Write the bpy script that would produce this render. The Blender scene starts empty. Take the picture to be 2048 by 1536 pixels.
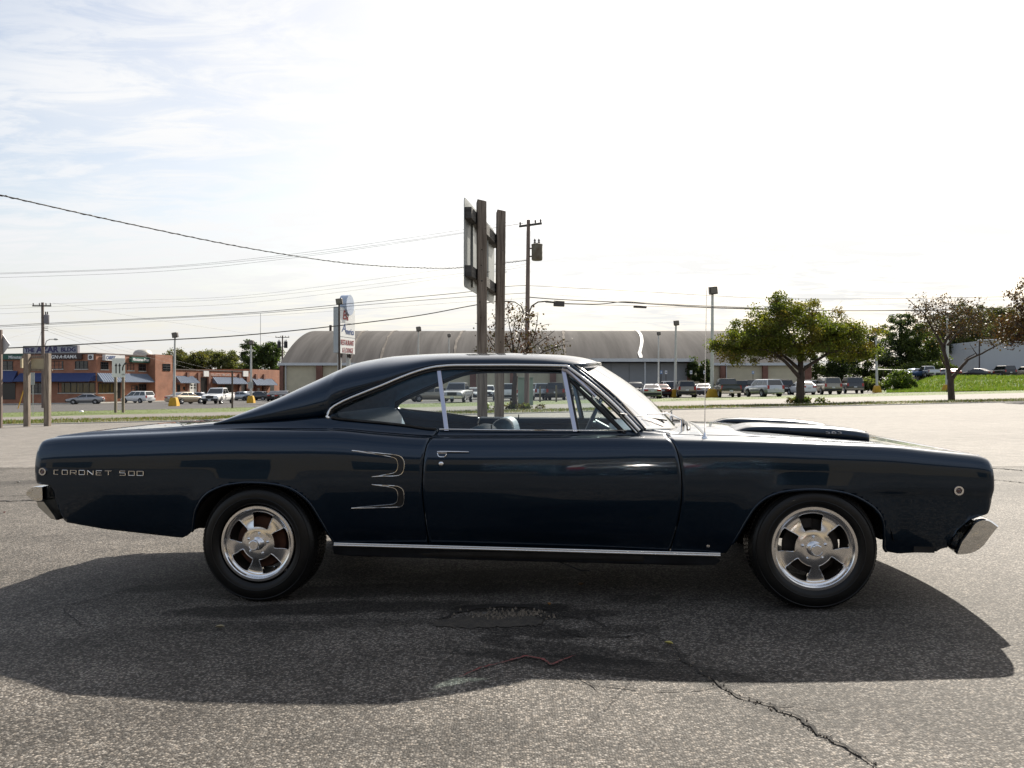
import bpy, bmesh, math, random
import numpy as np
from mathutils import Vector, Matrix, noise as mnoise

random.seed(7)
rng = np.random.default_rng(11)
sc = bpy.context.scene
col = sc.collection
R = math.radians

# ------------------------------------------------------------------ camera
CAM_H = 1.17
FPX = 1607.0
cam_data = bpy.data.cameras.new('camera')
cam_data.sensor_width = 36.0
cam_data.lens = 36.0 * FPX / 2048.0
cam_data.clip_start = 0.05
cam_data.clip_end = 3000
cam = bpy.data.objects.new('camera', cam_data)
cam.location = (0, 0, CAM_H)
cam.rotation_euler = (R(90), 0, 0)
col.objects.link(cam)
sc.camera = cam

# ------------------------------------------------------------------ light
SUN_DIR = Vector((0.50, 1.0, 0.0)).normalized() * math.cos(R(36.5)) + Vector((0, 0, math.sin(R(36.5))))
sun_data = bpy.data.lights.new('sun', 'SUN')
sun_data.energy = 4.7
sun_data.angle = R(0.55)
sun_data.color = (1.0, 0.93, 0.82)
sun = bpy.data.objects.new('sun', sun_data)
sun.rotation_euler = SUN_DIR.to_track_quat('Z', 'Y').to_euler()
sun.location = (20, 40, 60)
col.objects.link(sun)

world = bpy.data.worlds.new('World')
sc.world = world
world.use_nodes = True
nt = world.node_tree
nt.nodes.clear()
out = nt.nodes.new('ShaderNodeOutputWorld')
bg = nt.nodes.new('ShaderNodeBackground')
bg.inputs['Strength'].default_value = 0.118
sky = nt.nodes.new('ShaderNodeTexSky')
sky.sky_type = 'NISHITA'
sky.sun_disc = False
sky.sun_elevation = R(36.5)
sky.sun_rotation = math.atan2(0.50, 1.0)
sky.air_density = 1.0
sky.dust_density = 2.2
sky.ozone_density = 1.2
# thin bright cirrus veil over the whole dome: mixes the sky towards cloud white
tc = nt.nodes.new('ShaderNodeTexCoord')
sep = nt.nodes.new('ShaderNodeSeparateXYZ')
nt.links.new(tc.outputs['Generated'], sep.inputs[0])
def wmath(op, a, b=None, clamp=False):
    n = nt.nodes.new('ShaderNodeMath'); n.operation = op; n.use_clamp = clamp
    for i, v in enumerate((a, b)):
        if v is None: continue
        if isinstance(v, (int, float)): n.inputs[i].default_value = v
        else: nt.links.new(v, n.inputs[i])
    return n.outputs[0]
# project the direction on a flat cloud layer
zz = wmath('MAXIMUM', sep.outputs['Z'], 0.02)
zz = wmath('ADD', zz, 0.10)
cx = wmath('DIVIDE', sep.outputs['X'], zz)
cy = wmath('DIVIDE', sep.outputs['Y'], zz)
comb = nt.nodes.new('ShaderNodeCombineXYZ')
nt.links.new(cx, comb.inputs[0]); nt.links.new(cy, comb.inputs[1])
def wnoise(scale, det, rough, dist, off, rot, sx):
    mp = nt.nodes.new('ShaderNodeMapping')
    mp.inputs['Location'].default_value = off
    mp.inputs['Rotation'].default_value = (0, 0, rot)
    mp.inputs['Scale'].default_value = (sx, 1, 1)
    nt.links.new(comb.outputs[0], mp.inputs[0])
    n = nt.nodes.new('ShaderNodeTexNoise')
    n.inputs['Scale'].default_value = scale; n.inputs['Detail'].default_value = det
    n.inputs['Roughness'].default_value = rough; n.inputs['Distortion'].default_value = dist
    nt.links.new(mp.outputs[0], n.inputs['Vector'])
    return n.outputs['Fac']
n1 = wnoise(0.62, 4, 0.55, 0.6, (3.1, 1.7, 0), R(25), 0.7)
n2 = wnoise(6.5, 7, 0.66, 0.6, (0.3, 5.2, 0), R(-35), 0.45)
def wramp(fac, p0, p1):
    m = nt.nodes.new('ShaderNodeMapRange'); m.interpolation_type = 'SMOOTHSTEP'
    nt.links.new(fac, m.inputs[0]); m.inputs[1].default_value = p0; m.inputs[2].default_value = p1
    return m.outputs[0]
c1 = wramp(n1, 0.36, 0.60)
c2 = wramp(n2, 0.38, 0.62)
cc = wmath('ADD', wmath('MULTIPLY', c1, 0.46), wmath('MULTIPLY', c2, 0.52))
cc = wmath('ADD', cc, 0.14, True)
# the veil opens to clear blue high on the left
gap = wmath('ADD', wmath('MULTIPLY', sep.outputs['X'], -0.8), wmath('MULTIPLY', sep.outputs['Z'], 0.9))
gap = wmath('ADD', gap, wmath('MULTIPLY', wmath('SUBTRACT', n2, 0.5), 0.45))
gap = wramp(gap, 0.66, 0.84)
cc = wmath('MULTIPLY', cc, wmath('SUBTRACT', 1.0, wmath('MULTIPLY', gap, 0.50)))
# brighter towards the sun
dotn = nt.nodes.new('ShaderNodeVectorMath'); dotn.operation = 'DOT_PRODUCT'
dotn.inputs[1].default_value = SUN_DIR
nrm = nt.nodes.new('ShaderNodeVectorMath'); nrm.operation = 'NORMALIZE'
nt.links.new(tc.outputs['Generated'], nrm.inputs[0])
nt.links.new(nrm.outputs[0], dotn.inputs[0])
sunw = wramp(dotn.outputs['Value'], -0.15, 1.0)
cloudcol = nt.nodes.new('ShaderNodeMix'); cloudcol.data_type = 'RGBA'
cloudcol.inputs[6].default_value = (3.0, 3.2, 3.6, 1)
cloudcol.inputs[7].default_value = (4.35, 4.33, 4.27, 1)
nt.links.new(sunw, cloudcol.inputs[0])
mixs = nt.nodes.new('ShaderNodeMix'); mixs.data_type = 'RGBA'
nt.links.new(cc, mixs.inputs[0])
skym = nt.nodes.new('ShaderNodeMix'); skym.data_type = 'RGBA'; skym.blend_type = 'MULTIPLY'; skym.inputs[0].default_value = 1.0
skym.inputs[7].default_value = (0.80, 0.73, 0.66, 1)
nt.links.new(sky.outputs[0], skym.inputs[6])
nt.links.new(skym.outputs[2], mixs.inputs[6])
nt.links.new(cloudcol.outputs[2], mixs.inputs[7])
# pale haze band just over the horizon
hz = wramp(sep.outputs['Z'], 0.0, 0.22)
hzi = wmath('SUBTRACT', 1.0, hz)
hzi = wmath('MULTIPLY', hzi, 0.8)
mixh = nt.nodes.new('ShaderNodeMix'); mixh.data_type = 'RGBA'
nt.links.new(hzi, mixh.inputs[0])
nt.links.new(mixs.outputs[2], mixh.inputs[6])
mixh.inputs[7].default_value = (3.5, 3.46, 3.32, 1)
nt.links.new(mixh.outputs[2], bg.inputs[0])
nt.links.new(bg.outputs[0], out.inputs[0])

sc.view_settings.view_transform = 'Standard'
sc.view_settings.look = 'None'
sc.view_settings.gamma = 1.0
sc.view_settings.use_curve_mapping = False
sc.view_settings.exposure = 1.02
sc.cycles.max_bounces = 8
sc.cycles.transparent_max_bounces = 24
sc.cycles.caustics_reflective = False
sc.cycles.caustics_refractive = False
sc.cycles.use_denoising = True

# ------------------------------------------------------------------ places
def G(x, y):                                   # the whole site is one slightly tilted plane
    return 0.016 * x - 0.0065 * (y - 4.2)
def at(px, Y):                                 # x of a pixel column at distance Y
    return (px - 1024.0) / FPX * Y
def zat(py, Y):
    return CAM_H - (py - 768.0) / FPX * Y
def gp(px, py):                                # point on the ground plane seen at a pixel
    a = (px - 1024.0) / FPX; b = (py - 768.0) / FPX
    Y = (CAM_H - 0.0065 * 4.2) / (b + 0.016 * a - 0.0065)
    return Vector((a * Y, Y, G(a * Y, Y)))

# ------------------------------------------------------------------ object helpers
def tag(o, label=None, cat=None, group=None, kind=None):
    if label: o['label'] = label
    if cat: o['category'] = cat
    if group: o['group'] = group
    if kind: o['kind'] = kind
    return o
def empty(name, loc, rz=0.0):
    o = bpy.data.objects.new(name, None)
    o.empty_display_size = 0.2
    o.location = loc; o.rotation_euler = (0, 0, rz)
    col.objects.link(o)
    return o
def link_mesh(name, me, parent=None, mat=None):
    o = bpy.data.objects.new(name, me)
    if mat is not None and not me.materials: me.materials.append(mat)
    if parent is not None: o.parent = parent
    col.objects.link(o)
    return o
def smooth(me, ang=35):
    me.polygons.foreach_set('use_smooth', [True] * len(me.polygons))
    me.set_sharp_from_angle(angle=R(ang))

class MB:
    def __init__(s): s.v = []; s.f = []; s.mi = []
    def add(s, vs, fs, mi=0):
        o = len(s.v); s.v += [tuple(v) for v in vs]
        s.f += [tuple(i + o for i in f) for f in fs]; s.mi += [mi] * len(fs)
        return s
    def box(s, c, d, rz=0.0, M=None, mi=0):
        x, y, z = d[0] / 2, d[1] / 2, d[2] / 2
        vs = [Vector((sx * x, sy * y, sz * z)) for sz in (-1, 1) for sx, sy in ((-1, -1), (1, -1), (1, 1), (-1, 1))]
        m = M if M is not None else Matrix.Rotation(rz, 3, 'Z')
        vs = [m @ v + Vector(c) for v in vs]
        return s.add(vs, [(3, 2, 1, 0), (4, 5, 6, 7), (0, 1, 5, 4), (1, 2, 6, 5), (2, 3, 7, 6), (3, 0, 4, 7)], mi)
    def tube(s, pts, r, n=6, cap=True, mi=0, flat=None):
        pts = [Vector(p) for p in pts]; m = len(pts)
        rs = r if isinstance(r, (list, tuple)) else [r] * m
        vs = []; prev = None
        for i, p in enumerate(pts):
            t = (pts[min(i + 1, m - 1)] - pts[max(i - 1, 0)])
            if t.length < 1e-9: t = Vector((0, 0, 1))
            t.normalize()
            u = prev if prev is not None else (Vector((0, 0, 1)) if abs(t.z) < 0.9 else Vector((1, 0, 0)))
            u = (u - t * u.dot(t)).normalized(); w = t.cross(u); prev = u
            for k in range(n):
                a = 2 * math.pi * k / n
                vs.append(p + (u * math.cos(a) + w * math.sin(a)) * rs[i])
        fs = []
        for i in range(m - 1):
            for k in range(n):
                k2 = (k + 1) % n
                fs.append((i * n + k, i * n + k2, (i + 1) * n + k2, (i + 1) * n + k))
        if cap:
            fs.append(tuple(range(n - 1, -1, -1))); fs.append(tuple((m - 1) * n + k for k in range(n)))
        return s.add(vs, fs, mi)
    def lathe(s, prof, c=(0, 0, 0), axis='Z', n=24, mi=0, closed=False):
        vs = []; fs = []
        for (r, h) in prof:
            for k in range(n):
                a = 2 * math.pi * k / n
                p = (r * math.cos(a), r * math.sin(a), h)
                if axis == 'Y': p = (p[0], h, p[1])
                if axis == 'X': p = (h, p[0], p[1])
                vs.append((p[0] + c[0], p[1] + c[1], p[2] + c[2]))
        m = len(prof)
        for i in range(m - 1 + (1 if closed else 0)):
            i2 = (i + 1) % m
            for k in range(n):
                k2 = (k + 1) % n
                f = (i * n + k, i * n + k2, i2 * n + k2, i2 * n + k)
                fs.append(f if axis != 'Y' else f[::-1])
        return s.add(vs, fs, mi)
    def prism(s, poly, d0, d1, plane='XZ', mi=0):
        n = len(poly); vs = []
        for d in (d0, d1):
            for (a, b) in poly:
                vs.append({'XZ': (a, d, b), 'XY': (a, b, d), 'YZ': (d, a, b)}[plane])
        fs = [tuple(range(n)), tuple(range(2 * n - 1, n - 1, -1))]
        for k in range(n):
            k2 = (k + 1) % n
            fs.append((k, k + n, k2 + n, k2))
        return s.add(vs, fs, mi)
    def quad(s, a, b, c, d, mi=0): return s.add([a, b, c, d], [(0, 1, 2, 3)], mi)
    def mesh(s, name, mats=(), smooth_angle=None, fix=True):
        me = bpy.data.meshes.new(name)
        me.from_pydata(s.v, [], s.f)
        if any(s.mi): me.polygons.foreach_set('material_index', s.mi)
        for m in (mats if isinstance(mats, (list, tuple)) else [mats]): me.materials.append(m)
        if fix:
            bm = bmesh.new(); bm.from_mesh(me)
            bmesh.ops.recalc_face_normals(bm, faces=bm.faces)
            bm.to_mesh(me); bm.free()
        if smooth_angle: smooth(me, smooth_angle)
        me.update()
        return me
    def build(s, name, mats, parent=None, smooth_angle=None, fix=True, bevel=0.0, segs=2):
        o = link_mesh(name, s.mesh(name, mats, smooth_angle, fix), parent)
        if bevel > 0:
            b = o.modifiers.new('bevel', 'BEVEL'); b.width = bevel; b.segments = segs; b.limit_method = 'ANGLE'; b.angle_limit = R(40)
            o.data.polygons.foreach_set('use_smooth', [True] * len(o.data.polygons))
            b.harden_normals = False
            o.data.set_sharp_from_angle(angle=R(60))
        return o

def copy_tree(o, parent=None):
    c = o.copy(); col.objects.link(c)
    if parent is not None: c.parent = parent
    for ch in list(o.children): copy_tree(ch, c)
    return c

# ------------------------------------------------------------------ materials
def pm(name, color, rough=0.6, metal=0.0, coat=0.0, spec=0.5, var=0.0, vscale=4.0, bump=0.0, bscale=60.0, vdetail=4, stretch=None, color2=None, coat_rough=0.03):
    m = bpy.data.materials.new(name); m.use_nodes = True
    t = m.node_tree; b = t.nodes['Principled BSDF']
    b.inputs['Base Color'].default_value = (*color, 1)
    b.inputs['Roughness'].default_value = rough
    b.inputs['Metallic'].default_value = metal
    b.inputs['Coat Weight'].default_value = coat
    b.inputs['Coat Roughness'].default_value = coat_rough
    b.inputs['Specular IOR Level'].default_value = spec
    if var > 0 or bump > 0 or color2:
        tcn = t.nodes.new('ShaderNodeTexCoord'); vec = tcn.outputs['Object']
        if stretch:
            mp = t.nodes.new('ShaderNodeMapping'); mp.inputs['Scale'].default_value = stretch
            t.links.new(vec, mp.inputs[0]); vec = mp.outputs[0]
        if var > 0 or color2:
            n = t.nodes.new('ShaderNodeTexNoise'); n.inputs['Scale'].default_value = vscale; n.inputs['Detail'].default_value = vdetail
            t.links.new(vec, n.inputs['Vector'])
            mx = t.nodes.new('ShaderNodeMix'); mx.data_type = 'RGBA'
            c2 = color2 if color2 else tuple(min(1, c * (1 + var)) for c in color)
            c1 = color if color2 else tuple(c * (1 - var) for c in color)
            mx.inputs[6].default_value = (*c1, 1); mx.inputs[7].default_value = (*c2, 1)
            mr = t.nodes.new('ShaderNodeMapRange'); mr.inputs[1].default_value = 0.3; mr.inputs[2].default_value = 0.7
            t.links.new(n.outputs['Fac'], mr.inputs[0]); t.links.new(mr.outputs[0], mx.inputs[0])
            t.links.new(mx.outputs[2], b.inputs['Base Color'])
        if bump > 0:
            n2 = t.nodes.new('ShaderNodeTexNoise'); n2.inputs['Scale'].default_value = bscale; n2.inputs['Detail'].default_value = 4
            t.links.new(vec, n2.inputs['Vector'])
            bp = t.nodes.new('ShaderNodeBump'); bp.inputs['Strength'].default_value = bump; bp.inputs['Distance'].default_value = 0.02
            t.links.new(n2.outputs['Fac'], bp.inputs['Height']); t.links.new(bp.outputs[0], b.inputs['Normal'])
    return m
def glass_mat(name, tint, refl=1.0, dust=0.0):
    m = bpy.data.materials.new(name); m.use_nodes = True
    t = m.node_tree; t.nodes.clear()
    o = t.nodes.new('ShaderNodeOutputMaterial'); mx = t.nodes.new('ShaderNodeMixShader')
    tr = t.nodes.new('ShaderNodeBsdfTransparent'); tr.inputs[0].default_value = (*tint, 1)
    gl = t.nodes.new('ShaderNodeBsdfGlossy'); gl.inputs['Roughness'].default_value = 0.01
    fr = t.nodes.new('ShaderNodeFresnel'); fr.inputs[0].default_value = 1.5
    mu = t.nodes.new('ShaderNodeMath'); mu.operation = 'MULTIPLY'; mu.inputs[1].default_value = refl
    t.links.new(fr.outputs[0], mu.inputs[0]); t.links.new(mu.outputs[0], mx.inputs[0])
    t.links.new(tr.outputs[0], mx.inputs[1]); t.links.new(gl.outputs[0], mx.inputs[2])
    last = mx.outputs[0]
    if dust > 0:                                     # thin film of dust on the pane
        df = t.nodes.new('ShaderNodeBsdfDiffuse'); df.inputs[0].default_value = (.75, .8, .78, 1)
        tl = t.nodes.new('ShaderNodeBsdfTranslucent'); tl.inputs[0].default_value = (.75, .8, .78, 1)
        m1 = t.nodes.new('ShaderNodeMixShader'); t.links.new(df.outputs[0], m1.inputs[1]); t.links.new(tl.outputs[0], m1.inputs[2])
        m2 = t.nodes.new('ShaderNodeMixShader'); m2.inputs[0].default_value = dust
        t.links.new(last, m2.inputs[1]); t.links.new(m1.outputs[0], m2.inputs[2]); last = m2.outputs[0]
    t.links.new(last, o.inputs[0])
    return m
def text_mesh(txt, size, depth=0.01, align='LEFT', shear=0.0, bold=0.0):
    cu = bpy.data.curves.new('lettering', 'FONT'); cu.body = txt; cu.size = size; cu.extrude = depth / 2
    cu.align_x = align; cu.shear = shear; cu.offset = bold
    cu.resolution_u = 3
    ob = bpy.data.objects.new('lettering', cu); col.objects.link(ob)
    dg = bpy.context.evaluated_depsgraph_get()
    me = bpy.data.meshes.new_from_object(ob.evaluated_get(dg))
    bpy.data.objects.remove(ob); bpy.data.curves.remove(cu)
    return me
def lettering(txt, size, mat, parent, loc, rot, width=None, height=None, depth=0.01, shear=0.0, bold=0.0, name='lettering'):
    me = text_mesh(txt, size, depth, 'LEFT', shear, bold)
    co = np.empty(len(me.vertices) * 3); me.vertices.foreach_get('co', co); co = co.reshape(-1, 3)
    x0, x1 = co[:, 0].min(), co[:, 0].max(); y0, y1 = co[:, 1].min(), co[:, 1].max()
    co[:, 0] -= x0; co[:, 1] -= y0
    if width: co[:, 0] *= width / (x1 - x0)
    if height: co[:, 1] *= height / (y1 - y0)
    me.vertices.foreach_set('co', co.ravel()); me.materials.clear(); me.materials.append(mat); me.update()
    o = bpy.data.objects.new(name, me); col.objects.link(o); o.parent = parent
    o.location = loc; o.rotation_euler = rot
    return o
def sstep(a, b, x):
    t = min(1, max(0, (x - a) / (b - a))); return t * t * (3 - 2 * t)
def crom(pts, n=6):
    o = []
    for i in range(len(pts) - 1):
        p0, p1, p2, p3 = (np.array(pts[max(i - 1, 0)], float), np.array(pts[i], float), np.array(pts[i + 1], float), np.array(pts[min(i + 2, len(pts) - 1)], float))
        for k in range(n):
            t = k / n
            o.append(tuple(.5 * ((2 * p1) + (-p0 + p2) * t + (2 * p0 - 5 * p1 + 4 * p2 - p3) * t * t + (-p0 + 3 * p1 - 3 * p2 + p3) * t ** 3)))
    o.append(tuple(pts[-1])); return o
# ================================================================== ground, roads, grass
def asphalt_mat(name, cell, lo, hi, tint, stains=(), rough=.62, grain=1.0, patch=(.72, 1.18), pscale=.35):
    m = bpy.data.materials.new(name); m.use_nodes = True
    t = m.node_tree; b = t.nodes['Principled BSDF']; L = t.links
    geo = t.nodes.new('ShaderNodeNewGeometry'); P = geo.outputs['Position']
    def math_(op, a, c=None, clamp=False):
        n = t.nodes.new('ShaderNodeMath'); n.operation = op; n.use_clamp = clamp
        for i, v in enumerate((a, c)):
            if v is None: continue
            if isinstance(v, (int, float)): n.inputs[i].default_value = v
            else: L.new(v, n.inputs[i])
        return n.outputs[0]
    def noise_(scale, det=3, rough_=.55, dist=0.0):
        n = t.nodes.new('ShaderNodeTexNoise'); n.inputs['Scale'].default_value = scale; n.inputs['Detail'].default_value = det
        n.inputs['Roughness'].default_value = rough_; n.inputs['Distortion'].default_value = dist
        L.new(P, n.inputs['Vector']); return n.outputs['Fac']
    def ramp_(v, a, c, d0=0.0, d1=1.0, sm=True):
        n = t.nodes.new('ShaderNodeMapRange'); n.interpolation_type = 'SMOOTHSTEP' if sm else 'LINEAR'
        L.new(v, n.inputs[0]); n.inputs[1].default_value = a; n.inputs[2].default_value = c; n.inputs[3].default_value = d0; n.inputs[4].default_value = d1
        return n.outputs[0]
    # stone aggregate: each cell is one chip of stone
    vo = t.nodes.new('ShaderNodeTexVoronoi'); vo.inputs['Scale'].default_value = cell; vo.inputs['Randomness'].default_value = 1.0
    wob = t.nodes.new('ShaderNodeTexNoise'); wob.inputs['Scale'].default_value = cell * .8; L.new(P, wob.inputs['Vector'])
    add = t.nodes.new('ShaderNodeVectorMath'); add.operation = 'MULTIPLY_ADD'
    L.new(wob.outputs['Color'], add.inputs[0]); add.inputs[1].default_value = (.5 / cell,) * 3; L.new(P, add.inputs[2])
    L.new(add.outputs[0], vo.inputs['Vector'])
    sepc = t.nodes.new('ShaderNodeSeparateColor'); L.new(vo.outputs['Color'], sepc.inputs[0])
    chip = math_('POWER', sepc.outputs[0], 2.3)
    edge = ramp_(vo.outputs['Distance'], .25, .62, 1.0, .35)
    chip = math_('MULTIPLY', chip, edge)
    lum = ramp_(chip, 0, .75, lo, hi, False)
    cr = t.nodes.new('ShaderNodeMix'); cr.data_type = 'RGBA'
    cr.inputs[6].default_value = (tint[0], tint[1], tint[2], 1); cr.inputs[7].default_value = (tint[0] * 1.04, tint[1] * .97, tint[2] * .90, 1)
    L.new(sepc.outputs[1], cr.inputs[0])
    pat = ramp_(noise_(pscale, 6, .6, .6), .30, .70, patch[0], patch[1], False)
    fine = ramp_(noise_(3.1, 5, .65), .3, .7, .80, 1.18, False)
    k = math_('MULTIPLY', math_('MULTIPLY', lum, pat), fine)
    mask = None
    if stains:
        n1 = noise_(2.2, 5, .65, .8); sx = t.nodes.new('ShaderNodeSeparateXYZ'); L.new(P, sx.inputs[0])
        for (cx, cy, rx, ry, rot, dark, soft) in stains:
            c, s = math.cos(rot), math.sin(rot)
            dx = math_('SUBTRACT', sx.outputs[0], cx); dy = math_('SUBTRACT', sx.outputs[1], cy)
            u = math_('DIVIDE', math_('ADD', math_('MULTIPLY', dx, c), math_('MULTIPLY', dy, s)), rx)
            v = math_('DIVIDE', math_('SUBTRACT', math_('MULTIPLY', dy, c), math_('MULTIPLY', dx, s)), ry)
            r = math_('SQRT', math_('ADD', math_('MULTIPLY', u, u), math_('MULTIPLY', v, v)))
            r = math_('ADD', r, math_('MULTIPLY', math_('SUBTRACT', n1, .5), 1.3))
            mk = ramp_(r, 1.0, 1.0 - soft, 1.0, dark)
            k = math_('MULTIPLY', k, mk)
    mul = t.nodes.new('ShaderNodeVectorMath'); mul.operation = 'SCALE'
    L.new(cr.outputs[2], mul.inputs[0]); L.new(k, mul.inputs['Scale'])
    L.new(mul.outputs[0], b.inputs['Base Color'])
    b.inputs['Roughness'].default_value = rough
    b.inputs['Specular IOR Level'].default_value = .28
    bp = t.nodes.new('ShaderNodeBump'); bp.inputs['Strength'].default_value = .55 * grain; bp.inputs['Distance'].default_value = .006
    hgt = math_('ADD', math_('MULTIPLY', vo.outputs['Distance'], -1.0), math_('MULTIPLY', sepc.outputs[2], .5))
    L.new(hgt, bp.inputs['Height']); L.new(bp.outputs[0], b.inputs['Normal'])
    return m
ST = []
def stain(px, py, rx, ry, rot, dark, soft=.5):
    p = gp(px, py); ST.append((p.x, p.y, rx, ry, rot, dark, soft))
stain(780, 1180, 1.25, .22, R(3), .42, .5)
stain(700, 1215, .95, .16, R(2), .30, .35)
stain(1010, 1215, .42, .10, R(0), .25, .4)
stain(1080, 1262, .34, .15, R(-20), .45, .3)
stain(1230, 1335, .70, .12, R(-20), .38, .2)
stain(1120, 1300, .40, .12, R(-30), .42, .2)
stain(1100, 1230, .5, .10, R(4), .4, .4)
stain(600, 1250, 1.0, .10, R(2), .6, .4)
stain(1620, 1215, .45, .10, R(2), .5, .5)
stain(300, 1440, 1.0, .22, R(6), .74, .5)
stain(1800, 1430, .9, .3, R(-10), .78, .5)
stain(900, 1480, .8, .18, R(-4), .76, .5)
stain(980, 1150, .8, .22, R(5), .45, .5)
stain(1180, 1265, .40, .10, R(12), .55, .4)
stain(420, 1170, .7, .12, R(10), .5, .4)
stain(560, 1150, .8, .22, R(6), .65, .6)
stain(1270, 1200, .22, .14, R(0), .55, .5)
stain(1430, 1330, .50, .07, R(-40), .68, .4)
stain(40, 965, 1.9, .30, R(2), .58, .4)
stain(150, 1075, .9, .25, R(2), .78, .5)
stain(2010, 948, 2.2, .35, R(4), .62, .4)
stain(820, 1330, 1.2, .35, R(4), .82, .5)
stain(250, 1290, 1.4, .30, R(4), .80, .5)
M_LOT = asphalt_mat('aggregate_asphalt', 112, .046, .315, (1.0, .925, .83), ST, .78, 1.0, (.62, 1.22), .42)
M_ROAD = asphalt_mat('worn_road_asphalt', 60, .145, .27, (1.0, .945, .87), (), .84, .5, (.88, 1.10), .22)
M_FARLOT = asphalt_mat('far_lot_asphalt', 40, .05, .14, (1.0, .97, .95), (), .85, .3, (.85, 1.12), .12)
M_CONC = pm('concrete_kerb', (.50, .48, .43), .75, var=.15, vscale=3)
M_SOIL = pm('dry_soil', (.13, .095, .06), .9, color2=(.09, .10, .035), vscale=3, bump=.3, bscale=14)
M_TURF = pm('short_turf', (.075, .105, .016), .9, color2=(.105, .13, .03), vscale=1.2, bump=.3, bscale=20)

def sheet(name, pts, dz, mat, kind='structure'):
    m = MB(); vs = [(p.x, p.y, G(p.x, p.y) + dz) for p in pts]
    m.add(vs, [tuple(range(len(vs)))])
    o = m.build(name, mat); o['kind'] = kind; return o
m = MB(); m.quad((-420, -70, G(-420, -70)), (420, -70, G(420, -70)), (420, 1100, G(420, 1100)), (-420, 1100, G(-420, 1100)))
tag(m.build('ground', M_LOT), kind='structure')

def line(y0, y1): return lambda px: y0 + (y1 - y0) * px / 2048.0
L0 = line(937, 934); L1 = line(851, 804); L2 = line(844, 799); L3 = line(835, 786); L4 = line(826, 781)
PXA, PXB = -700, 2750
def strip_pts(la, lb, n=24):
    pa = [gp(px, la(px)) for px in np.linspace(PXA, PXB, n)]; pb = [gp(px, lb(px)) for px in np.linspace(PXB, PXA, n)]
    return pa + pb
sheet('near_road', strip_pts(L0, L1), .004, M_ROAD)
sheet('far_road', strip_pts(L2, L3), .004, M_ROAD)
# the wide lots and verges beyond the second grass strip
m = MB(); e = [gp(px, L4(px)) for px in np.linspace(PXA, PXB, 24)]
far = [Vector((330, 420, 0)), Vector((-330, 420, 0))]
sheet('far_parking_lot', e + far, .004, M_FARLOT)

def bank_strip(name, la, lb, mat, hgt, n=60, rows=6):
    vs = []; fs = []
    for i, px in enumerate(np.linspace(PXA, PXB, n)):
        a, b2 = gp(px, la(px)), gp(px, lb(px))
        for k in range(rows + 1):
            t = k / rows; p = a.lerp(b2, t)
            up = hgt * math.sin(math.pi * min(1, max(0, t))) ** .6
            vs.append((p.x, p.y, G(p.x, p.y) + .006 + up * (.8 + .4 * mnoise.noise(Vector((p.x * .3, p.y * .3, 0))))))
    for i in range(n - 1):
        for k in range(rows):
            a = i * (rows + 1) + k; fs.append((a, a + rows + 1, a + rows + 2, a + 1))
    mm = MB().add(vs, fs); o = mm.build(name, mat, smooth_angle=60); o['kind'] = 'structure'; return o
bank_strip('median_verge', L1, L2, M_SOIL, .07)
bank_strip('roadside_verge', L3, L4, M_TURF, .04)

def blades(name, regions, label, cols, seed):
    """short grass: many small leaning triangles scattered over ground strips, one object"""
    r = np.random.default_rng(seed); V = []; C = []
    for (la, lb, pxa, pxb, n, h0, h1, t0, t1) in regions:
        px = r.uniform(pxa, pxb, n); t = r.uniform(t0, t1, n)
        for i in range(n):
            a, b2 = gp(px[i], la(px[i])), gp(px[i], lb(px[i])); p = a.lerp(b2, t[i])
            if r.random() > .35 + .65 * (mnoise.noise(Vector((p.x * .9, p.y * .9, 3))) * .5 + .5) * 1.6: continue
            h = r.uniform(h0, h1) * (.7 + .6 * (mnoise.noise(Vector((p.x * .5, p.y * .5, 9))) * .5 + .5)); w = h * r.uniform(.10, .22); an = r.uniform(0, 6.28)
            lx, ly = r.normal(0, .35 * h, 2); z = G(p.x, p.y) + .03
            V += [(p.x - w * math.cos(an), p.y - w * math.sin(an), z), (p.x + w * math.cos(an), p.y + w * math.sin(an), z), (p.x + lx, p.y + ly, z + h)]
            c = cols[int(r.integers(len(cols)))]; k = r.uniform(.7, 1.3); C += [(c[0] * k, c[1] * k, c[2] * k, 1)] * 3
    me = bpy.data.meshes.new(name); me.from_pydata(V, [], [(i, i + 1, i + 2) for i in range(0, len(V), 3)])
    at_ = me.color_attributes.new('tint', 'FLOAT_COLOR', 'POINT'); at_.data.foreach_set('color', np.array(C, 'f').ravel())
    me.materials.append(leaf_mat('grass_blade', .35)); o = link_mesh(name, me); o['kind'] = 'stuff'; o['label'] = label; return o
_lm = {}
def leaf_mat(name, trans=.45):
    if name in _lm: return _lm[name]
    m = bpy.data.materials.new(name); m.use_nodes = True; t = m.node_tree; t.nodes.clear()
    o = t.nodes.new('ShaderNodeOutputMaterial'); at_ = t.nodes.new('ShaderNodeAttribute'); at_.attribute_name = 'tint'
    d = t.nodes.new('ShaderNodeBsdfPrincipled'); d.inputs['Roughness'].default_value = .55; d.inputs['Specular IOR Level'].default_value = .3
    tr = t.nodes.new('ShaderNodeBsdfTranslucent')
    g = t.nodes.new('ShaderNodeMix'); g.data_type = 'RGBA'; g.blend_type = 'MULTIPLY'; g.inputs[0].default_value = 1
    g.inputs[7].default_value = (1.5, 1.45, .7, 1)
    mx = t.nodes.new('ShaderNodeMixShader'); mx.inputs[0].default_value = trans
    t.links.new(at_.outputs['Color'], d.inputs['Base Color']); t.links.new(at_.outputs['Color'], g.inputs[6]); t.links.new(g.outputs[2], tr.inputs[0])
    t.links.new(d.outputs[0], mx.inputs[1]); t.links.new(tr.outputs[0], mx.inputs[2]); t.links.new(mx.outputs[0], o.inputs[0])
    _lm[name] = m; return m
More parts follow.
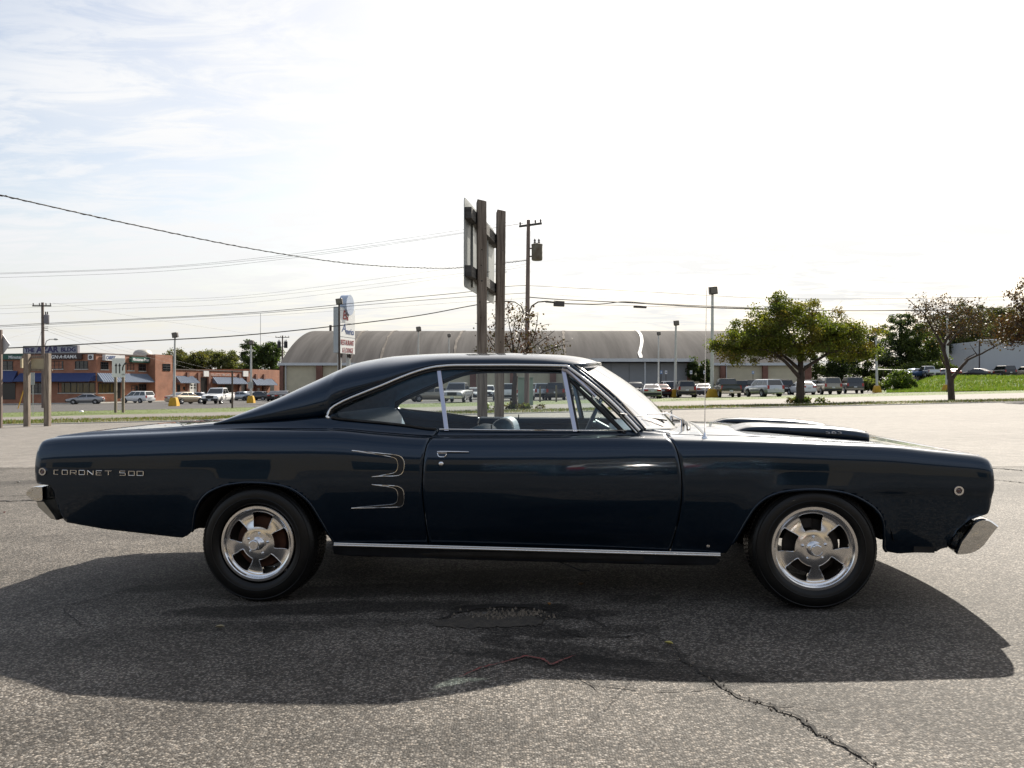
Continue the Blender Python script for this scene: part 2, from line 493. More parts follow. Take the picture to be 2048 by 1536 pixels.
GREEN = [(.055, .10, .020), (.085, .12, .03), (.12, .13, .05), (.14, .11, .055)]
blades('median_grass', [(L1, L2, -60, 2110, 34000, .04, .13, .04, .96)], 'ragged green and brown grass along the narrow road median', GREEN, 3)
blades('roadside_grass', [(L3, L4, -60, 2110, 22000, .02, .07, .04, .96)], 'mown green grass strip between the far road and the parking lot', [(.075, .13, .022), (.10, .15, .03), (.13, .16, .05)], 4)

# kerbs either side of the median
for la, dy in ((L1, 0), (L2, 0)):
    m = MB(); ps = [gp(px, la(px)) for px in np.linspace(PXA, PXB, 60)]
    for a, b2 in zip(ps[:-1], ps[1:]):
        d = (b2 - a).normalized(); nn = Vector((-d.y, d.x, 0)) * .08
        q = [a - nn, b2 - nn, b2 + nn, a + nn]
        lo = [Vector((p.x, p.y, G(p.x, p.y) - .02)) for p in q]; hi = [Vector((p.x, p.y, G(p.x, p.y) + .05)) for p in q]
        m.add(lo + hi, [(4, 5, 6, 7), (0, 1, 5, 4), (2, 3, 7, 6)])
    o = m.build('median_kerb', M_CONC); o['kind'] = 'structure'

# painted lines, worn
def ribbon(name, pts, w, mat, dz=.008, jit=0.0, seed=1, sub=1, taper=True):
    r = random.Random(seed); P = []
    for a, b2 in zip(pts[:-1], pts[1:]):
        for k in range(sub): P.append(a.lerp(b2, k / sub))
    P.append(pts[-1]); n = len(P); vs = []
    for i, p in enumerate(P):
        d = (P[min(i + 1, n - 1)] - P[max(i - 1, 0)]); d.z = 0; d.normalize(); nn = Vector((-d.y, d.x, 0))
        off = nn * r.uniform(-jit, jit); k = w * (1 if not jit else r.uniform(.35, 1.5)) * (min(1, 4 * i / n + .15, 4 * (n - 1 - i) / n + .15) if taper else 1)
        for s in (-1, 1):
            q = p + off + nn * s * k / 2; vs.append((q.x, q.y, G(q.x, q.y) + dz))
    m = MB().add(vs, [(2 * i, 2 * i + 2, 2 * i + 3, 2 * i + 1) for i in range(n - 1)])
    o = m.build(name, mat); o['kind'] = 'structure'; return o
M_PAINTW = pm('worn_white_line', (.36, .34, .31), .8, color2=(.18, .17, .155), vscale=9)
ribbon('lane_line', [gp(px, line(872, 828)(px)) for px in np.linspace(-300, 2500, 30)], .10, M_PAINTW, .009, taper=False)
M_CRACK = pm('crack_shadow_dirt', (.018, .016, .014), .95)
def crack(pl, w, seed, jit=.012):
    pts = [gp(x, y) for x, y in pl]; L = sum((b2 - a).length for a, b2 in zip(pts[:-1], pts[1:])); sub = max(3, int(L / .035 / max(1, len(pts) - 1)))
    return ribbon('asphalt_crack', pts, w, M_CRACK, .006, jit, seed, sub)
crack([(1290, 1262), (1340, 1290), (1370, 1325), (1440, 1370), (1480, 1395), (1545, 1415), (1600, 1440), (1640, 1470), (1700, 1500), (1760, 1540), (1800, 1570)], .012, 1, .012)
crack([(1050, 1345), (1150, 1365), (1260, 1379), (1330, 1384), (1400, 1381), (1440, 1373)], .005, 2, .004)
crack([(-40, 1243), (60, 1228), (120, 1215), (190, 1200), (260, 1180), (330, 1160)], .009, 3, .008)
crack([(-60, 1001), (20, 1003), (60, 1001), (110, 1004)], .05, 4, .03)
crack([(-60, 992), (0, 993), (90, 990)], .02, 5, .02)
crack([(-80, 935), (0, 936), (60, 935), (140, 937)], .035, 6, .02)
crack([(1900, 968), (1990, 960), (2048, 966), (2120, 964)], .03, 7, .02)
crack([(1960, 935), (2010, 938), (2060, 943), (2140, 946)], .05, 8, .03)
crack([(870, 1240), (930, 1222), (1000, 1212), (1070, 1216), (1110, 1225)], .035, 9, .02)
crack([(1090, 1255), (1180, 1278), (1260, 1275), (1330, 1262)], .010, 10, .010)
crack([(1140, 1350), (1180, 1368), (1200, 1384)], .006, 11, .004)
crack([(1545, 1415), (1590, 1412), (1650, 1420), (1690, 1418)], .004, 21, .004)
crack([(1440, 1370), (1475, 1352), (1540, 1345), (1600, 1349)], .005, 22, .005)
crack([(1230, 1262), (1180, 1240), (1120, 1232)], .012, 23, .010)
crack([(700, 1390), (780, 1402), (860, 1398), (960, 1412)], .004, 24, .004)
crack([(120, 1215), (160, 1250), (220, 1270)], .005, 25, .005)
M_REDP = pm('red_chalk_paint', (.24, .04, .035), .8, color2=(.10, .05, .045), vscale=25)
ribbon('red_paint_mark', [gp(x, y) for x, y in ((918, 1357), (960, 1338), (1010, 1326), (1052, 1314), (1085, 1320), (1103, 1332), (1125, 1322), (1152, 1313))], .011, M_REDP, .007, .003, 12, 10)
M_SAND = pm('sandy_grit', (.075, .064, .050), .95, color2=(.035, .031, .027), vscale=22, bump=.4, bscale=120)
rj = random.Random(6); P_ = [gp(*q) for q in crom([(862, 1248), (905, 1238), (960, 1233), (1010, 1229), (1060, 1231), (1085, 1243), (1070, 1252), (1000, 1255), (930, 1257), (880, 1254), (862, 1248)], 8)[:-1]]
sheet('sandy_patch', [p + Vector((rj.uniform(-.012, .012), rj.uniform(-.02, .02), 0)) for p in P_], .004, M_SAND)
# loose grit in the pothole
r_ = random.Random(4); m = MB()
CRK = [(1340, 1290), (1370, 1325), (1440, 1370), (1480, 1395), (1545, 1415), (1600, 1440), (1640, 1470), (1700, 1500), (1760, 1540)]
for i in range(400):
    if i < 260: p = gp(r_.gauss(1015, 38), r_.gauss(1230, 5))
    else:
        k = r_.randrange(len(CRK) - 1); t = r_.random(); p = gp(CRK[k][0] + (CRK[k + 1][0] - CRK[k][0]) * t + r_.gauss(0, 4), CRK[k][1] + (CRK[k + 1][1] - CRK[k][1]) * t + r_.gauss(0, 3.5))
    s = r_.uniform(.003, .011) * (1 if i < 260 else .6)
    ico = [(0, 0, 1), (.9, 0, -.3), (-.4, .8, -.3), (-.4, -.8, -.3)]
    a = r_.uniform(0, 6.28); M3 = Matrix.Rotation(a, 3, 'Z') @ Matrix.Rotation(r_.uniform(-.6, .6), 3, 'X')
    m.add([M3 @ (Vector(v) * s) + Vector((p.x, p.y, G(p.x, p.y) + s * .4)) for v in ico], [(0, 1, 2), (0, 2, 3), (0, 3, 1), (1, 3, 2)])
o = m.build('gravel', pm('pale_grit', (.24, .20, .15), .85, color2=(.09, .075, .06), vscale=30)); tag(o, 'loose grit in the shallow pothole and along the long crack', kind='stuff')
# fallen leaves
def leaf_thing(px, py, size, colr, rot, label):
    p = gp(px, py); m = MB()
    pl = [(0, -.5), (.22, -.25), (.30, .05), (.18, .35), (0, .55), (-.18, .35), (-.30, .05), (-.22, -.25)]
    vs = [(x * size, y * size, .012 + abs(x) * .5 * size) for x, y in pl] + [(0, -.5 * size, .008), (0, 0, .006), (0, .55 * size, .012)]
    m.add(vs, [(8, 0, 1, 2, 9), (9, 2, 3, 10), (10, 4, 5, 6, 9), (9, 6, 7, 8)] if False else [(0, 1, 2, 9), (9, 2, 3, 4), (9, 4, 5, 6), (9, 6, 7, 0)])
    o = m.build('fallen_leaf', pm('dry_leaf_' + str(px), colr, .7, var=.3, vscale=60)); o.location = p; o.rotation_euler = (0, 0, rot)
    tag(o, label, 'leaf')
leaf_thing(1338, 1291, .040, (.42, .36, .10), 1.0, 'small pale yellow leaf at the upper end of the long crack')
leaf_thing(1098, 1212, .035, (.28, .13, .03), .3, 'small orange leaf on the oily ground under the car')
leaf_thing(1163, 1172, .045, (.20, .13, .07), 2.2, 'brown leaf in the shade under the door of the blue car')
leaf_thing(440, 1258, .045, (.26, .22, .13), 1.7, 'tan leaf in the car shadow below the rear wheel')
leaf_thing(8, 1027, .05, (.28, .12, .09), .9, 'reddish leaf on sunny asphalt at the left picture edge')
leaf_thing(36, 966, .06, (.45, .42, .36), 1.4, 'whitish leaf on the dark tar band behind the rear bumper')
# ================================================================== buildings
def brick_mat(name, c1, c2, mortar, bw=.22, bh=.075):
    m = bpy.data.materials.new(name); m.use_nodes = True; t = m.node_tree; b = t.nodes['Principled BSDF']
    tcn = t.nodes.new('ShaderNodeTexCoord'); sp = t.nodes.new('ShaderNodeSeparateXYZ'); t.links.new(tcn.outputs['Object'], sp.inputs[0])
    ad = t.nodes.new('ShaderNodeMath'); ad.operation = 'ADD'; t.links.new(sp.outputs[0], ad.inputs[0]); t.links.new(sp.outputs[1], ad.inputs[1])
    cb = t.nodes.new('ShaderNodeCombineXYZ'); t.links.new(ad.outputs[0], cb.inputs[0]); t.links.new(sp.outputs[2], cb.inputs[1])
    br = t.nodes.new('ShaderNodeTexBrick'); t.links.new(cb.outputs[0], br.inputs['Vector'])
    br.inputs['Color1'].default_value = (*c1, 1); br.inputs['Color2'].default_value = (*c2, 1); br.inputs['Mortar'].default_value = (*mortar, 1)
    br.inputs['Scale'].default_value = 1; br.inputs['Brick Width'].default_value = bw; br.inputs['Row Height'].default_value = bh; br.inputs['Mortar Size'].default_value = .010
    n = t.nodes.new('ShaderNodeTexNoise'); n.inputs['Scale'].default_value = .7; n.inputs['Detail'].default_value = 5; t.links.new(tcn.outputs['Object'], n.inputs['Vector'])
    mr = t.nodes.new('ShaderNodeMapRange'); mr.inputs[1].default_value = .3; mr.inputs[2].default_value = .7; mr.inputs[3].default_value = .75; mr.inputs[4].default_value = 1.15
    t.links.new(n.outputs['Fac'], mr.inputs[0])
    sc_ = t.nodes.new('ShaderNodeVectorMath'); sc_.operation = 'SCALE'; t.links.new(br.outputs['Color'], sc_.inputs[0]); t.links.new(mr.outputs[0], sc_.inputs['Scale'])
    t.links.new(sc_.outputs[0], b.inputs['Base Color']); b.inputs['Roughness'].default_value = .85
    return m
M_BRICK = brick_mat('orange_red_brick', (.35, .125, .066), (.28, .098, .053), (.34, .22, .15))
M_BRICKD = brick_mat('dark_red_brick', (.16, .055, .035), (.20, .07, .045), (.2, .15, .12))
M_DKGLASS = pm('dark_window_glass', (.010, .012, .014), .08, spec=.6)
M_FRAME = pm('dark_window_frame', (.03, .03, .032), .5)
M_AWN = pm('blue_awning_vinyl', (.022, .040, .13), .6, var=.1, vscale=2)
M_AWNL = pm('blue_metal_awning', (.15, .18, .235), .85, spec=.1, var=.12, vscale=4)
M_WHITE = pm('white_sign_face', (.72, .72, .70), .5, var=.04, vscale=3)
M_CAP = pm('parapet_metal', (.10, .075, .065), .6)
M_SIGNBAND = pm('dark_fascia', (.05, .030, .028), .6)
M_GREENS = pm('green_sign_face', (.015, .085, .06), .5)
M_NAVY = pm('navy_lettering', (.03, .025, .10), .5)
M_REDL = pm('red_lettering', (.30, .045, .04), .5)
M_BLUEL = pm('blue_lettering', (.05, .09, .22), .5)
M_GREYSIGN = pm('grey_sign_face', (.32, .33, .36), .5, var=.1, vscale=2)
M_WHL = pm('white_lettering', (.78, .78, .76), .5)
M_DKPIPE = pm('dark_brown_metal', (.05, .03, .025), .6)

CN = Vector((-64.7, 125.0, 0))
DL = Vector((-.976, .22, 0)).normalized()       # along the front, going left
DR = Vector((.2146, .9767, 0)).normalized()     # along the side wing, going away
NL = Vector((-.22, -.976, 0)).normalized()      # outward normals
NR = Vector((.9767, -.2146, 0)).normalized()
def fL(px):
    a = (px - 1024) / FPX; return (CN.x - a * CN.y) / (-DL.x + DL.y * a)
def fR(px):
    a = (px - 1024) / FPX; return (a * CN.y - CN.x) / (DR.x - DR.y * a)
def fpos(side, s): return CN + (DL if side == 'L' else DR) * s
BB = empty('brick_building', (CN.x, CN.y, G(CN.x, CN.y)))
tag(BB, 'two-storey orange brick commercial building with blue awnings and a low garage wing', 'building')
BO = Vector(BB.location)
def fbox(mb, side, s0, s1, z0, z1, o0, o1):
    d = DL if side == 'L' else DR; n = NL if side == 'L' else NR
    vs = []
    for z in (z0, z1):
        for s, o in ((s0, o0), (s1, o0), (s1, o1), (s0, o1)):
            p = CN + d * s + n * o - BO; vs.append((p.x, p.y, z - BO.z))
    mb.add(vs, [(3, 2, 1, 0), (4, 5, 6, 7), (0, 1, 5, 4), (1, 2, 6, 5), (2, 3, 7, 6), (3, 0, 4, 7)]); return mb
def frect(side, px0, px1, py0, py1):
    """facade rectangle seen between two pixel columns and rows -> s0, s1, z0, z1"""
    f = fL if side == 'L' else fR
    s0, s1 = sorted((f(px0), f(px1))); pm_ = (px0 + px1) / 2; Y = fpos(side, f(pm_)).y
    return s0, s1, zat(py1, Y), zat(py0, Y)
ZT = zat(706.5, 125.0); S_TOW0, S_TOW1 = fR(294), fR(329); S_END = fR(562)
ZLOW = zat(738.5, fpos('R', fR(345)).y)
w = MB(); fbox(w, 'L', 0, 40, -5, ZT, -9, 0); w.build('wall', M_BRICK, BB)
w = MB(); fbox(w, 'R', 0.004, S_TOW0, -5, ZT - .004, -9, 0); w.build('wall', M_BRICK, BB)
w = MB(); fbox(w, 'R', S_TOW0, S_TOW1, -5, ZT + .25, -6, 1.6); w.build('stair_tower', M_BRICK, BB)
w = MB(); fbox(w, 'R', S_TOW1, S_END, -5, ZLOW, -14, 0); w.build('garage_wing', M_BRICK, BB)
w = MB(); fbox(w, 'R', fR(500), S_END, -5, ZLOW + .5, -14, .02); w.build('garage_wing_end', M_BRICK, BB)
for side, s0, s1, z in (('L', -.1, 40, ZT), ('R', .1, S_TOW0, ZT), ('R', S_TOW1, S_END - 13, ZLOW)):
    w = MB(); fbox(w, side, s0, s1, z - .10, z + .08, -.3, .12); w.build('parapet_cap', M_CAP, BB)
def window(side, px0, px1, py0, py1, nx=2, ny=2, mat=None):
    s0, s1, z0, z1 = frect(side, px0, px1, py0, py1)
    f = MB(); t = .07
    fbox(f, side, s0, s1, z0, z0 + t, .0, .10); fbox(f, side, s0, s1, z1 - t, z1, .0, .10)
    fbox(f, side, s0, s0 + t, z0 + t, z1 - t, .0, .10); fbox(f, side, s1 - t, s1, z0 + t, z1 - t, .0, .10)
    for k in range(1, nx):
        s = s0 + (s1 - s0) * k / nx; fbox(f, side, s - .03, s + .03, z0 + t, z1 - t, .012, .09)
    for k in range(1, ny):
        z = z0 + (z1 - z0) * k / ny; fbox(f, side, s0 + t, s1 - t, z - .03, z + .03, .012, .08)
    wf = f.build('window', M_FRAME, BB)
    p = MB(); fbox(p, side, s0 + t, s1 - t, z0 + t, z1 - t, .0, .03); p.build('pane', mat or M_DKGLASS, wf)
    sl = MB(); fbox(sl, side, s0 - .1, s1 + .1, z0 - .12, z0 - .002, 0, .14); sl.build('sill', M_CONC, wf)
    return wf
M_CURT = pm('window_with_yellow_curtains', (.035, .028, .012), .15, color2=(.16, .11, .03), vscale=1.0, stretch=(6, 6, .3))
window('L', 3, 26, 722, 740); window('L', 58, 80, 722, 740); window('L', 101, 127, 722, 738, 3); window('L', 151, 176, 722, 738, 3)
window('L', 57, 86, 766, 787, 3); window('L', 117, 191, 765, 786, 6, 1, M_CURT)
window('R', 201, 216, 724, 739, 3, 3); window('R', 225, 230, 724, 740); window('R', 254, 267, 727, 741, 2, 3); window('R', 277, 291, 728, 742, 2, 2)
window('R', 196, 227, 766, 786, 4, 1, M_CURT); window('R', 262, 275, 771, 783, 2); window('R', 277, 292, 768, 788, 3, 3)
def panel(name, side, px0, px1, py0, py1, mat, o0=0.0, o1=.12, parent=None):
    s0, s1, z0, z1 = frect(side, px0, px1, py0, py1); m = MB(); fbox(m, side, s0, s1, z0, z1, o0, o1); return m.build(name, mat, parent or BB)
M_DOOR = pm('dark_door', (.015, .013, .012), .3)
for px0, px1, side, y0, y1 in ((4, 31, 'L', 766, 799), (234, 241, 'R', 764, 797)):
    d = panel('door', side, px0, px1, y0, y1, M_DOOR, 0, .06)
# tower window
s0, s1 = S_TOW0 + 3.0, S_TOW0 + 6.0
for px0, px1, y0, y1 in ((311, 324, 728, 742),):
    a0 = fR(px0); f = MB(); zz0, zz1 = zat(y1, 141), zat(y0, 141)
    sA, sB = S_TOW0 + (S_TOW1 - S_TOW0) * .42, S_TOW0 + (S_TOW1 - S_TOW0) * .86
    fbox(f, 'R', sA, sB, zz0, zz1, 1.6, 1.66); wf = f.build('window', M_FRAME, BB)
    for r in range(3):
        for c in range(2):
            p = MB(); ds = (sB - sA) / 2; dz = (zz1 - zz0) / 3
            fbox(p, 'R', sA + ds * c + .06, sA + ds * (c + 1) - .06, zz0 + dz * r + .06, zz0 + dz * (r + 1) - .06, 1.66, 1.675); p.build('pane', M_DKGLASS, wf)
def awning(side, px0, px1, py0, py1, out_, mat, ribs=0, endless=False):
    s0, s1, z0, z1 = frect(side, px0, px1, py0, py1); d = DL if side == 'L' else DR; n = NL if side == 'L' else NR
    P = lambda s, o, z: CN + d * s + n * o - BO + Vector((0, 0, z))
    z0 -= 0; m = MB(); a, b2, c, e = P(s0, .1, z1), P(s1, .1, z1), P(s1 + (0 if endless else .4), out_, z0), P(s0 - (0 if endless else .4), out_, z0)
    th = Vector((0, 0, -.12))
    m.add([a, b2, c, e, a + th, b2 + th, c + th, e + th], [(0, 1, 2, 3), (7, 6, 5, 4), (0, 4, 5, 1), (1, 5, 6, 2), (2, 6, 7, 3), (3, 7, 4, 0)])
    # end gussets
    m.add([a, e, P(s0, .1, z0)], [(0, 1, 2)]); m.add([b2, c, P(s1, .1, z0)], [(0, 1, 2)])
    o = m.build("awning", mat, BB)
    if ribs:
        rb = MB()
        for k in range(ribs + 1):
            t = k / ribs; p = a.lerp(b2, t); q = e.lerp(c, t)
            rb.tube([p + Vector((0, 0, .03)), q + Vector((0, 0, .03))], .045, 4)
        ro = rb.build('awning_seams', mat, o); ro['kind'] = 'stuff'
    return o
awning('L', -60, 36, 742, 763, 1.5, M_AWN); awning('L', 41, 192, 746, 762, 1.5, M_AWN, 0, True)
awning('R', 193, 300, 747, 763, 1.5, M_AWNL, 26)
awning('R', 350, 384, 752, 765, 1.4, M_AWNL, 12); awning('R', 424, 482, 754.5, 767, 1.4, M_AWNL, 18); awning('R', 503, 542, 757.5, 769.5, 1.4, M_AWNL, 14)
# garage wing: pilasters, doors, openings
for px in (341, 374, 396, 417, 478, 493, 511, 527):
    s = fR(px); m = MB(); Y = fpos('R', s).y; fbox(m, 'R', s - .35, s + .35, -4, ZLOW - .5, 0, .30); m.build('pilaster', M_BRICKD, BB)
M_GDOOR = pm('white_garage_door', (.60, .60, .58), .6, var=.06, vscale=2)
gd = panel('garage_door', 'R', 379, 393, 756, 790, M_GDOOR, 0, .05)
for k in range(2):
    for j in range(2):
        panel('door_light', 'R', 381 + 6 * j, 384.5 + 6 * j, 769 + 5.5 * k, 771.5 + 5.5 * k, M_DKGLASS, .05, .07, gd)
panel('garage_door', 'R', 329.5, 338, 755, 768, M_GDOOR, 0, .05)
for a, b2, y0, y1 in ((330, 339, 768, 800), (401, 414, 755, 790), (481, 491, 758, 786), (540, 548, 760, 790)):
    panel('garage_opening', 'R', a, b2, y0, y1, M_DOOR, 0, .03)
for a, b2, y0, y1 in ((354, 360, 769, 791), (366, 370, 774, 780), (436, 444, 772, 788), (450, 462, 770, 786), (513, 519, 776, 784), (524, 531, 772, 790)):
    panel('garage_wing_window', 'R', a, b2, y0, y1, M_DKGLASS, 0, .04)
ch = MB(); cp = fpos('R', S_TOW0 + 1.0) - BO; ch.lathe([(1.5, ZT - BO.z - .3), (1.5, ZT - BO.z + .5), (1.2, ZT - BO.z + .9), (.7, ZT - BO.z + 1.1), (.01, ZT - BO.z + 1.15)], (cp.x - 1.4, cp.y, 0), 'Z', 16)
ch.build('roof_vent', pm('galvanised', (.4, .38, .34), .5, .4), BB, 50)
# ---- signs fixed to the building, each a thing of its own
angL = math.atan2(-DL.y, -DL.x); angR = math.atan2(DR.y, DR.x)
LAST_SIGN = [None]
def wall_sign(name, side, px0, px1, py0, py1, mat, label, texts, o0=.13, th=.18):
    s0, s1, z0, z1 = frect(side, px0, px1, py0, py1); d = DL if side == 'L' else DR; n = NL if side == 'L' else NR
    right = -d if side == 'L' else d; left_s = s1 if side == 'L' else s0
    o = CN + d * left_s + n * o0; ang = angL if side == 'L' else angR
    W_, H_ = s1 - s0, z1 - z0
    m = MB(); m.box((W_ / 2, -th / 2, H_ / 2), (W_, th, H_)); ob = m.build(name, mat); ob.location = (o.x, o.y, z0); ob.rotation_euler = (0, 0, ang)
    tag(ob, label, 'sign'); LAST_SIGN[0] = ob; bpy.context.view_layer.update()
    for (txt, u0, u1, v0, v1, tm, kw) in texts:
        lettering(txt, 1.0, tm, ob, (W_ * u0, -th - .012, H_ * v0), (R(90), 0, 0), width=W_ * (u1 - u0), height=H_ * (v1 - v0), depth=.03, **kw)
    return ob
wall_sign('fascia_sign', 'L', 96, 166, 708, 719, M_SIGNBAND, 'dark fascia sign with slanted white lettering below the roof sign', [('SIGN\u00b7A\u00b7RAMA', .03, .86, .18, .80, M_WHL, dict(shear=.2, bold=.02))])
wall_sign('fascia_sign', 'L', 3, 62, 708.5, 719, M_GREENS, 'dark green fascia sign left of the wooden post sign', [('Minuteman', .30, .95, .15, .75, M_WHL, dict(bold=.01))])
em = wall_sign('emblem_sign', 'L', 178.5, 188.5, 709, 720, M_WHITE, 'small square white sign with dark emblem near the brick corner', [])
W_ = em.dimensions.x; H_ = em.dimensions.z
e1 = MB(); e1.prism([(W_ * .5 + W_ * .34 * math.cos(a), H_ * .5 + H_ * .34 * math.sin(a)) for a in np.linspace(0, 6.0, 16)], -.20, -.185, 'XZ'); e1.build('emblem', M_FRAME, em)
e2 = MB(); e2.prism([(W_ * .32, H_ * .68), (W_ * .5, H_ * .28), (W_ * .68, H_ * .68), (W_ * .5, H_ * .5)], -.215, -.201, 'XZ'); e2.build('emblem', M_GREYSIGN, em)
wall_sign('shop_sign', 'R', 203, 242, 710, 721.5, M_WHITE, 'white shop sign with blue capital letters on the brick side wall', [('CARPET', .04, .50, .18, .82, M_BLUEL, dict(bold=.02))], .13, .6)
wall_sign('shop_sign', 'R', 257, 293, 714, 725, M_GREENS, 'green shop sign with white lettering beside the brick tower', [('Minuteman Press', .06, .95, .25, .80, M_WHL, dict(bold=.02))], .13, .5)
rs = wall_sign('roof_sign', 'L', 41.5, 150, 691, 706, M_GREYSIGN, 'long grey roof sign with dark block letters above the brick parapet', [('THE', .03, .21, .14, .72, M_NAVY, dict(bold=.04)), ('AZAR', .24, .66, .08, .92, M_NAVY, dict(bold=.04)), ('BLDG', .70, .97, .16, .76, M_NAVY, dict(bold=.04))], -1.0, .5)
rf = MB(); Wd = rs.dimensions.x; Hd = 1.1
rf.tube([(0, -.53, 0), (0, -.53, Hd), (Wd, -.53, Hd), (Wd, -.53, 0)], .06, 4); rf.build('sign_edge', M_FRAME, rs)
ts = wall_sign('shop_sign', 'R', 421, 471, 746, 753, pm('weathered_brick_panel', (.38, .13, .065), .8, var=.1, vscale=2), 'faded white lettering panel above the awning of the garage wing', [('GILLETTE TIRE DIST. INC.', .01, .99, .15, .85, pm('faded_white_letters', (.48, .40, .36), .7), dict(bold=.02))], .02, .05)
for px in (410, 489):
    wall_sign('shop_sign', 'R', px - 5, px + 5, 742, 753, M_WHITE, ('square white and red sign beside the garage door', 'square white and red sign right of the faded lettering')[px > 450], [])
    for b0, b1 in ((.58, .82), (.20, .40)):
        sg_ = [o for o in bpy.data.objects if o.name.startswith('shop_sign')][-1] if False else LAST_SIGN[0]
        dx, dz2 = sg_.dimensions.x, sg_.dimensions.z
        MB().box((dx / 2, -.062, dz2 * (b0 + b1) / 2), (dx * .7, .02, dz2 * (b1 - b0))).build('red_band', M_REDL, sg_)
# pavement in front of the brick building
pv = MB()
for side, s0, s1 in (('L', -3, 40), ('R', -3, 30)):
    d = DL if side == 'L' else DR; n = NL if side == 'L' else NR
    q = [CN + d * s0 + n * .0, CN + d * s1 + n * .0, CN + d * s1 + n * 2.6, CN + d * s0 + n * 2.6]
    lo = [Vector((p.x, p.y, G(p.x, p.y) - .05)) for p in q]; hi = [Vector((p.x, p.y, G(p.x, p.y) + .14 + (.01 if side == 'R' else 0))) for p in q]
    pv.add(lo + hi, [(4, 5, 6, 7), (0, 1, 5, 4), (1, 2, 6, 5), (2, 3, 7, 6), (3, 0, 4, 7)])
tag(pv.build('pavement', M_CONC), kind='structure')

# ---- bowling hall: long low hall under a barrel roof
HB_ = empty('bowling_hall', (5, 130, G(5, 130)))
tag(HB_, 'long beige hall under a grey-brown barrel roof with brick pilasters', 'building')
def roof_mat():
    m = bpy.data.materials.new('weathered_barrel_roof'); m.use_nodes = True; t = m.node_tree; b = t.nodes['Principled BSDF']
    tcn = t.nodes.new('ShaderNodeTexCoord'); mp = t.nodes.new('ShaderNodeMapping'); mp.inputs['Scale'].default_value = (1.0, .06, .06)
    t.links.new(tcn.outputs['Object'], mp.inputs[0])
    n = t.nodes.new('ShaderNodeTexNoise'); n.inputs['Scale'].default_value = .55; n.inputs['Detail'].default_value = 7; n.inputs['Roughness'].default_value = .65; t.links.new(mp.outputs[0], n.inputs['Vector'])
    cr = t.nodes.new('ShaderNodeValToRGB'); cr.color_ramp.elements[0].position = .3; cr.color_ramp.elements[0].color = (.064, .059, .056, 1); cr.color_ramp.elements[1].position = .75; cr.color_ramp.elements[1].color = (.145, .135, .127, 1)
    t.links.new(n.outputs['Fac'], cr.inputs[0]); t.links.new(cr.outputs[0], b.inputs['Base Color']); b.inputs['Roughness'].default_value = .95; b.inputs['Specular IOR Level'].default_value = .08
    return m
M_ROOF = roof_mat()
M_BEIGE = pm('cream_block_wall', (.52, .47, .34), .8, var=.06, vscale=1.5)
M_GREYW = pm('grey_panel_wall', (.25, .26, .27), .7, var=.05, vscale=1)
M_LTGREY = pm('pale_fascia', (.55, .57, .58), .5, var=.05, vscale=2)
X0h, X1h = at(560, 130) , at(1622, 130)
ZE = zat(727, 130); ZR = zat(663, 157)
def arc_pt(t):                                   # t 0 front eave .. 1 ridge .. 2 rear eave
    a = math.pi * .5 * (1 - t); w_ = 27.0
    rise = ZR - ZE; rad = (w_ * w_ + rise * rise) / (2 * rise); th = math.asin(w_ / rad) * (1 - t)
    return 157 - rad * math.sin(th), ZE + rise - rad * (1 - math.cos(th))
m = MB(); NS = 28; vs = []
for x in np.linspace(X0h, X1h, 40):
    for k in range(NS + 1):
        y, z = arc_pt(2 * k / NS); vs.append((x - 5, y - 130, z - HB_.location.z))
fs = [(i * (NS + 1) + k, (i + 1) * (NS + 1) + k, (i + 1) * (NS + 1) + k + 1, i * (NS + 1) + k + 1) for i in range(39) for k in range(NS)]
m.add(vs, fs)
for i in (0, 39): m.add([vs[i * (NS + 1) + k] for k in range(NS + 1)], [tuple(range(NS + 1))])
m.build('barrel_roof', M_ROOF, HB_, 40)
def hbx(name, px0, px1, z0, z1, y0, y1, mat, parent=HB_):
    m = MB(); x0, x1 = at(px0, 130) - 5, at(px1, 130) - 5
    m.box(((x0 + x1) / 2, (y0 + y1) / 2 - 130, (z0 + z1) / 2 - HB_.location.z), (x1 - x0, y1 - y0, z1 - z0)); return m.build(name, mat, parent)
hbx('wall', 561, 1621, -4, ZE - .05, 130.3, 183, M_BEIGE)
hbx('eave_gutter', 557, 1168, ZE - .32, ZE + .10, 129.6, 130.6, M_LTGREY); hbx('eave_gutter', 1371, 1625, ZE - .32, ZE + .10, 129.6, 130.6, M_LTGREY)
for a, b2 in ((560, 567), (633, 645), (704, 716), (780, 792), (860, 872), (940, 952), (1020, 1032), (1100, 1112), (1440, 1450), (1525, 1535), (1609, 1622)):
    hbx('brick_pilaster', a, b2, -4, ZE - .33, 129.7, 130.3, M_BRICKD)
for px in (571, 1452, 1606):
    hbx('downpipe', px, px + 1.2, -3, ZE - .33, 129.85, 130.28, M_LTGREY)
hbx('front_annexe', 1168, 1362, -4, zat(727, 128), 125.5, 130.2, M_GREYW)
hbx('annexe_fascia', 1160, 1371, zat(723.5, 124), zat(717, 124), 123.6, 130.25, M_LTGREY)
hbx('annexe_pier', 1362, 1368.5, -4, zat(724, 125), 125.2, 130.1, M_BRICKD)
for px in (1277, ): hbx('annexe_post', px, px + 1.8, -4, zat(724, 124), 124.0, 124.2, M_LTGREY)
for px in (1215, 1250, 1310, 1340): hbx('annexe_panel_joint', px, px + .5, -4, zat(727, 128), 125.46, 125.5, M_FRAME)
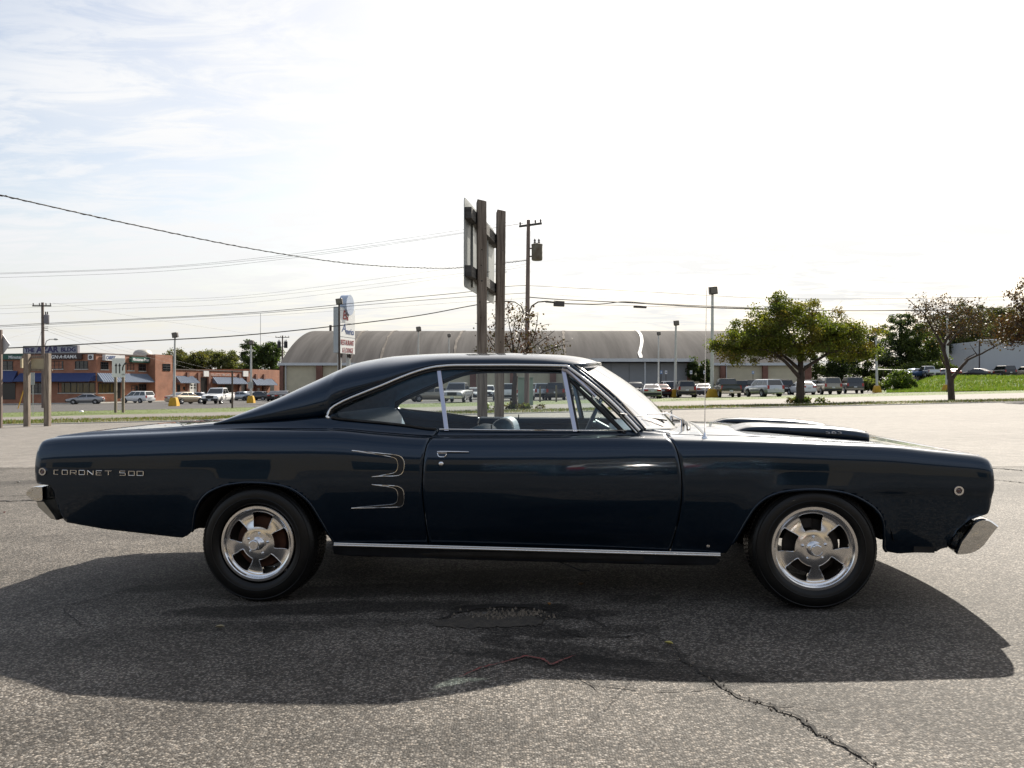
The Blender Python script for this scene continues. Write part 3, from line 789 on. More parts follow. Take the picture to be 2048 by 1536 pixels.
# white tar patch and paler seams running over the roof
M_PATCH = pm('white_roof_sealant', (.75, .73, .68), .7, var=.1, vscale=2)
M_SEAM = pm('pale_roof_seam', (.17, .15, .13), .9, spec=.1, var=.3, vscale=1)
def roof_ribbon(name, pts, mat, up):
    vs = []; r = random.Random(len(pts))
    for (t, px, wpx) in pts:
        y, z = arc_pt(t)
        for s in (-1, 1):
            vs.append((at(px + s * wpx / 2, y) - 5, y - 130, z - HB_.location.z + up))
    n = len(pts); return MB().add(vs, [(2 * i, 2 * i + 2, 2 * i + 3, 2 * i + 1) for i in range(n - 1)]).build(name, mat, HB_)
roof_ribbon('roof_patch', [(.07, 1282, 6), (.10, 1281, 8), (.14, 1279, 7), (.20, 1281, 6), (.28, 1283, 6), (.36, 1284, 6), (.46, 1283, 6), (.56, 1281, 6), (.66, 1278, 6), (.78, 1275, 6), (.88, 1272, 5), (.97, 1270, 3)], M_PATCH, .09)
for px in (700, 760, 905, 1130):
    roof_ribbon('roof_seam', [(t, px + (36 if px < 800 else 26 if px < 1000 else -4) * t + random.uniform(-1.5, 1.5), random.uniform(2, 7)) for t in np.linspace(.04, .97, 12)], M_SEAM, .07)
fl_ = MB(); fl_.tube([(at(661, 157) - 5, 27, ZR - HB_.location.z - .4), (at(661, 157) - 5, 27, ZR - HB_.location.z + 1.25)], .25, 8); fl_.build('roof_flue', M_DKPIPE, HB_, 60)

# ---- pale metal warehouse on the right
def corr_mat():
    m = pm('pale_corrugated_metal', (.46, .48, .50), .5, .1); t = m.node_tree; b = t.nodes['Principled BSDF']
    tcn = t.nodes.new('ShaderNodeTexCoord'); wv = t.nodes.new('ShaderNodeTexWave'); wv.bands_direction = 'X'; wv.inputs['Scale'].default_value = 1.6
    t.links.new(tcn.outputs['Object'], wv.inputs['Vector']); bp = t.nodes.new('ShaderNodeBump'); bp.inputs['Strength'].default_value = .6; bp.inputs['Distance'].default_value = .05
    t.links.new(wv.outputs['Fac'], bp.inputs['Height']); t.links.new(bp.outputs[0], b.inputs['Normal']); return m
WH = empty('metal_warehouse', (at(1957, 150), 150, 1.5)); tag(WH, 'pale grey corrugated metal warehouse on top of the grassy bank', 'building')
m = MB(); z0w, z1w = -2.5, zat(682, 150) - 1.5
m.add([(0, 0, z0w), (26, -6, z0w), (26, -6, z1w + 1.0), (0, 0, z1w), (3, 26, z0w), (29, 20, z0w), (29, 20, z1w + 1.0), (3, 26, z1w)], [(0, 1, 2, 3), (1, 5, 6, 2), (5, 4, 7, 6), (4, 0, 3, 7), (3, 2, 6, 7)])
m.build('wall', corr_mat(), WH)
m = MB(); m.tube([(-.3, -.2, z1w + .05), (26.2, -6.2, z1w + 1.05)], .16, 4); m.build('eave_trim', M_WHITE, WH)
m = MB(); m.tube([(.1, -.12, z0w), (.1, -.12, z1w)], .10, 6); m.build('downpipe', M_DKPIPE, WH)
SH = empty('small_shed', (at(1830, 170), 170, 1.0)); tag(SH, 'small pale gabled roof showing between the dark trees on the right', 'building')
m = MB(); a_, b_ = 0, at(1905, 170) - at(1830, 170)
m.box((b_ / 2, 4, 1.5), (b_, 8, 5)); m.build('wall', pm('shed_wall', (.3, .28, .24), .8), SH)
m = MB(); m.prism([(-.4, 3.6), (b_ / 2, 6.6), (b_ + .4, 3.6)], -.6, 8.6, 'XZ'); m.build('gable_roof', pm('shed_roof', (.17, .16, .14), .8, var=.2, vscale=1), SH)

# ---- grassy bank on the right
def bank_z(px, t):
    return t
BK = []
m = MB(); nx, ny = 60, 16; vs = []
for i in range(nx + 1):
    px = 1755 + (2900 - 1755) * i / nx
    a = gp(px, min(L4(px) + 0.2, 786)); 
    rise = sstep(1780, 1885, px)
    Yb = 100 + .0 * px
    for k in range(ny + 1):
        t = k / ny; Y = (95 + t * 34)
        x = at(px, Y); g = G(x, Y)
        top = zat(754.5, 129)
        z = g + (top - g) * rise * (sstep(0.05, .86, t)) + .02
        z += .12 * mnoise.noise(Vector((x * .25, Y * .25, 0))) * rise
        vs.append((x, Y, z))
for i in range(nx):
    for k in range(ny):
        a = i * (ny + 1) + k; m.add([], [])
fs = [(i * (ny + 1) + k, (i + 1) * (ny + 1) + k, (i + 1) * (ny + 1) + k + 1, i * (ny + 1) + k + 1) for i in range(nx) for k in range(ny)]
m.v = vs; m.f = fs; m.mi = [0] * len(fs)
M_BANK = pm('sunny_bank_grass', (.070, .115, .014), .95, color2=(.10, .135, .03), vscale=.35, vdetail=8, bump=.5, bscale=3)
bk = m.build('grassy_bank', M_BANK, smooth_angle=60); bk['kind'] = 'structure'
ZTOP = zat(754.5, 129)
m = MB(); m.quad((at(1860, 129), 129, ZTOP + .03), (at(2900, 129), 129, ZTOP + .03), (at(2900, 190), 190, ZTOP + .03), (at(1860, 190), 190, ZTOP + .03))
tag(m.build('upper_car_park', M_FARLOT), kind='structure')
# grass blades on the bank face
r = np.random.default_rng(8); V = []; C = []
for q in range(26000):
    i = r.uniform(1, nx * .42); k = r.uniform(0, ny - 1.5); i0, k0 = int(i), int(k); fi, fk = i - i0, k - k0
    A = np.array(vs[i0 * (ny + 1) + k0]); B = np.array(vs[(i0 + 1) * (ny + 1) + k0]); D = np.array(vs[i0 * (ny + 1) + k0 + 1]); p = A + (B - A) * fi + (D - A) * fk
    h = r.uniform(.12, .45) * (.5 + .9 * (mnoise.noise(Vector((p[0] * .4, p[1] * .4, 2))) * .5 + .5)); w = h * .16; an = r.uniform(0, 6.28); lx, ly = r.normal(0, .3 * h, 2)
    V += [(p[0] - w * math.cos(an), p[1] - w * math.sin(an), p[2] - .03), (p[0] + w * math.cos(an), p[1] + w * math.sin(an), p[2] - .03), (p[0] + lx, p[1] + ly, p[2] + h)]
    c = [(.08, .15, .02), (.11, .17, .03), (.15, .19, .05)][int(r.integers(3))]; kk = r.uniform(.75, 1.25); C += [(c[0] * kk, c[1] * kk, c[2] * kk, 1)] * 3
me = bpy.data.meshes.new('bank_grass'); me.from_pydata(V, [], [(i, i + 1, i + 2) for i in range(0, len(V), 3)])
at_ = me.color_attributes.new('tint', 'FLOAT_COLOR', 'POINT'); at_.data.foreach_set('color', np.array(C, 'f').ravel()); me.materials.append(leaf_mat('grass_blade'))
o = link_mesh('bank_grass', me); tag(o, 'bright green rough grass on the sunny bank at the right', kind='stuff')
# ================================================================== hero car
# car coordinates: x forward, y to the far side (near side is y<0), z up, metres
THETA = math.atan(0.1057)
HALF = 0.975
CAR_ROOT = empty('muscle_car', (HALF * math.sin(THETA), 4.2 + HALF * math.cos(THETA), 0), -THETA)
tag(CAR_ROOT, 'dark blue two-door fastback muscle car with chrome five-spoke wheels parked in front', 'car')

def pch(knots):
    xs = np.array([k[0] for k in knots], float); ys = np.array([k[1] for k in knots], float)
    h = np.diff(xs); d = np.diff(ys) / h
    m = np.zeros(len(xs))
    for i in range(1, len(xs) - 1):
        if d[i - 1] * d[i] > 0:
            w1 = 2 * h[i] + h[i - 1]; w2 = h[i] + 2 * h[i - 1]
            m[i] = (w1 + w2) / (w1 / d[i - 1] + w2 / d[i])
    m[0] = d[0]; m[-1] = d[-1]
    def f(x):
        if x <= xs[0]: return float(ys[0])
        if x >= xs[-1]: return float(ys[-1])
        i = int(np.searchsorted(xs, x) - 1); t = (x - xs[i]) / h[i]
        return float(ys[i] * (1 + 2 * t) * (1 - t) ** 2 + m[i] * h[i] * t * (1 - t) ** 2 + ys[i + 1] * t * t * (3 - 2 * t) + m[i + 1] * h[i] * t * t * (t - 1))
    return f

hw = pch([(-2.72, .922), (-2.69, .937), (-2.5, .952), (-2.0, .963), (-1.4, .975), (-.9, .968), (-.3, .95), (.3, .948), (.9, .952), (1.5, .962), (2.0, .945), (2.25, .945), (2.36, .943), (2.395, .936), (2.41, .925)])
zs = pch([(-2.72, .85), (-2.66, .862), (-2.55, .871), (-2.05, .896), (-1.43, .921), (-1.0, .922), (-.73, .902), (-.447, .886), (.0, .889), (.3, .893), (.6, .894), (.83, .888), (1.31, .88), (1.62, .87), (1.93, .857), (2.11, .838), (2.23, .826), (2.35, .812), (2.39, .798), (2.41, .78)])
zbelt = pch([(-2.72, .862), (-2.55, .884), (-2.05, .915), (-1.68, .945), (-1.3, .966), (-1.05, .985), (-.978, .974), (-.787, .958), (-.608, .940), (-.46, .921), (.0, .919), (.6, .920), (.72, .914), (.83, .902), (.95, .897)])
def hbelt(x): return .80 - .012 * sstep(-1.1, -.5, x)
def hood_z(x, h):
    t = sstep(1.15, 2.0, x); zf = zs(x) + .009 - .010 * t
    crown = .036 * (1 - t) - .002
    return zf + crown * (1 - min(1, abs(h) / .76) ** 2)

ARCH_R = [(-1.822, .328), (-1.792, .353), (-1.778, .383), (-1.749, .479), (-1.686, .563), (-1.592, .612), (-1.5, .631), (-1.421, .637), (-1.294, .630), (-1.19, .602), (-1.106, .536), (-1.051, .440), (-1.018, .37), (-.985, .300)]
ARCH_F = [(1.085, .240), (1.127, .318), (1.166, .392), (1.207, .477), (1.251, .549), (1.316, .602), (1.41, .630), (1.551, .638), (1.69, .620), (1.79, .575), (1.854, .522), (1.884, .465), (1.895, .389), (1.902, .335), (1.918, .311)]
ARC_R = np.array(crom(ARCH_R)); ARC_F = np.array(crom(ARCH_F))
OUT_REAR = crom([(-2.67, .606), (-2.695, .612), (-2.706, .64), (-2.712, .70), (-2.711, .765), (-2.706, .816), (-2.695, .846), (-2.672, .866)], 5)
OUT_QUARTER = [(-2.60, .600), (-2.585, .50), (-2.556, .404), (-2.536, .387), (-2.314, .352), (-1.916, .315), (-1.857, .312)] + list(map(tuple, ARC_R)) + [(-.44, .297), (-.2, .297), (-.2, 1.3), (-2.66, 1.3)] + OUT_REAR[::-1]
OUT_NOSE = crom([(2.373, .9), (2.380, .812), (2.392, .785), (2.401, .744), (2.406, .682), (2.403, .621), (2.394, .55), (2.384, .522), (2.35, .508), (2.298, .483), (2.251, .432), (2.212, .36)], 5)
OUT_FENDER = [(.60, .292)] + [(1.05, .284)] + [tuple(p) for p in ARC_F[4:]] + [(1.978, .300), (2.164, .316), (2.188, .335), (2.212, .338)] + OUT_NOSE[::-1] + [(2.373, 1.3), (.60, 1.3)]
OUT_DOOR = [(-.6, .296), (.9, .286), (.9, 1.3), (-.6, 1.3)]
OUT_SILL = [(-1.0, .285), (-.996, .236), (-.9, .225), (-.007, .213), (.922, .212), (1.06, .219), (1.085, .245), (1.05, .282), (0, .289)]

def seg_near(P, poly, closed=True):
    A = np.asarray(poly, float); B = np.roll(A, -1, 0)
    if not closed: A = A[:-1]; B = B[:-1]
    d = B - A; L = np.maximum((d ** 2).sum(1), 1e-12)
    t = np.clip(((np.array(P) - A) * d).sum(1) / L, 0, 1)
    Q = A + d * t[:, None]; dd = ((Q - np.array(P)) ** 2).sum(1); i = int(dd.argmin())
    return tuple(Q[i]), math.sqrt(dd[i])
def inpoly(P, poly):
    x, y = P; c = False; n = len(poly); j = n - 1
    for i in range(n):
        xi, yi = poly[i]; xj, yj = poly[j]
        if (yi > y) != (yj > y) and x < (xj - xi) * (y - yi) / (yj - yi) + xi: c = not c
        j = i
    return c
def arch_bulge(x, z):
    if z > .80 or z < .25: return 0.0
    b = 0.0
    if -2.1 < x < -.8:
        _, d = seg_near((x, z), ARC_R, False); b = .006 * math.exp(-(d / .05) ** 2)
    elif .95 < x < 2.1:
        _, d = seg_near((x, z), ARC_F, False); b = .006 * math.exp(-(d / .05) ** 2)
    return b
ZM = .66; DSH = .125
def low_in(x, z):
    t = (ZM - z)
    v = .34 * max(0, t) ** 1.45
    v += .014 * sstep(.648, .600, z) * sstep(1.55, 1.95, x)
    v += .010 * sstep(.40, .30, z)
    return v
def sh_exp(x):
    t = sstep(.2, 1.3, x); return .60 - .17 * t, .84 - .20 * t       # tighter shoulder towards the nose
def side_pt(x, s, hend=None, zend=None):
    """half width and height on the body side: s 0-1 flank, 1-2 shoulder, 2-3 top ledge"""
    w = hw(x)
    if s <= 1:
        z = .20 + (ZM - .20) * s
        return w - low_in(x, z) + arch_bulge(x, z), z
    top = zs(x); H = top - ZM
    if s <= 2:
        ph = (s - 1) * math.pi / 2
        ec, es = sh_exp(x)
        return w - DSH * (1 - max(0, math.cos(ph)) ** ec), ZM + H * math.sin(ph) ** es
    t = s - 2; h0 = w - DSH
    he = hend if hend is not None else hbelt(x); ze = zend if zend is not None else zbelt(x)
    return h0 + (he - h0) * t, top + (ze - top) * (t ** 1.3)
def s_of_z(x, z):
    if z <= ZM: return max(0, (z - .20) / (ZM - .20))
    H = zs(x) - ZM
    q = min(1, max(0, (z - ZM) / H))
    return 1 + math.asin(q ** (1 / sh_exp(x)[1])) / (math.pi / 2)
def flank(x, z, off=0.0):
    h, z2 = side_pt(x, s_of_z(x, z)); return Vector((x, -(h + off), z2))

S_ROWS = [i / 26 for i in range(27)] + [1 + i / 18 for i in range(1, 19)] + [2 + i / 5 for i in range(1, 6)]
def side_panel(name, xa, xb, outline, mats, sgn, s_rows=S_ROWS, endfun=None, thick=.016, step=.016):
    """body-side panel between two seams xa(z), xb(z), cut to a side outline; sgn -1 near side, 1 far side"""
    nu = max(4, int((xb(.6) - xa(.6)) / step)); nr = len(s_rows)
    P = np.zeros((nu + 1, nr, 2)); Y = np.zeros((nu + 1, nr))
    def pt(x, s):
        if endfun: he, ze = endfun(x)
        else: he = ze = None
        return side_pt(x, s, he, ze)
    for j, s in enumerate(s_rows):
        for i in range(nu + 1):
            u = i / nu
            xm = (xa(.7) + xb(.7)) / 2
            x = xm
            for _ in range(3):
                h, z = pt(x, s); x = xa(z) + (xb(z) - xa(z)) * u
            h, z = pt(x, s)
            P[i, j] = (x, z); Y[i, j] = h
    ins = np.array([[inpoly(P[i, j], outline) for j in range(nr)] for i in range(nu + 1)])
    keep = {}; vs = []; fs = []
    snapped = {}
    def vid(i, j):
        k = (i, j)
        if k in keep: return keep[k]
        x, z = P[i, j]; h = Y[i, j]
        if not ins[i, j]:
            (x, z), _ = seg_near((x, z), outline)
            if s_rows[j] <= 2: h, _z = side_pt(x, s_of_z(x, z))
            else: h = pt(x, s_rows[j])[0]
        keep[k] = len(vs); vs.append((x, sgn * h, z)); return keep[k]
    for i in range(nu):
        for j in range(nr - 1):
            q = [(i, j), (i + 1, j), (i + 1, j + 1), (i, j + 1)]
            c = sum(ins[a] for a in q)
            if c >= 1: fs.append([vid(*a) for a in q])
    bm = bmesh.new()
    bv = [bm.verts.new(v) for v in vs]
    for f in fs:
        try: bm.faces.new([bv[k] for k in (f if sgn < 0 else f[::-1])])
        except ValueError: pass
    bmesh.ops.remove_doubles(bm, verts=bm.verts, dist=.0006)
    bmesh.ops.dissolve_degenerate(bm, edges=bm.edges, dist=.0004)
    me = bpy.data.meshes.new(name); bm.to_mesh(me); bm.free()
    for m in mats: me.materials.append(m)
    o = link_mesh(name, me, CAR_ROOT)
    smooth(me, 50)
    so = o.modifiers.new('thickness', 'SOLIDIFY'); so.thickness = thick; so.offset = -1
    if len(mats) > 1: so.material_offset = 1; so.material_offset_rim = 0
    return o

def grid_patch(name, f, nu, nv, mats, thick=0.0, keepf=None, flip=False, ang=45):
    vs = [f(i / nu, j / nv) for i in range(nu + 1) for j in range(nv + 1)]
    fs = []
    for i in range(nu):
        for j in range(nv):
            if keepf and not keepf((i + .5) / nu, (j + .5) / nv): continue
            a = i * (nv + 1) + j
            q = (a, a + nv + 1, a + nv + 2, a + 1)
            fs.append(q[::-1] if flip else q)
    me = bpy.data.meshes.new(name); me.from_pydata([tuple(v) for v in vs], [], fs)
    bm = bmesh.new(); bm.from_mesh(me)
    bmesh.ops.delete(bm, geom=[v for v in bm.verts if not v.link_faces], context='VERTS')
    bmesh.ops.remove_doubles(bm, verts=bm.verts, dist=.0003)
    bm.to_mesh(me); bm.free()
    for m in mats: me.materials.append(m)
    o = link_mesh(name, me, CAR_ROOT); smooth(me, ang)
    if thick:
        so = o.modifiers.new('thickness', 'SOLIDIFY'); so.thickness = thick; so.offset = -1
        if len(mats) > 1: so.material_offset = 1; so.material_offset_rim = 0
    return o

# ---- car materials
def paint_mat():
    m = bpy.data.materials.new('dark_blue_metallic_paint'); m.use_nodes = True
    t = m.node_tree; b = t.nodes['Principled BSDF']
    b.inputs['Base Color'].default_value = (.006, .021, .052, 1)
    b.inputs['Metallic'].default_value = .72; b.inputs['Roughness'].default_value = .30
    b.inputs['Coat Weight'].default_value = 1.0; b.inputs['Coat Roughness'].default_value = .015
    b.inputs['Coat IOR'].default_value = 1.42
    tcn = t.nodes.new('ShaderNodeTexCoord'); v = t.nodes.new('ShaderNodeTexNoise')
    v.inputs['Scale'].default_value = 900; v.inputs['Detail'].default_value = 1
    t.links.new(tcn.outputs['Object'], v.inputs['Vector'])
    mx = t.nodes.new('ShaderNodeMix'); mx.data_type = 'RGBA'
    mx.inputs[6].default_value = (.0005, .0068, .019, 1); mx.inputs[7].default_value = (.0016, .021, .047, 1)
    t.links.new(v.outputs['Fac'], mx.inputs[0]); t.links.new(mx.outputs[2], b.inputs['Base Color'])
    # slight orange peel in the clear coat
    n = t.nodes.new('ShaderNodeTexNoise'); n.inputs['Scale'].default_value = 3.2; n.inputs['Detail'].default_value = 2
    t.links.new(tcn.outputs['Object'], n.inputs['Vector'])
    bp = t.nodes.new('ShaderNodeBump'); bp.inputs['Strength'].default_value = .10; bp.inputs['Distance'].default_value = .014
    t.links.new(n.outputs['Fac'], bp.inputs['Height']); t.links.new(bp.outputs[0], b.inputs['Coat Normal'])
    return m
M_PAINT = paint_mat()
M_CHROME = pm('chrome', (.82, .82, .83), .07, 1.0, bump=.02, bscale=20)
M_BRUSH = pm('brushed_stainless_trim', (.55, .55, .62), .28, 1.0)
M_TRIM = pm('stainless_moulding', (.80, .78, .74), .16, 1.0)
M_ALU = pm('polished_aluminium', (.86, .85, .84), .16, 1.0)
M_BLACK = pm('black_rubber', (.012, .012, .012), .6)
M_TYRE = pm('tyre_rubber', (.006, .006, .006), .42, spec=.35, var=.3, vscale=14, bump=.05, bscale=90)
M_UNDER = pm('underbody_dirt', (.022, .020, .018), .85, var=.4, vscale=8)
M_SILL = pm('dusty_black_sill', (.012, .014, .018), .45, coat=.4, var=.5, vscale=9, coat_rough=.25)
M_VINYL = pm('pale_blue_vinyl', (.13, .20, .27), .42, var=.08, vscale=20, bump=.15, bscale=160)
M_DKVINYL = pm('dark_blue_vinyl', (.026, .058, .11), .45, var=.15, vscale=12, bump=.1, bscale=160)
M_HEADLINER = pm('blue_headliner', (.10, .18, .27), .7, var=.1, vscale=30)
M_GLASS = glass_mat('car_window_glass', (.80, .86, .86), 1.0, .018)
M_WSGLASS = glass_mat('windshield_glass', (.70, .84, .84), 1.2, .05)
M_RUST = pm('rusty_brake_drum', (.10, .036, .014), .85, 0, color2=(.035, .015, .010), vscale=24)
M_IRON = pm('brake_iron', (.030, .025, .022), .65, .3, var=.4, vscale=20)
M_RED = pm('red_lamp_lens', (.35, .01, .012), .15, coat=.6)
M_AMBER = pm('smoked_marker_lens', (.10, .05, .045), .12, coat=.8)
M_CLEAR = pm('clear_lamp_lens', (.6, .6, .58), .12, coat=.8)
M_SCOOP = pm('black_scoop_paint', (.006, .007, .010), .25, coat=.8, coat_rough=.06)

door_f = pch([(.20, .812), (.293, .825), (.376, .843), (.471, .863), (.569, .874), (.664, .876), (.761, .866), (.851, .843), (.893, .815), (.93, .80)])
door_r = pch([(.20, -.465), (.309, -.467), (.415, -.472), (.58, -.483), (.713, -.480), (.814, -.470), (.880, -.452), (.900, -.438), (.93, -.425)])
GAP = .0035
def fend_end(x):
    t = sstep(.78, 1.0, x)
    he = .788 + (.752 - .788) * t
    return he, (zbelt(x) if x < .78 else zbelt(x) * (1 - t) + hood_z(x, he) * t)
for sgn in (-1, 1):
    q = side_panel('quarter_panel', lambda z: -2.725, lambda z: door_r(z) - GAP, OUT_QUARTER, [M_PAINT, M_DKVINYL], sgn)
    d = side_panel('door', lambda z: door_r(z) + GAP, lambda z: door_f(z) - GAP, OUT_DOOR, [M_PAINT, M_DKVINYL], sgn)
    f = side_panel('front_fender', lambda z: door_f(z) + GAP, lambda z: 2.416, OUT_FENDER, [M_PAINT, M_UNDER], sgn, endfun=fend_end)
    k = side_panel('rocker_panel', lambda z: -1.01, lambda z: 1.10, OUT_SILL, [M_SILL, M_SILL], sgn, s_rows=[i / 40 for i in range(9)])
    if sgn < 0: NEAR_DOOR, NEAR_Q, NEAR_F = d, q, f
    else: FAR_DOOR = d

# black backing tubes added behind every door seam to stop light leaking through
for sgn in (-1, 1):
    for seam in (door_f, door_r):
        zz_ = np.linspace(.30, .83, 22)
        MB().tube([Vector((seam(z), sgn * (abs(flank(seam(z), z).y) - .034), z)) for z in zz_], .012, 6).build('seam_backing', M_BLACK, CAR_ROOT, 60)
# rolled wheel-arch lips
for sgn in (-1, 1):
    for A_ in (ARC_R[6:], ARC_F[8:]):
        MB().tube([Vector((p.x, sgn * (abs(p.y) - .004), p.z)) for p in [flank(x, z, 0) for x, z in A_]], .0075, 8).build('wheel_arch_lip', M_PAINT, CAR_ROOT, 60)
# ---- roof with sail panels
drip = pch([(-1.75, .94), (-1.3, .966), (-1.066, .986), (-1.05, 1.03), (-1.025, 1.052), (-.98, 1.077), (-.88, 1.120), (-.764, 1.167), (-.66, 1.212), (-.565, 1.247), (-.51, 1.262), (-.457, 1.272), (-.35, 1.279), (-.03, 1.279), (.276, 1.273), (.42, 1.266), (.5, 1.262)])
zc = pch([(-1.75, .950), (-1.70, .968), (-1.64, 1.000), (-1.59, 1.027), (-1.512, 1.064), (-1.396, 1.122), (-1.28, 1.184), (-1.158, 1.245), (-1.089, 1.280), (-.99, 1.316), (-.9, 1.333), (-.78, 1.350), (-.456, 1.362), (-.1, 1.363), (.064, 1.357), (.222, 1.350), (.34, 1.336), (.417, 1.318), (.464, 1.298), (.5, 1.28)])
def h_edge(x):
    return .80 - max(0, drip(x) - .955) * .42
def roof_pt(x0, v):
    """v -1..1 across"""
    av = abs(v); sg = -1 if v < 0 else 1
    sh = .17 * av * av * sstep(-.25, .464, x0)
    x = x0 - sh
    ze = drip(x); he = h_edge(x); c = zc(x0)
    ph = (1 - av) * math.pi / 2
    h = he * math.cos(ph) ** .80
    z = ze + (c - ze) * math.sin(ph) ** (.50 + .22 * sstep(-1.15, -.6, x0))
    return Vector((x, sg * h, z))
X_R0, X_R1 = -1.72, .464
def rf(u, w): return roof_pt(X_R0 + (X_R1 - X_R0) * u, 2 * w - 1)
def in_rear_glass(u, w):
    x = X_R0 + (X_R1 - X_R0) * u; v = abs(2 * w - 1)
    return -1.53 < x < -1.10 and v < .36
grid_patch('roof', rf, 110, 48, [M_PAINT, M_HEADLINER], .028, lambda u, w: not in_rear_glass(u, w))
grid_patch('rear_window', lambda u, w: rf(u, w) - Vector((0, 0, .040)), 110, 48, [M_GLASS], 0, in_rear_glass)
mb = MB()
rgp = [(-1.53, t) for t in np.linspace(-.36, .36, 14)] + [(x, .36) for x in np.linspace(-1.5, -1.13, 8)] + [(-1.10, t) for t in np.linspace(.36, -.36, 14)] + [(x, -.36) for x in np.linspace(-1.13, -1.5, 8)] + [(-1.53, -.36)]
mb.tube([roof_pt(x, v) - Vector((0, 0, .016)) for x, v in rgp], .007, 6).build('rear_window_trim', M_TRIM, CAR_ROOT, 60)
# wind deflector strip at the rear edge of the roof glass is a thin dark line in the photo: rain gutter ends
# ---- deck lid, tail panel
def deck_z(x, h):
    z0 = zbelt(x); return z0 + .012 * (1 - (abs(h) / .80) ** 2) + .010 * sstep(-2.7, -2.3, x) * (1 - (abs(h) / .80) ** 2)
grid_patch('trunk_lid', lambda u, w: Vector((-2.665 + u * (.945), (2 * w - 1) * .794, deck_z(-2.665 + u * .945, (2 * w - 1) * .794))), 50, 24, [M_PAINT], .02)
tp = MB(); tp.box((-2.655, 0, .735), (.05, 1.72, .25))
tail = tp.build('tail_panel', M_PAINT, CAR_ROOT, bevel=.015)
for sy in (-1, 1):
    for k in range(2):
        MB().box((-2.684, sy * (.36 + .32 * k), .74), (.02, .26, .10)).build('taillight', M_RED, CAR_ROOT, bevel=.012)
vl = MB(); vl.box((-2.575, 0, .49), (.05, 1.60, .20)).build('rear_valance', M_PAINT, CAR_ROOT, bevel=.01)
MB().box((-2.728, 0, .50), (.006, .31, .15)).build('license_plate', pm('plate_white', (.7, .7, .68), .4), CAR_ROOT)

# ---- cowl and hood
def wsb(h): return .95 - .245 * (abs(h) / .74) ** 2.2        # windshield foot line
def cowl_f(u, w):
    h = (2 * w - 1) * .755; x0 = wsb(h) - .03; x = x0 + (1.02 - x0) * u
    t = sstep(.80, 1.0, x)
    z = zbelt(min(x, .95)) * (1 - t) + hood_z(x, h) * t + (.0 if abs(h) > .7 else 0)
    return Vector((x, h, z + .012 * (1 - (h / .755) ** 2) * (1 - t)))
grid_patch('cowl', cowl_f, 14, 40, [M_PAINT], .015)
def hood_f(u, w):
    h = (2 * w - 1) * .745; x = 1.026 + (2.385 - 1.026) * u - .02 * (h / .745) ** 2
    z = hood_z(x, h) - .03 * sstep(2.30, 2.39, x) ** 2
    return Vector((x, h, z))
grid_patch('hood', hood_f, 70, 40, [M_PAINT], .02)
for sy in (-1, 1):                                  # dark louvre strips on the cowl
    MB().tube([cowl_f(.7, .5 + sy * t) + Vector((0, 0, .002)) for t in np.linspace(.06, .36, 12)], [.004] + [.012] * 10 + [.004], 6).build('cowl_vent', M_BLACK, CAR_ROOT, 60)
# ---- hood scoops
SCOOP_H = pch([(1.20, .001), (1.30, .034), (1.53, .054), (1.74, .066), (1.85, .064), (1.93, .055)])
def scoop(sy):
    xa, xb = 1.20, 1.93
    def f(u, w):
        x = xa + (xb - xa) * u
        hh = SCOOP_H(x)
        wd = .155 - .03 * (1 - u)
        a = math.pi * w
        yy = -math.cos(a); zz = math.sin(a)
        p = 2.0 / 4.5
        yy = math.copysign(abs(yy) ** p, yy); zz = zz ** p
        y = sy * .40 + yy * wd
        return Vector((x + .015 * (1 - abs(yy)), y, hood_z(x, y) - .004 + hh * zz))
    s = grid_patch('hood_scoop', f, 40, 28, [M_PAINT], .008)
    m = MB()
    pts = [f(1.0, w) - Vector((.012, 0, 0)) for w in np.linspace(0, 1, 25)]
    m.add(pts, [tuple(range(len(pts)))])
    g = m.build('scoop_mouth_fill', M_BLACK, CAR_ROOT)  # black sheet stands in for the shaded hollow of the open scoop
    # engine size badge on the outer flank
    if sy < 0:
        lettering('383', .034, pm('pale_badge_enamel', (.55, .55, .56), .35), CAR_ROOT, (1.70, sy * .40 - .150, hood_z(1.76, -.55) + .026), (R(88), 0, R(-1)), width=.085, height=.012, depth=.012, bold=.0, name='engine_badge')
    return s
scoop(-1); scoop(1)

# ---- nose: grille panel and headlamps
MB().box((2.335, 0, .655), (.03, 1.70, .27)).build('grille', M_BLACK, CAR_ROOT, bevel=.01)
for k in range(9):
    MB().box((2.353, 0, .56 + k * .024), (.012, 1.06, .006)).build('grille_bar', M_TRIM, CAR_ROOT)
for sy in (-1, 1):
    for k in range(2):
        c = (2.352, sy * (.60 + .18 * k), .655)
        h = MB().lathe([(.0001, .030), (.04, .026), (.070, .012), (.075, 0)], c, 'X', 20).build('headlight', M_CLEAR, CAR_ROOT, 60)
        MB().lathe([(.074, -.01), (.074, .012), (.086, .012), (.088, -.01)], c, 'X', 20).build('bezel', M_CHROME, h, 60)
        # bezel sits in car space: parent has no transform
MB().box((2.25, 0, .40), (.12, 1.62, .14)).build('front_valance', M_PAINT, CAR_ROOT, bevel=.02)
MB().box((2.372, 0, .80), (.02, 1.66, .02)).build('grille_header', M_CHROME, CAR_ROOT, bevel=.006)

MB().box((2.315, 0, .478), (.15, 1.56, .05)).build('bumper_filler', M_UNDER, CAR_ROOT)  # splash pan filler, added to block sun leaking behind the bumper
MB().box((2.10, 0, .40), (.10, 1.72, .18)).build('lower_crossmember', M_UNDER, CAR_ROOT)
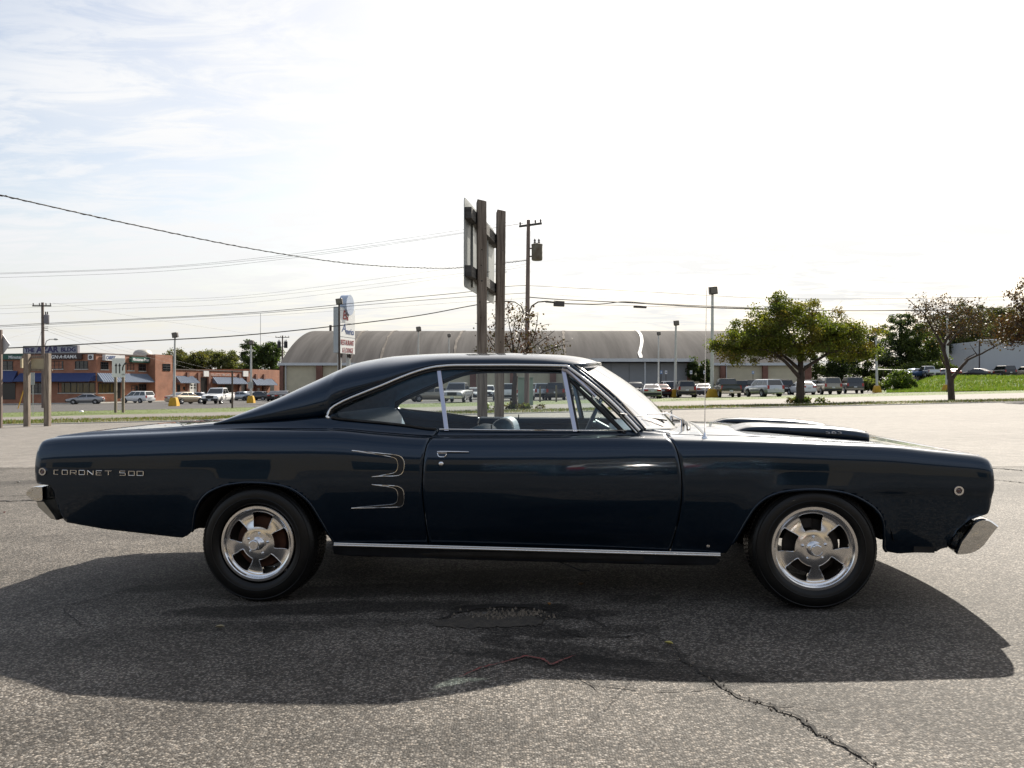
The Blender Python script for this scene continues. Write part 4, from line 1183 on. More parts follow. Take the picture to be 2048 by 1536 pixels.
# ---- bumpers: a side profile swept across the car, ends wrapped round the corner
def bumper(name, prof, bow, ends, mat, hw_=.945):
    ys = [-hw_] + [-hw_ + .012] + list(np.linspace(-hw_ + .05, hw_ - .05, 25)) + [hw_ - .012] + [hw_]
    n = len(prof); vs = []; fs = []
    cx = sum(p[0] for p in prof) / n; cz = sum(p[1] for p in prof) / n
    for i, y in enumerate(ys):
        k = .93 if i in (0, len(ys) - 1) else 1.0
        b = bow * (1 - (y / hw_) ** 2)
        for (x, z) in prof: vs.append((cx + (x - cx) * k + b, y, cz + (z - cz) * k))
    for i in range(len(ys) - 1):
        for k in range(n):
            k2 = (k + 1) % n; fs.append((i * n + k, i * n + k2, (i + 1) * n + k2, (i + 1) * n + k))
    fs.append(tuple(range(n - 1, -1, -1))); fs.append(tuple((len(ys) - 1) * n + k for k in range(n)))
    return MB().add(vs, fs).build(name, mat, CAR_ROOT, 28)
M_BCHROME = pm('bumper_chrome', (.78, .78, .76), .10, 1.0, bump=.22, bscale=26)
FB = crom([(2.240, .382), (2.279, .437), (2.307, .480), (2.340, .499), (2.378, .496), (2.415, .470), (2.421, .464), (2.412, .455), (2.374, .402), (2.347, .364), (2.311, .336), (2.271, .323), (2.222, .322), (2.226, .345), (2.240, .382)], 3)[:-1]
bumper('front_bumper', FB, .09, 0, M_BCHROME)
RB = crom([(-2.652, .594), (-2.70, .594), (-2.738, .578), (-2.757, .555), (-2.740, .535), (-2.712, .515), (-2.655, .513), (-2.650, .55), (-2.652, .594)], 3)[:-1]
bumper('rear_bumper', RB, -.06, 0, M_BCHROME)
RV = [(-2.700, .512), (-2.690, .480), (-2.605, .408), (-2.575, .404), (-2.585, .425), (-2.655, .512)]
bumper('rear_bumper_skirt', RV, -.05, 0, pm('dull_chrome', (.42, .42, .40), .35, 1.0, var=.2, vscale=10), .935)

# ---- side glass and its trims (near and far)
def glasspt(x, z, sgn, inset=.012):
    b = zbelt(x); t = (z - .93)
    return Vector((x, sgn * (.795 - max(-.02, t) * .40 - inset), z))
def ws_pt(u, v):
    """windshield: u -1..1 across, v 0 foot..1 head"""
    h0 = .735; h1 = .640
    bx, bz = wsb(u * h0) - .012, .905 + .016 * abs(u) ** 2
    hx = .458 - .150 * abs(u) ** 2; hz = 1.294 - .020 * abs(u) ** 2
    p = Vector((bx + (hx - bx) * v, u * (h0 + (h1 - h0) * v), bz + (hz - bz) * v))
    p.x += .030 * math.sin(math.pi * v) * (1 - .3 * abs(u)); p.z += .012 * math.sin(math.pi * v)
    return p
grid_patch('windshield', lambda u, w: ws_pt(2 * w - 1, u), 16, 32, [M_WSGLASS], 0)
mb = MB()
mb.tube([ws_pt(u, 1.0) + Vector((.006, 0, .004)) for u in np.linspace(-1, 1, 24)], .009, 6)
mb.build('windshield_header_trim', M_TRIM, CAR_ROOT, 60)
mb = MB(); mb.tube([ws_pt(u, 0.0) + Vector((.012, 0, .004)) for u in np.linspace(-1.02, 1.02, 28)], .011, 6)
mb.build('windshield_foot_trim', M_TRIM, CAR_ROOT, 60)
for sgn in (-1, 1):
    mb = MB(); mb.tube([ws_pt(sgn * 1.0, v) + Vector((.006, sgn * .004, .006)) for v in np.linspace(0, 1, 12)], .009, 6)
    mb.build('windshield_side_trim', M_TRIM, CAR_ROOT, 60)
    # A pillar: painted blade between the side window and the windshield
    w0 = lambda v: ws_pt(sgn, v)
    def ap(v, t):
        a = w0(v); b0 = Vector((.672, sgn * .793, .921)); b1 = Vector((.288, sgn * .668, 1.276))
        b = b0 + (b1 - b0) * v
        p = a + (b - a) * t
        bul = math.sin(math.pi * t) * .014
        return p + Vector((bul * .5, sgn * bul, bul * .4))
    grid_patch('windshield_pillar', lambda u, w: ap(u, w), 12, 8, [M_PAINT, M_DKVINYL], .03, flip=(sgn > 0))
    # drip moulding: from the rear window corner over the roof rail and down the pillar
    path = [Vector((x, sgn * (h_edge(x) + .006), drip(x) - .004)) for x in [-1.062, -1.055, -1.046, -1.025, -.98, -.93, -.88, -.82, -.764, -.70, -.66, -.61, -.565, -.53, -.51, -.48, -.457, -.40, -.35, -.2, -.03, .15, .25, .276]]
    path = [Vector((-1.046, sgn * .795, .978)), Vector((-1.060, sgn * .797, .99))] + path
    pil = [Vector((.276, sgn * .668, 1.271)) .lerp(Vector((.668, sgn * .799, .920)), t) for t in np.linspace(.02, 1, 12)]
    pil = [p + Vector((.012 * math.sin(math.pi * t), sgn * .006, .010 * math.sin(math.pi * t))) for p, t in zip(pil, np.linspace(0, 1, 12))]
    MB().tube(path + pil, .0085, 8).build('drip_moulding', M_TRIM, CAR_ROOT, 60)
    inner = [p + Vector((0.0, -sgn * .002, -.017)) for p in path[4:]] + [p + Vector((-.013, -sgn * .002, -.012)) for p in pil]
    MB().tube(inner, .0045, 6).build('window_moulding', M_TRIM, CAR_ROOT, 60)
    gask = [p + Vector((0, -sgn * .009, -.016)) for p in path[3:]] + [p + Vector((-.012, -sgn * .010, -.012)) for p in pil]
    MB().tube(gask, .012, 6).build('window_gasket', M_BLACK, CAR_ROOT, 60)
    # glass: rear quarter pane, door pane, vent pane
    def pane(name, poly):
        vs = [glasspt(x, z, sgn) for x, z in poly]
        m = MB(); m.add(vs, [tuple(range(len(vs)))]); return m.build(name, M_GLASS, CAR_ROOT)
    xs_q = [-1.03, -.98, -.88, -.764, -.66, -.565, -.50, -.455]
    if sgn < 0: pane('quarter_window', [(x, drip(x) - .012) for x in xs_q] + [(-.385, zbelt(-.39) - .02)] + [(x, zbelt(x) - .02) for x in (-.47, -.608, -.787, -.978)])
    xs_d = [-.435, -.35, -.03, .2, .252]
    if sgn < 0: pane('door_window', [(x, drip(x) - .012) for x in xs_d] + [(.322, zbelt(.32) - .02), (-.368, zbelt(-.36) - .02)])
    pane('vent_window', [(.272, 1.232), (.428, 1.098), (.580, .93), (.62, .905), (.345, .905)])
    # post between quarter and door glass
    def bar(name, a, b, wx, mat, ty=.012):
        A = glasspt(a[0], a[1], sgn, .004); B = glasspt(b[0], b[1], sgn, .004)
        m = MB(); vs = []
        for P in (A, B):
            for dx, dy in ((-wx, 0), (wx, 0), (wx, ty), (-wx, ty)): vs.append(P + Vector((dx, -sgn * dy + sgn * .006, 0)))
        m.add(vs, [(0, 1, 5, 4), (1, 2, 6, 5), (2, 3, 7, 6), (3, 0, 4, 7), (0, 3, 2, 1), (4, 5, 6, 7)])
        m.build(name, mat, CAR_ROOT, bevel=.002)
    if sgn < 0: bar('window_post', (-.447, 1.247), (-.378, .913), .010, M_BRUSH)
    if sgn < 0: bar('window_post_bead', (-.457, 1.247), (-.388, .913), .004, M_BRUSH)
    bar('vent_post', (.255, 1.256), (.325, .912), .012, M_BRUSH)
    bar('vent_gasket', (.275, 1.236), (.343, .912), .007, M_BLACK, .018)
    vf = [glasspt(.248, 1.249, sgn, 0), glasspt(.275, 1.240, sgn, 0), glasspt(.34, 1.186, sgn, 0), glasspt(.435, 1.098, sgn, 0)]
    MB().tube([p + Vector((0, sgn * .004, .004)) for p in vf], [.009, .014, .013, .008], 6).build('vent_frame', M_BRUSH, CAR_ROOT, 60)
    vg = [glasspt(.275, 1.222, sgn, 0), glasspt(.42, 1.085, sgn, 0), glasspt(.59, .915, sgn, 0)]
    MB().tube([p + Vector((0, -sgn * .004, -.012)) for p in vg], [.010, .014, .012], 6).build('vent_frame_seal', M_BLACK, CAR_ROOT, 60)
    cl = glasspt(.43, 1.075, sgn, .022)
    MB().tube([cl + Vector((-.010, 0, .035)), cl + Vector((0, 0, .0)), cl + Vector((.008, 0, -.035)), cl + Vector((.018, 0, -.022))], .005, 6).build('vent_latch', M_CHROME, CAR_ROOT, 60)
    # belt trims
    MB().tube([glasspt(x, zbelt(x) + .001, sgn, -.002) for x in np.linspace(-.42, .60, 14)], .0035, 6).build('belt_moulding', M_TRIM, CAR_ROOT, 60)
    MB().tube([Vector((x, sgn * (hbelt(x) + .004), zbelt(x) + .001)) for x in np.linspace(-1.03, -.44, 14)], .007, 6).build('belt_gasket', M_BLACK, CAR_ROOT, 60)

# ---- side trims on the near flank (and mirrored where it shows)
def on_flank(pts, sgn=-1, off=.003):
    o = []
    for x, z in pts:
        p = flank(x, z, off); o.append(Vector((p.x, -sgn * -abs(p.y) if sgn < 0 else abs(p.y), p.z)))
    return o
def fl(pts, sgn, off): return [Vector((p.x, sgn * abs(p.y), p.z)) for p in [flank(x, z, off) for x, z in pts]]
SC = [([(-.865, .813), (-.75, .803), (-.64, .793), (-.606, .786), (-.588, .772), (-.579, .750), (-.580, .720), (-.586, .700), (-.600, .687), (-.625, .681), (-.69, .678), (-.753, .675)],
       [(-.865, .813), (-.75, .797), (-.66, .783), (-.633, .776), (-.619, .764), (-.613, .745), (-.614, .722), (-.622, .705), (-.640, .695), (-.684, .686), (-.71, .681), (-.753, .675)]),
      ([(-.755, .632), (-.69, .630), (-.625, .627), (-.602, .620), (-.588, .608), (-.582, .585), (-.584, .545), (-.590, .525), (-.602, .515), (-.625, .511), (-.75, .506), (-.871, .502)],
       [(-.755, .632), (-.70, .626), (-.655, .621), (-.630, .613), (-.619, .600), (-.615, .580), (-.617, .555), (-.624, .538), (-.638, .529), (-.66, .525), (-.76, .515), (-.871, .502)])]
for sgn in (-1, 1):
    for outer, inner in SC:
        t = MB()
        o = crom(outer, 4); i = crom(inner, 4)
        t.tube(fl(o, sgn, .003), .0032, 6); t.tube(fl(i, sgn, .003), .0026, 6)
        tr = t.build('scallop_trim', M_TRIM, CAR_ROOT, 60)
        A = fl(o, sgn, .0015); B = fl(i, sgn, .0015); n = len(A)
        MB().add(A + B, [(k, k + 1, n + k + 1, n + k) for k in range(n - 1)]).build('scallop_recess', M_BLACK, tr)
    st = MB(); P0, P1 = fl([(-.985, .294)], sgn, .004)[0], fl([(1.081, .279)], sgn, .004)[0]
    for dz, r in ((.0065, .0055), (-.0035, .0065)):
        st.tube([P0.lerp(P1, k / 20) + Vector((0, sgn * (.004 if dz < 0 else .001), dz)) for k in range(21)], r, 8)
    st.build('rocker_moulding', M_TRIM, CAR_ROOT, 60)
    for (mx, mz, rr) in ((2.229, .640, .024), (-2.649, .679, .022)):
        c = fl([(mx, mz)], sgn, .0)[0]
        m = MB().lathe([(rr * .55, .004), (rr * .62, .010), (rr * .95, .010), (rr, .002), (rr, -.004)], c, 'Y', 24)
        if sgn < 0:
            m.v = [(x, 2 * c.y - y, z) for x, y, z in m.v]
        mk = m.build('side_marker', M_CHROME, CAR_ROOT, 50)
        l = MB().lathe([(.0001, .008), (rr * .4, .007), (rr * .58, .003)], c, 'Y', 20)
        if sgn < 0: l.v = [(x, 2 * c.y - y, z) for x, y, z in l.v]
        l.build('lens', M_AMBER, mk, 50)
    # door handle and lock
    HB = MB(); hp = fl([(-.402, .8095), (-.385, .811), (-.30, .811), (-.233, .8105)], sgn, .016)
    HB.tube(hp, [.0035, .0045, .004, .003], 8)
    HB.tube([fl([(-.245, .8105)], sgn, 0)[0], fl([(-.245, .8105)], sgn, .016)[0]], .004, 6)
    hd = HB.build('door_handle', M_CHROME, NEAR_DOOR if sgn < 0 else FAR_DOOR, 60)
    cpt = [fl([p], sgn, .006)[0] for p in ((-.402, .803), (-.397, .788), (-.388, .783), (-.365, .783), (-.357, .788), (-.353, .803))]
    MB().tube(cpt + [cpt[0]], .0028, 6).build('handle_cup', M_CHROME, NEAR_DOOR if sgn < 0 else FAR_DOOR, 60)
    c = fl([(-.381, .746)], sgn, 0)[0]
    m = MB().lathe([(.0001, .010), (.009, .010), (.0135, .006), (.014, -.003)], c, 'Y', 18)
    if sgn < 0: m.v = [(x, 2 * c.y - y, z) for x, y, z in m.v]
    m.build('door_lock', M_CHROME, NEAR_DOOR if sgn < 0 else FAR_DOOR, 50)
c = fl([(1.018, .325)], -1, 0)[0]
MB().lathe([(.0001, -.006), (.008, -.005), (.0095, .002)], c, 'Y', 14).build('fender_bolt', M_CHROME, CAR_ROOT, 50)

# ---- chrome block lettering on the quarter panel
STROKES = {
 'C': [[(1, 1), (.05, 1), (.05, 0), (1, 0)]], 'O': [[(.0, 1), (1, 1), (1, 0), (.0, 0), (0, 1)]],
 'R': [[(0, 0), (0, 1), (.95, 1), (.95, .45), (0, .45)], [(.5, .45), (1, 0)]],
 'N': [[(0, 0), (0, 1), (1, 0), (1, 1)]], 'E': [[(1, 1), (0, 1), (0, 0), (1, 0)], [(0, .5), (.9, .5)]],
 'T': [[(0, 1), (1, 1)], [(.5, 1), (.5, 0)]], '5': [[(1, 1), (0, 1), (0, .55), (1, .55), (1, 0), (0, 0)]],
 '0': [[(.0, 1), (1, 1), (1, 0), (.0, 0), (0, 1)]]}
PXM = .000463
for ch, a, b in (('C', 428, 490), ('O', 540, 610), ('R', 648, 728), ('O', 762, 834), ('N', 872, 945), ('E', 986, 1058), ('T', 1098, 1184), ('5', 1288, 1358), ('0', 1402, 1474), ('0', 1508, 1586)):
    x0 = -2.579 + (a - 428) * PXM; x1 = -2.579 + (b - 428) * PXM
    m = MB(); hgt = .0235; z0 = .6655
    for st in STROKES[ch]:
        for pa_, pb_ in zip(st[:-1], st[1:]):
            m.tube(fl([(x0 + (x1 - x0) * pa_[0], z0 + hgt * pa_[1]), (x0 + (x1 - x0) * pb_[0], z0 + hgt * pb_[1])], -1, .004), .0027, 6)
        m.tube(fl([(x0 + (x1 - x0) * st[0][0], z0 + hgt * st[0][1])] * 1 + [(x0 + (x1 - x0) * st[0][0] + .001, z0 + hgt * st[0][1])], -1, .004), .0027, 6)
    m.build('badge_letter', M_TRIM, CAR_ROOT, 60)

# ---- wheels
def wheel_parts():
    n = 64
    me = {}
    # tyre: lathe about Y, outer face towards -y (y = 0 is the rim lip plane)
    prof = [(.206, -.004), (.212, -.012), (.225, -.020), (.245, -.024), (.270, -.020), (.288, -.010), (.299, .004), (.3055, .020), (.308, .05), (.308, .17), (.3055, .195), (.295, .215), (.26, .235), (.22, .225), (.20, .21)]
    t = MB().lathe(prof, (0, 0, 0), 'Y', 96)
    # tread blocks
    for k in range(96):
        a = 2 * math.pi * k / 96
        for (y0, y1, off, r0) in ((.004, .040, 0, .3055), (.048, .085, .5, .3085), (.092, .128, 0, .3085), (.136, .176, .5, .3085)):
            aa = a + off * 2 * math.pi / 96; da = .021
            vs = []
            for r in (r0 - .004, r0 + .0045):
                for (s1, yy) in ((-1, y0), (1, y0), (1, y1), (-1, y1)):
                    rr = r - (.009 if yy < .01 else 0)
                    vs.append((rr * math.cos(aa + s1 * da), yy, rr * math.sin(aa + s1 * da)))
            t.add(vs, [(0, 1, 2, 3), (7, 6, 5, 4), (0, 4, 5, 1), (1, 5, 6, 2), (2, 6, 7, 3), (3, 7, 4, 0)])
    # raised rings on the sidewall
    t.lathe([(.236, -.0255), (.239, -.0275), (.242, -.0255)], (0, 0, 0), 'Y', 64)
    t.lathe([(.283, -.0145), (.286, -.0165), (.289, -.0125)], (0, 0, 0), 'Y', 64)
    me['tyre'] = t.mesh('tyre', [M_TYRE], 40)
    r = MB().lathe([(.2085, .010), (.209, -.003), (.205, -.007), (.192, -.007), (.188, -.003), (.186, .006), (.184, .012), (.176, .016), (.172, .034)], (0, 0, 0), 'Y', n)
    me['rim'] = r.mesh('rim', [M_ALU], 30)
    rb_ = MB().lathe([(.1715, .034), (.170, .10), (.172, .19), (.20, .205)], (0, 0, 0), 'Y', n)
    me['rim_barrel'] = rb_.mesh('rim_barrel', [M_IRON], 30)
    # spoke plate: polar grid with five windows
    holes = []
    for k in range(5):
        a0 = R(90 + 72 * k); pl = []
        inner = [(-.037, .083), (-.020, .088), (.0, .0895), (.020, .088), (.037, .083)]
        outer = [(.044, .096), (.049, .116), (.055, .140), (.060, .1545), (.052, .163), (.028, .170), (0, .1725), (-.028, .170), (-.052, .163), (-.060, .1545), (-.055, .140), (-.049, .116), (-.044, .096)]
        for (tx, rr) in crom(inner + outer + [inner[0]], 4)[:-1]:
            pl.append((tx * math.cos(a0 - math.pi / 2) - rr * math.sin(a0 - math.pi / 2), tx * math.sin(a0 - math.pi / 2) + rr * math.cos(a0 - math.pi / 2)))
        holes.append(pl)
    def depth(rr):
        return .002 + .020 * sstep(.052, .155, rr) - .005 * sstep(.158, .178, rr)
    rs = [.030 + .1475 * i / 34 for i in range(35)]; na = 240
    vs = []; ins = []
    for rr in rs:
        for k in range(na):
            a = 2 * math.pi * k / na; p = (rr * math.cos(a), rr * math.sin(a))
            hit = None
            if .078 < rr < .176:
                for h in holes:
                    if inpoly(p, h): hit = h; break
            ins.append(hit); vs.append(p)
    fs = []; pos = list(vs)
    for i in range(len(rs) - 1):
        for k in range(na):
            q = [i * na + k, i * na + (k + 1) % na, (i + 1) * na + (k + 1) % na, (i + 1) * na + k]
            c = sum(1 for w in q if ins[w] is None)
            if c == 0: continue
            for w in q:
                if ins[w] is not None: pos[w] = seg_near(vs[w], ins[w])[0]
            fs.append(tuple(q[::-1]))
    bm = bmesh.new(); bv = []
    for (x, z) in pos:
        rr = math.hypot(x, z); bv.append(bm.verts.new((x, depth(rr), z)))
    for f in fs:
        try: bm.faces.new([bv[w] for w in f])
        except ValueError: pass
    bmesh.ops.delete(bm, geom=[v for v in bm.verts if not v.link_faces], context='VERTS')
    bmesh.ops.remove_doubles(bm, verts=bm.verts, dist=.0004)
    bmesh.ops.dissolve_degenerate(bm, edges=bm.edges, dist=.0003)
    bmesh.ops.recalc_face_normals(bm, faces=bm.faces)
    if sum(f.normal.y for f in bm.faces) > 0: bmesh.ops.reverse_faces(bm, faces=bm.faces)
    # thickness and a rolled edge round every window
    bd = [e for e in bm.edges if e.is_boundary]
    ext = bmesh.ops.extrude_edge_only(bm, edges=bd)
    for v in [g for g in ext['geom'] if isinstance(g, bmesh.types.BMVert)]: v.co.y += .022
    bmesh.ops.recalc_face_normals(bm, faces=bm.faces)
    m = bpy.data.meshes.new('spoke_plate'); bm.to_mesh(m); bm.free(); m.materials.append(M_ALU); smooth(m, 40)
    me['spoke_plate'] = m
    # polished bead round each window
    b = MB()
    for h in holes:
        hp = [Vector((x, depth(math.hypot(x, z)) - .0005, z)) for x, z in h[::2]]
        b.tube(hp + [hp[0]], .0022, 6, cap=False)
    me['window_bead'] = b.mesh('window_bead', [M_ALU], 60)
    hb = MB().lathe([(.0001, -.056), (.023, -.056), (.0240, -.0572), (.0270, -.056), (.029, -.052), (.0295, -.030), (.031, -.010), (.037, .003)], (0, 0, 0), 'Y', 40)
    me['hub_cap'] = hb.mesh('hub_cap', [M_CHROME], 40)
    lg = MB()
    lg.lathe([(.0001, -.010), (.005, -.009), (.008, -.004), (.0085, .006)], (0, 0, 0), 'Y', 10)
    lg.lathe([(.0095, .0015), (.0125, .0005), (.0140, .0025)], (0, 0, 0), 'Y', 14)
    me['lug_nut'] = lg.mesh('lug_nut', [M_CHROME], 50)
    vsx = MB().tube([(.118, .030, -.118), (.110, .002, -.110)], .0022, 6)
    me['valve_stem'] = vsx.mesh('valve_stem', [M_CHROME], 60)
    return me
WM = wheel_parts()
def wheel(x, z, sgn, rot, scale, brake, yout, rim_scale=1.0):
    root = bpy.data.objects.new('wheel', WM['spoke_plate']); col.objects.link(root); root.parent = CAR_ROOT
    root.location = (x, sgn * yout, z)
    root.rotation_euler = (0, rot, 0 if sgn < 0 else math.pi)
    root.scale = (rim_scale, 1, rim_scale)
    for k in ('tyre', 'rim', 'rim_barrel', 'window_bead', 'hub_cap', 'valve_stem'):
        o = link_mesh(k, WM[k], root)
        if k == 'tyre': o.scale = (scale / rim_scale, 1, scale / rim_scale)
    for k in range(5):
        a = R(90 + 72 * k); o = link_mesh('lug_nut', WM['lug_nut'], root); o.location = (.0575 * math.cos(a), .003, .0575 * math.sin(a))
    if brake == 'drum':
        MB().lathe([(.0001, .055), (.135, .055), (.140, .062), (.140, .09), (.146, .095), (.146, .13)], (0, 0, 0), 'Y', 40).build('brake_drum', M_RUST, root, 30)
    else:
        d = MB().lathe([(.0001, .060), (.08, .060), (.082, .075), (.136, .078), (.136, .098), (.08, .10)], (0, 0, 0), 'Y', 40); d.build('brake_disc', M_IRON, root, 30)
        MB().box((-.05, .085, .115), (.13, .06, .055)).build('brake_caliper', M_IRON, root, bevel=.008)
    return root
for sgn in (-1, 1):
    wheel(-1.405, .297, sgn, R(8), 1.052, 'drum', .925)
    wheel(1.541, .333, sgn, R(-4), 1.025, 'disc', .925, 1.035)

# ---- wheel wells, floor pan, chassis
for (x, z) in ((-1.405, .33), (1.541, .35)):
    for sgn in (-1, 1):
        prof = []
        m = MB(); n = 20; rad = .40
        vs = []
        for k in range(n + 1):
            a = math.pi * (.06 + .88 * k / n)
            for y in (.90, .56): vs.append((x + rad * math.cos(a) * 1.02, sgn * y, z - .05 + rad * math.sin(a) * .95))
        fs = [(2 * k, 2 * k + 1, 2 * k + 3, 2 * k + 2) for k in range(n)]
        fs.append(tuple(2 * k + 1 for k in range(n + 1)))
        m.add(vs, fs).build('wheel_well', M_UNDER, CAR_ROOT, 60)
und = MB()
und.box((-.15, 0, .255), (1.70, 1.70, .06)); und.box((-2.2, 0, .42), (.55, 1.5, .18)); und.box((2.05, 0, .42), (.25, 1.4, .16)); und.box((-1.35, 0, .36), (.8, 1.0, .1)); und.box((1.45, 0, .36), (1.0, .9, .14))
und.build('floor_pan', M_UNDER, CAR_ROOT, bevel=.02)
ax = MB(); ax.tube([(-1.405, -.80, .297), (-1.405, .80, .297)], .045, 10); ax.tube([(1.541, -.80, .30), (1.541, .80, .30)], .03, 8)
ax.build('axle', M_IRON, CAR_ROOT, 60)
ex = MB(); ex.tube([(-1.0, -.45, .24), (-.4, -.42, .205), (.6, -.35, .22)], .03, 8); ex.tube([(-1.95, -.55, .33), (-1.75, -.62, .34), (-1.62, -.62, .40)], .025, 8)
ex.build('exhaust_pipe', M_IRON, CAR_ROOT, 60)
MB().tube([(.20, -.80, .225), (.27, -.82, .20), (.36, -.83, .17), (.40, -.83, .172)], .003, 5).build('hanging_wire', M_BLACK, CAR_ROOT, 60)

# ---- interior
def cushion(name, c, d, rot, mat, parent=CAR_ROOT, bev=.05):
    m = MB(); m.box((0, 0, 0), d); o = m.build(name, mat, parent, bevel=bev, segs=4); o.location = c; o.rotation_euler = rot; return o
cushion('rear_seat_back', (-1.00, 0, .775), (.20, 1.26, .48), (0, R(-24), 0), M_VINYL, bev=.095)
cushion('rear_seat', (-.72, 0, .58), (.5, 1.30, .18), (0, R(-5), 0), M_VINYL, bev=.06)
MB().box((-1.32, 0, .945), (.48, 1.34, .02)).build('parcel_shelf', M_DKVINYL, CAR_ROOT)
for sy in (-1, 1):
    cushion('front_seat_back', (-.20 + (.0 if sy < 0 else .06), sy * .36, .685 if sy > 0 else .67), (.15, .50, .52), (0, R(-14), 0), M_VINYL, bev=.07)
    cushion('front_seat', (.10, sy * .36, .50), (.50, .50, .17), (0, R(-6), 0), M_VINYL, bev=.06)
for sgn in (-1, 1):
    MB().tube([(-.135, sgn * .772, .905), (-.135, sgn * .770, .945)], .004, 6).build('lock_knob', M_BLACK, CAR_ROOT, 60)
dash = MB(); dash.prism([(.55, .72), (.52, .88), (.56, .915), (.72, .925), (.90, .90), (.95, .70)], -.70, .70, 'XZ')
dash.build('dashboard', M_DKVINYL, CAR_ROOT, bevel=.015)
MB().box((.524, .1, .845), (.012, 1.2, .008)).build('dash_trim', M_CHROME, CAR_ROOT)
sw = MB()
cen = Vector((.40, .37, .915)); ax1 = Vector((0, 1, 0)); ax2 = Vector((.42, 0, .91)).normalized()
sw.tube([cen + (ax1 * math.cos(a) + ax2 * math.sin(a)) * .195 for a in np.linspace(0, 2 * math.pi, 33)], .012, 8, cap=False)
sw.tube([cen + ax1 * -.19, cen + Vector((.03, 0, -.01)), cen + ax1 * .19], .012, 6)
sw.tube([cen + Vector((.02, 0, -.01)), cen + Vector((.30, 0, -.16))], .028, 8)
sw.build('steering_wheel', M_DKVINYL, CAR_ROOT, 60)
mr = MB(); mr.box((.42, .02, 1.215), (.03, .24, .06)); mr.tube([(.44, .02, 1.24), (.455, .02, 1.285)], .006, 6)
mr.build('rear_view_mirror', M_CHROME, CAR_ROOT, bevel=.01)
dm = MB(); dm.lathe([(.0001, -.02), (.05, -.012), (.062, .015), (.05, .022), (.0001, .024)], (.46, .90, 1.0), 'X', 18); dm.tube([(.47, .90, .98), (.50, .85, .93)], .008, 6)
dm.build('door_mirror', M_CHROME, CAR_ROOT, 50)
# firewall and bulkheads so nothing can be looked through
MB().box((1.0, 0, .58), (.03, 1.70, .56)).build('firewall', M_UNDER, CAR_ROOT)
MB().box((-1.16, 0, .62), (.02, 1.60, .62)).build('seat_bulkhead', M_DKVINYL, CAR_ROOT)
MB().box((2.29, 0, .60), (.02, 1.70, .36)).build('radiator_support', M_UNDER, CAR_ROOT)

# ---- antenna, wipers
base = Vector((1.005, -.845, side_pt(1.005, 2.0)[1]))
an = MB(); an.lathe([(.016, -.004), (.016, .006), (.008, .014), (.005, .03)], base, 'Z', 12)
an.tube([base + Vector((0, 0, .02)), base + Vector((.004, 0, .45)), base + Vector((.010, .002, .79))], [.0024, .0018, .0014], 6)
an.build('antenna', M_CHROME, CAR_ROOT, 60)
for sy in (-.28, .34):
    p = cowl_f(.45, .5 + sy / 1.51)
    w = MB(); w.tube([p, p + Vector((.0, 0, .035))], .013, 8)
    tip = ws_pt((sy - .36) / .735, .16) + Vector((.012, 0, .012))
    w.tube([p + Vector((0, 0, .035)), p.lerp(tip, .5) + Vector((.01, 0, .045)), tip + Vector((.004, 0, .008))], [.007, .006, .004], 6)
    w.build('wiper_arm', M_CHROME, CAR_ROOT, 60)
    t0 = ws_pt((sy - .56) / .735, .20) + Vector((.008, 0, .008)); t1 = ws_pt((sy - .12) / .735, .10) + Vector((.008, 0, .008))
    MB().tube([t0, t0.lerp(t1, .5), t1], .006, 6).build('wiper_blade', M_BLACK, CAR_ROOT, 60)
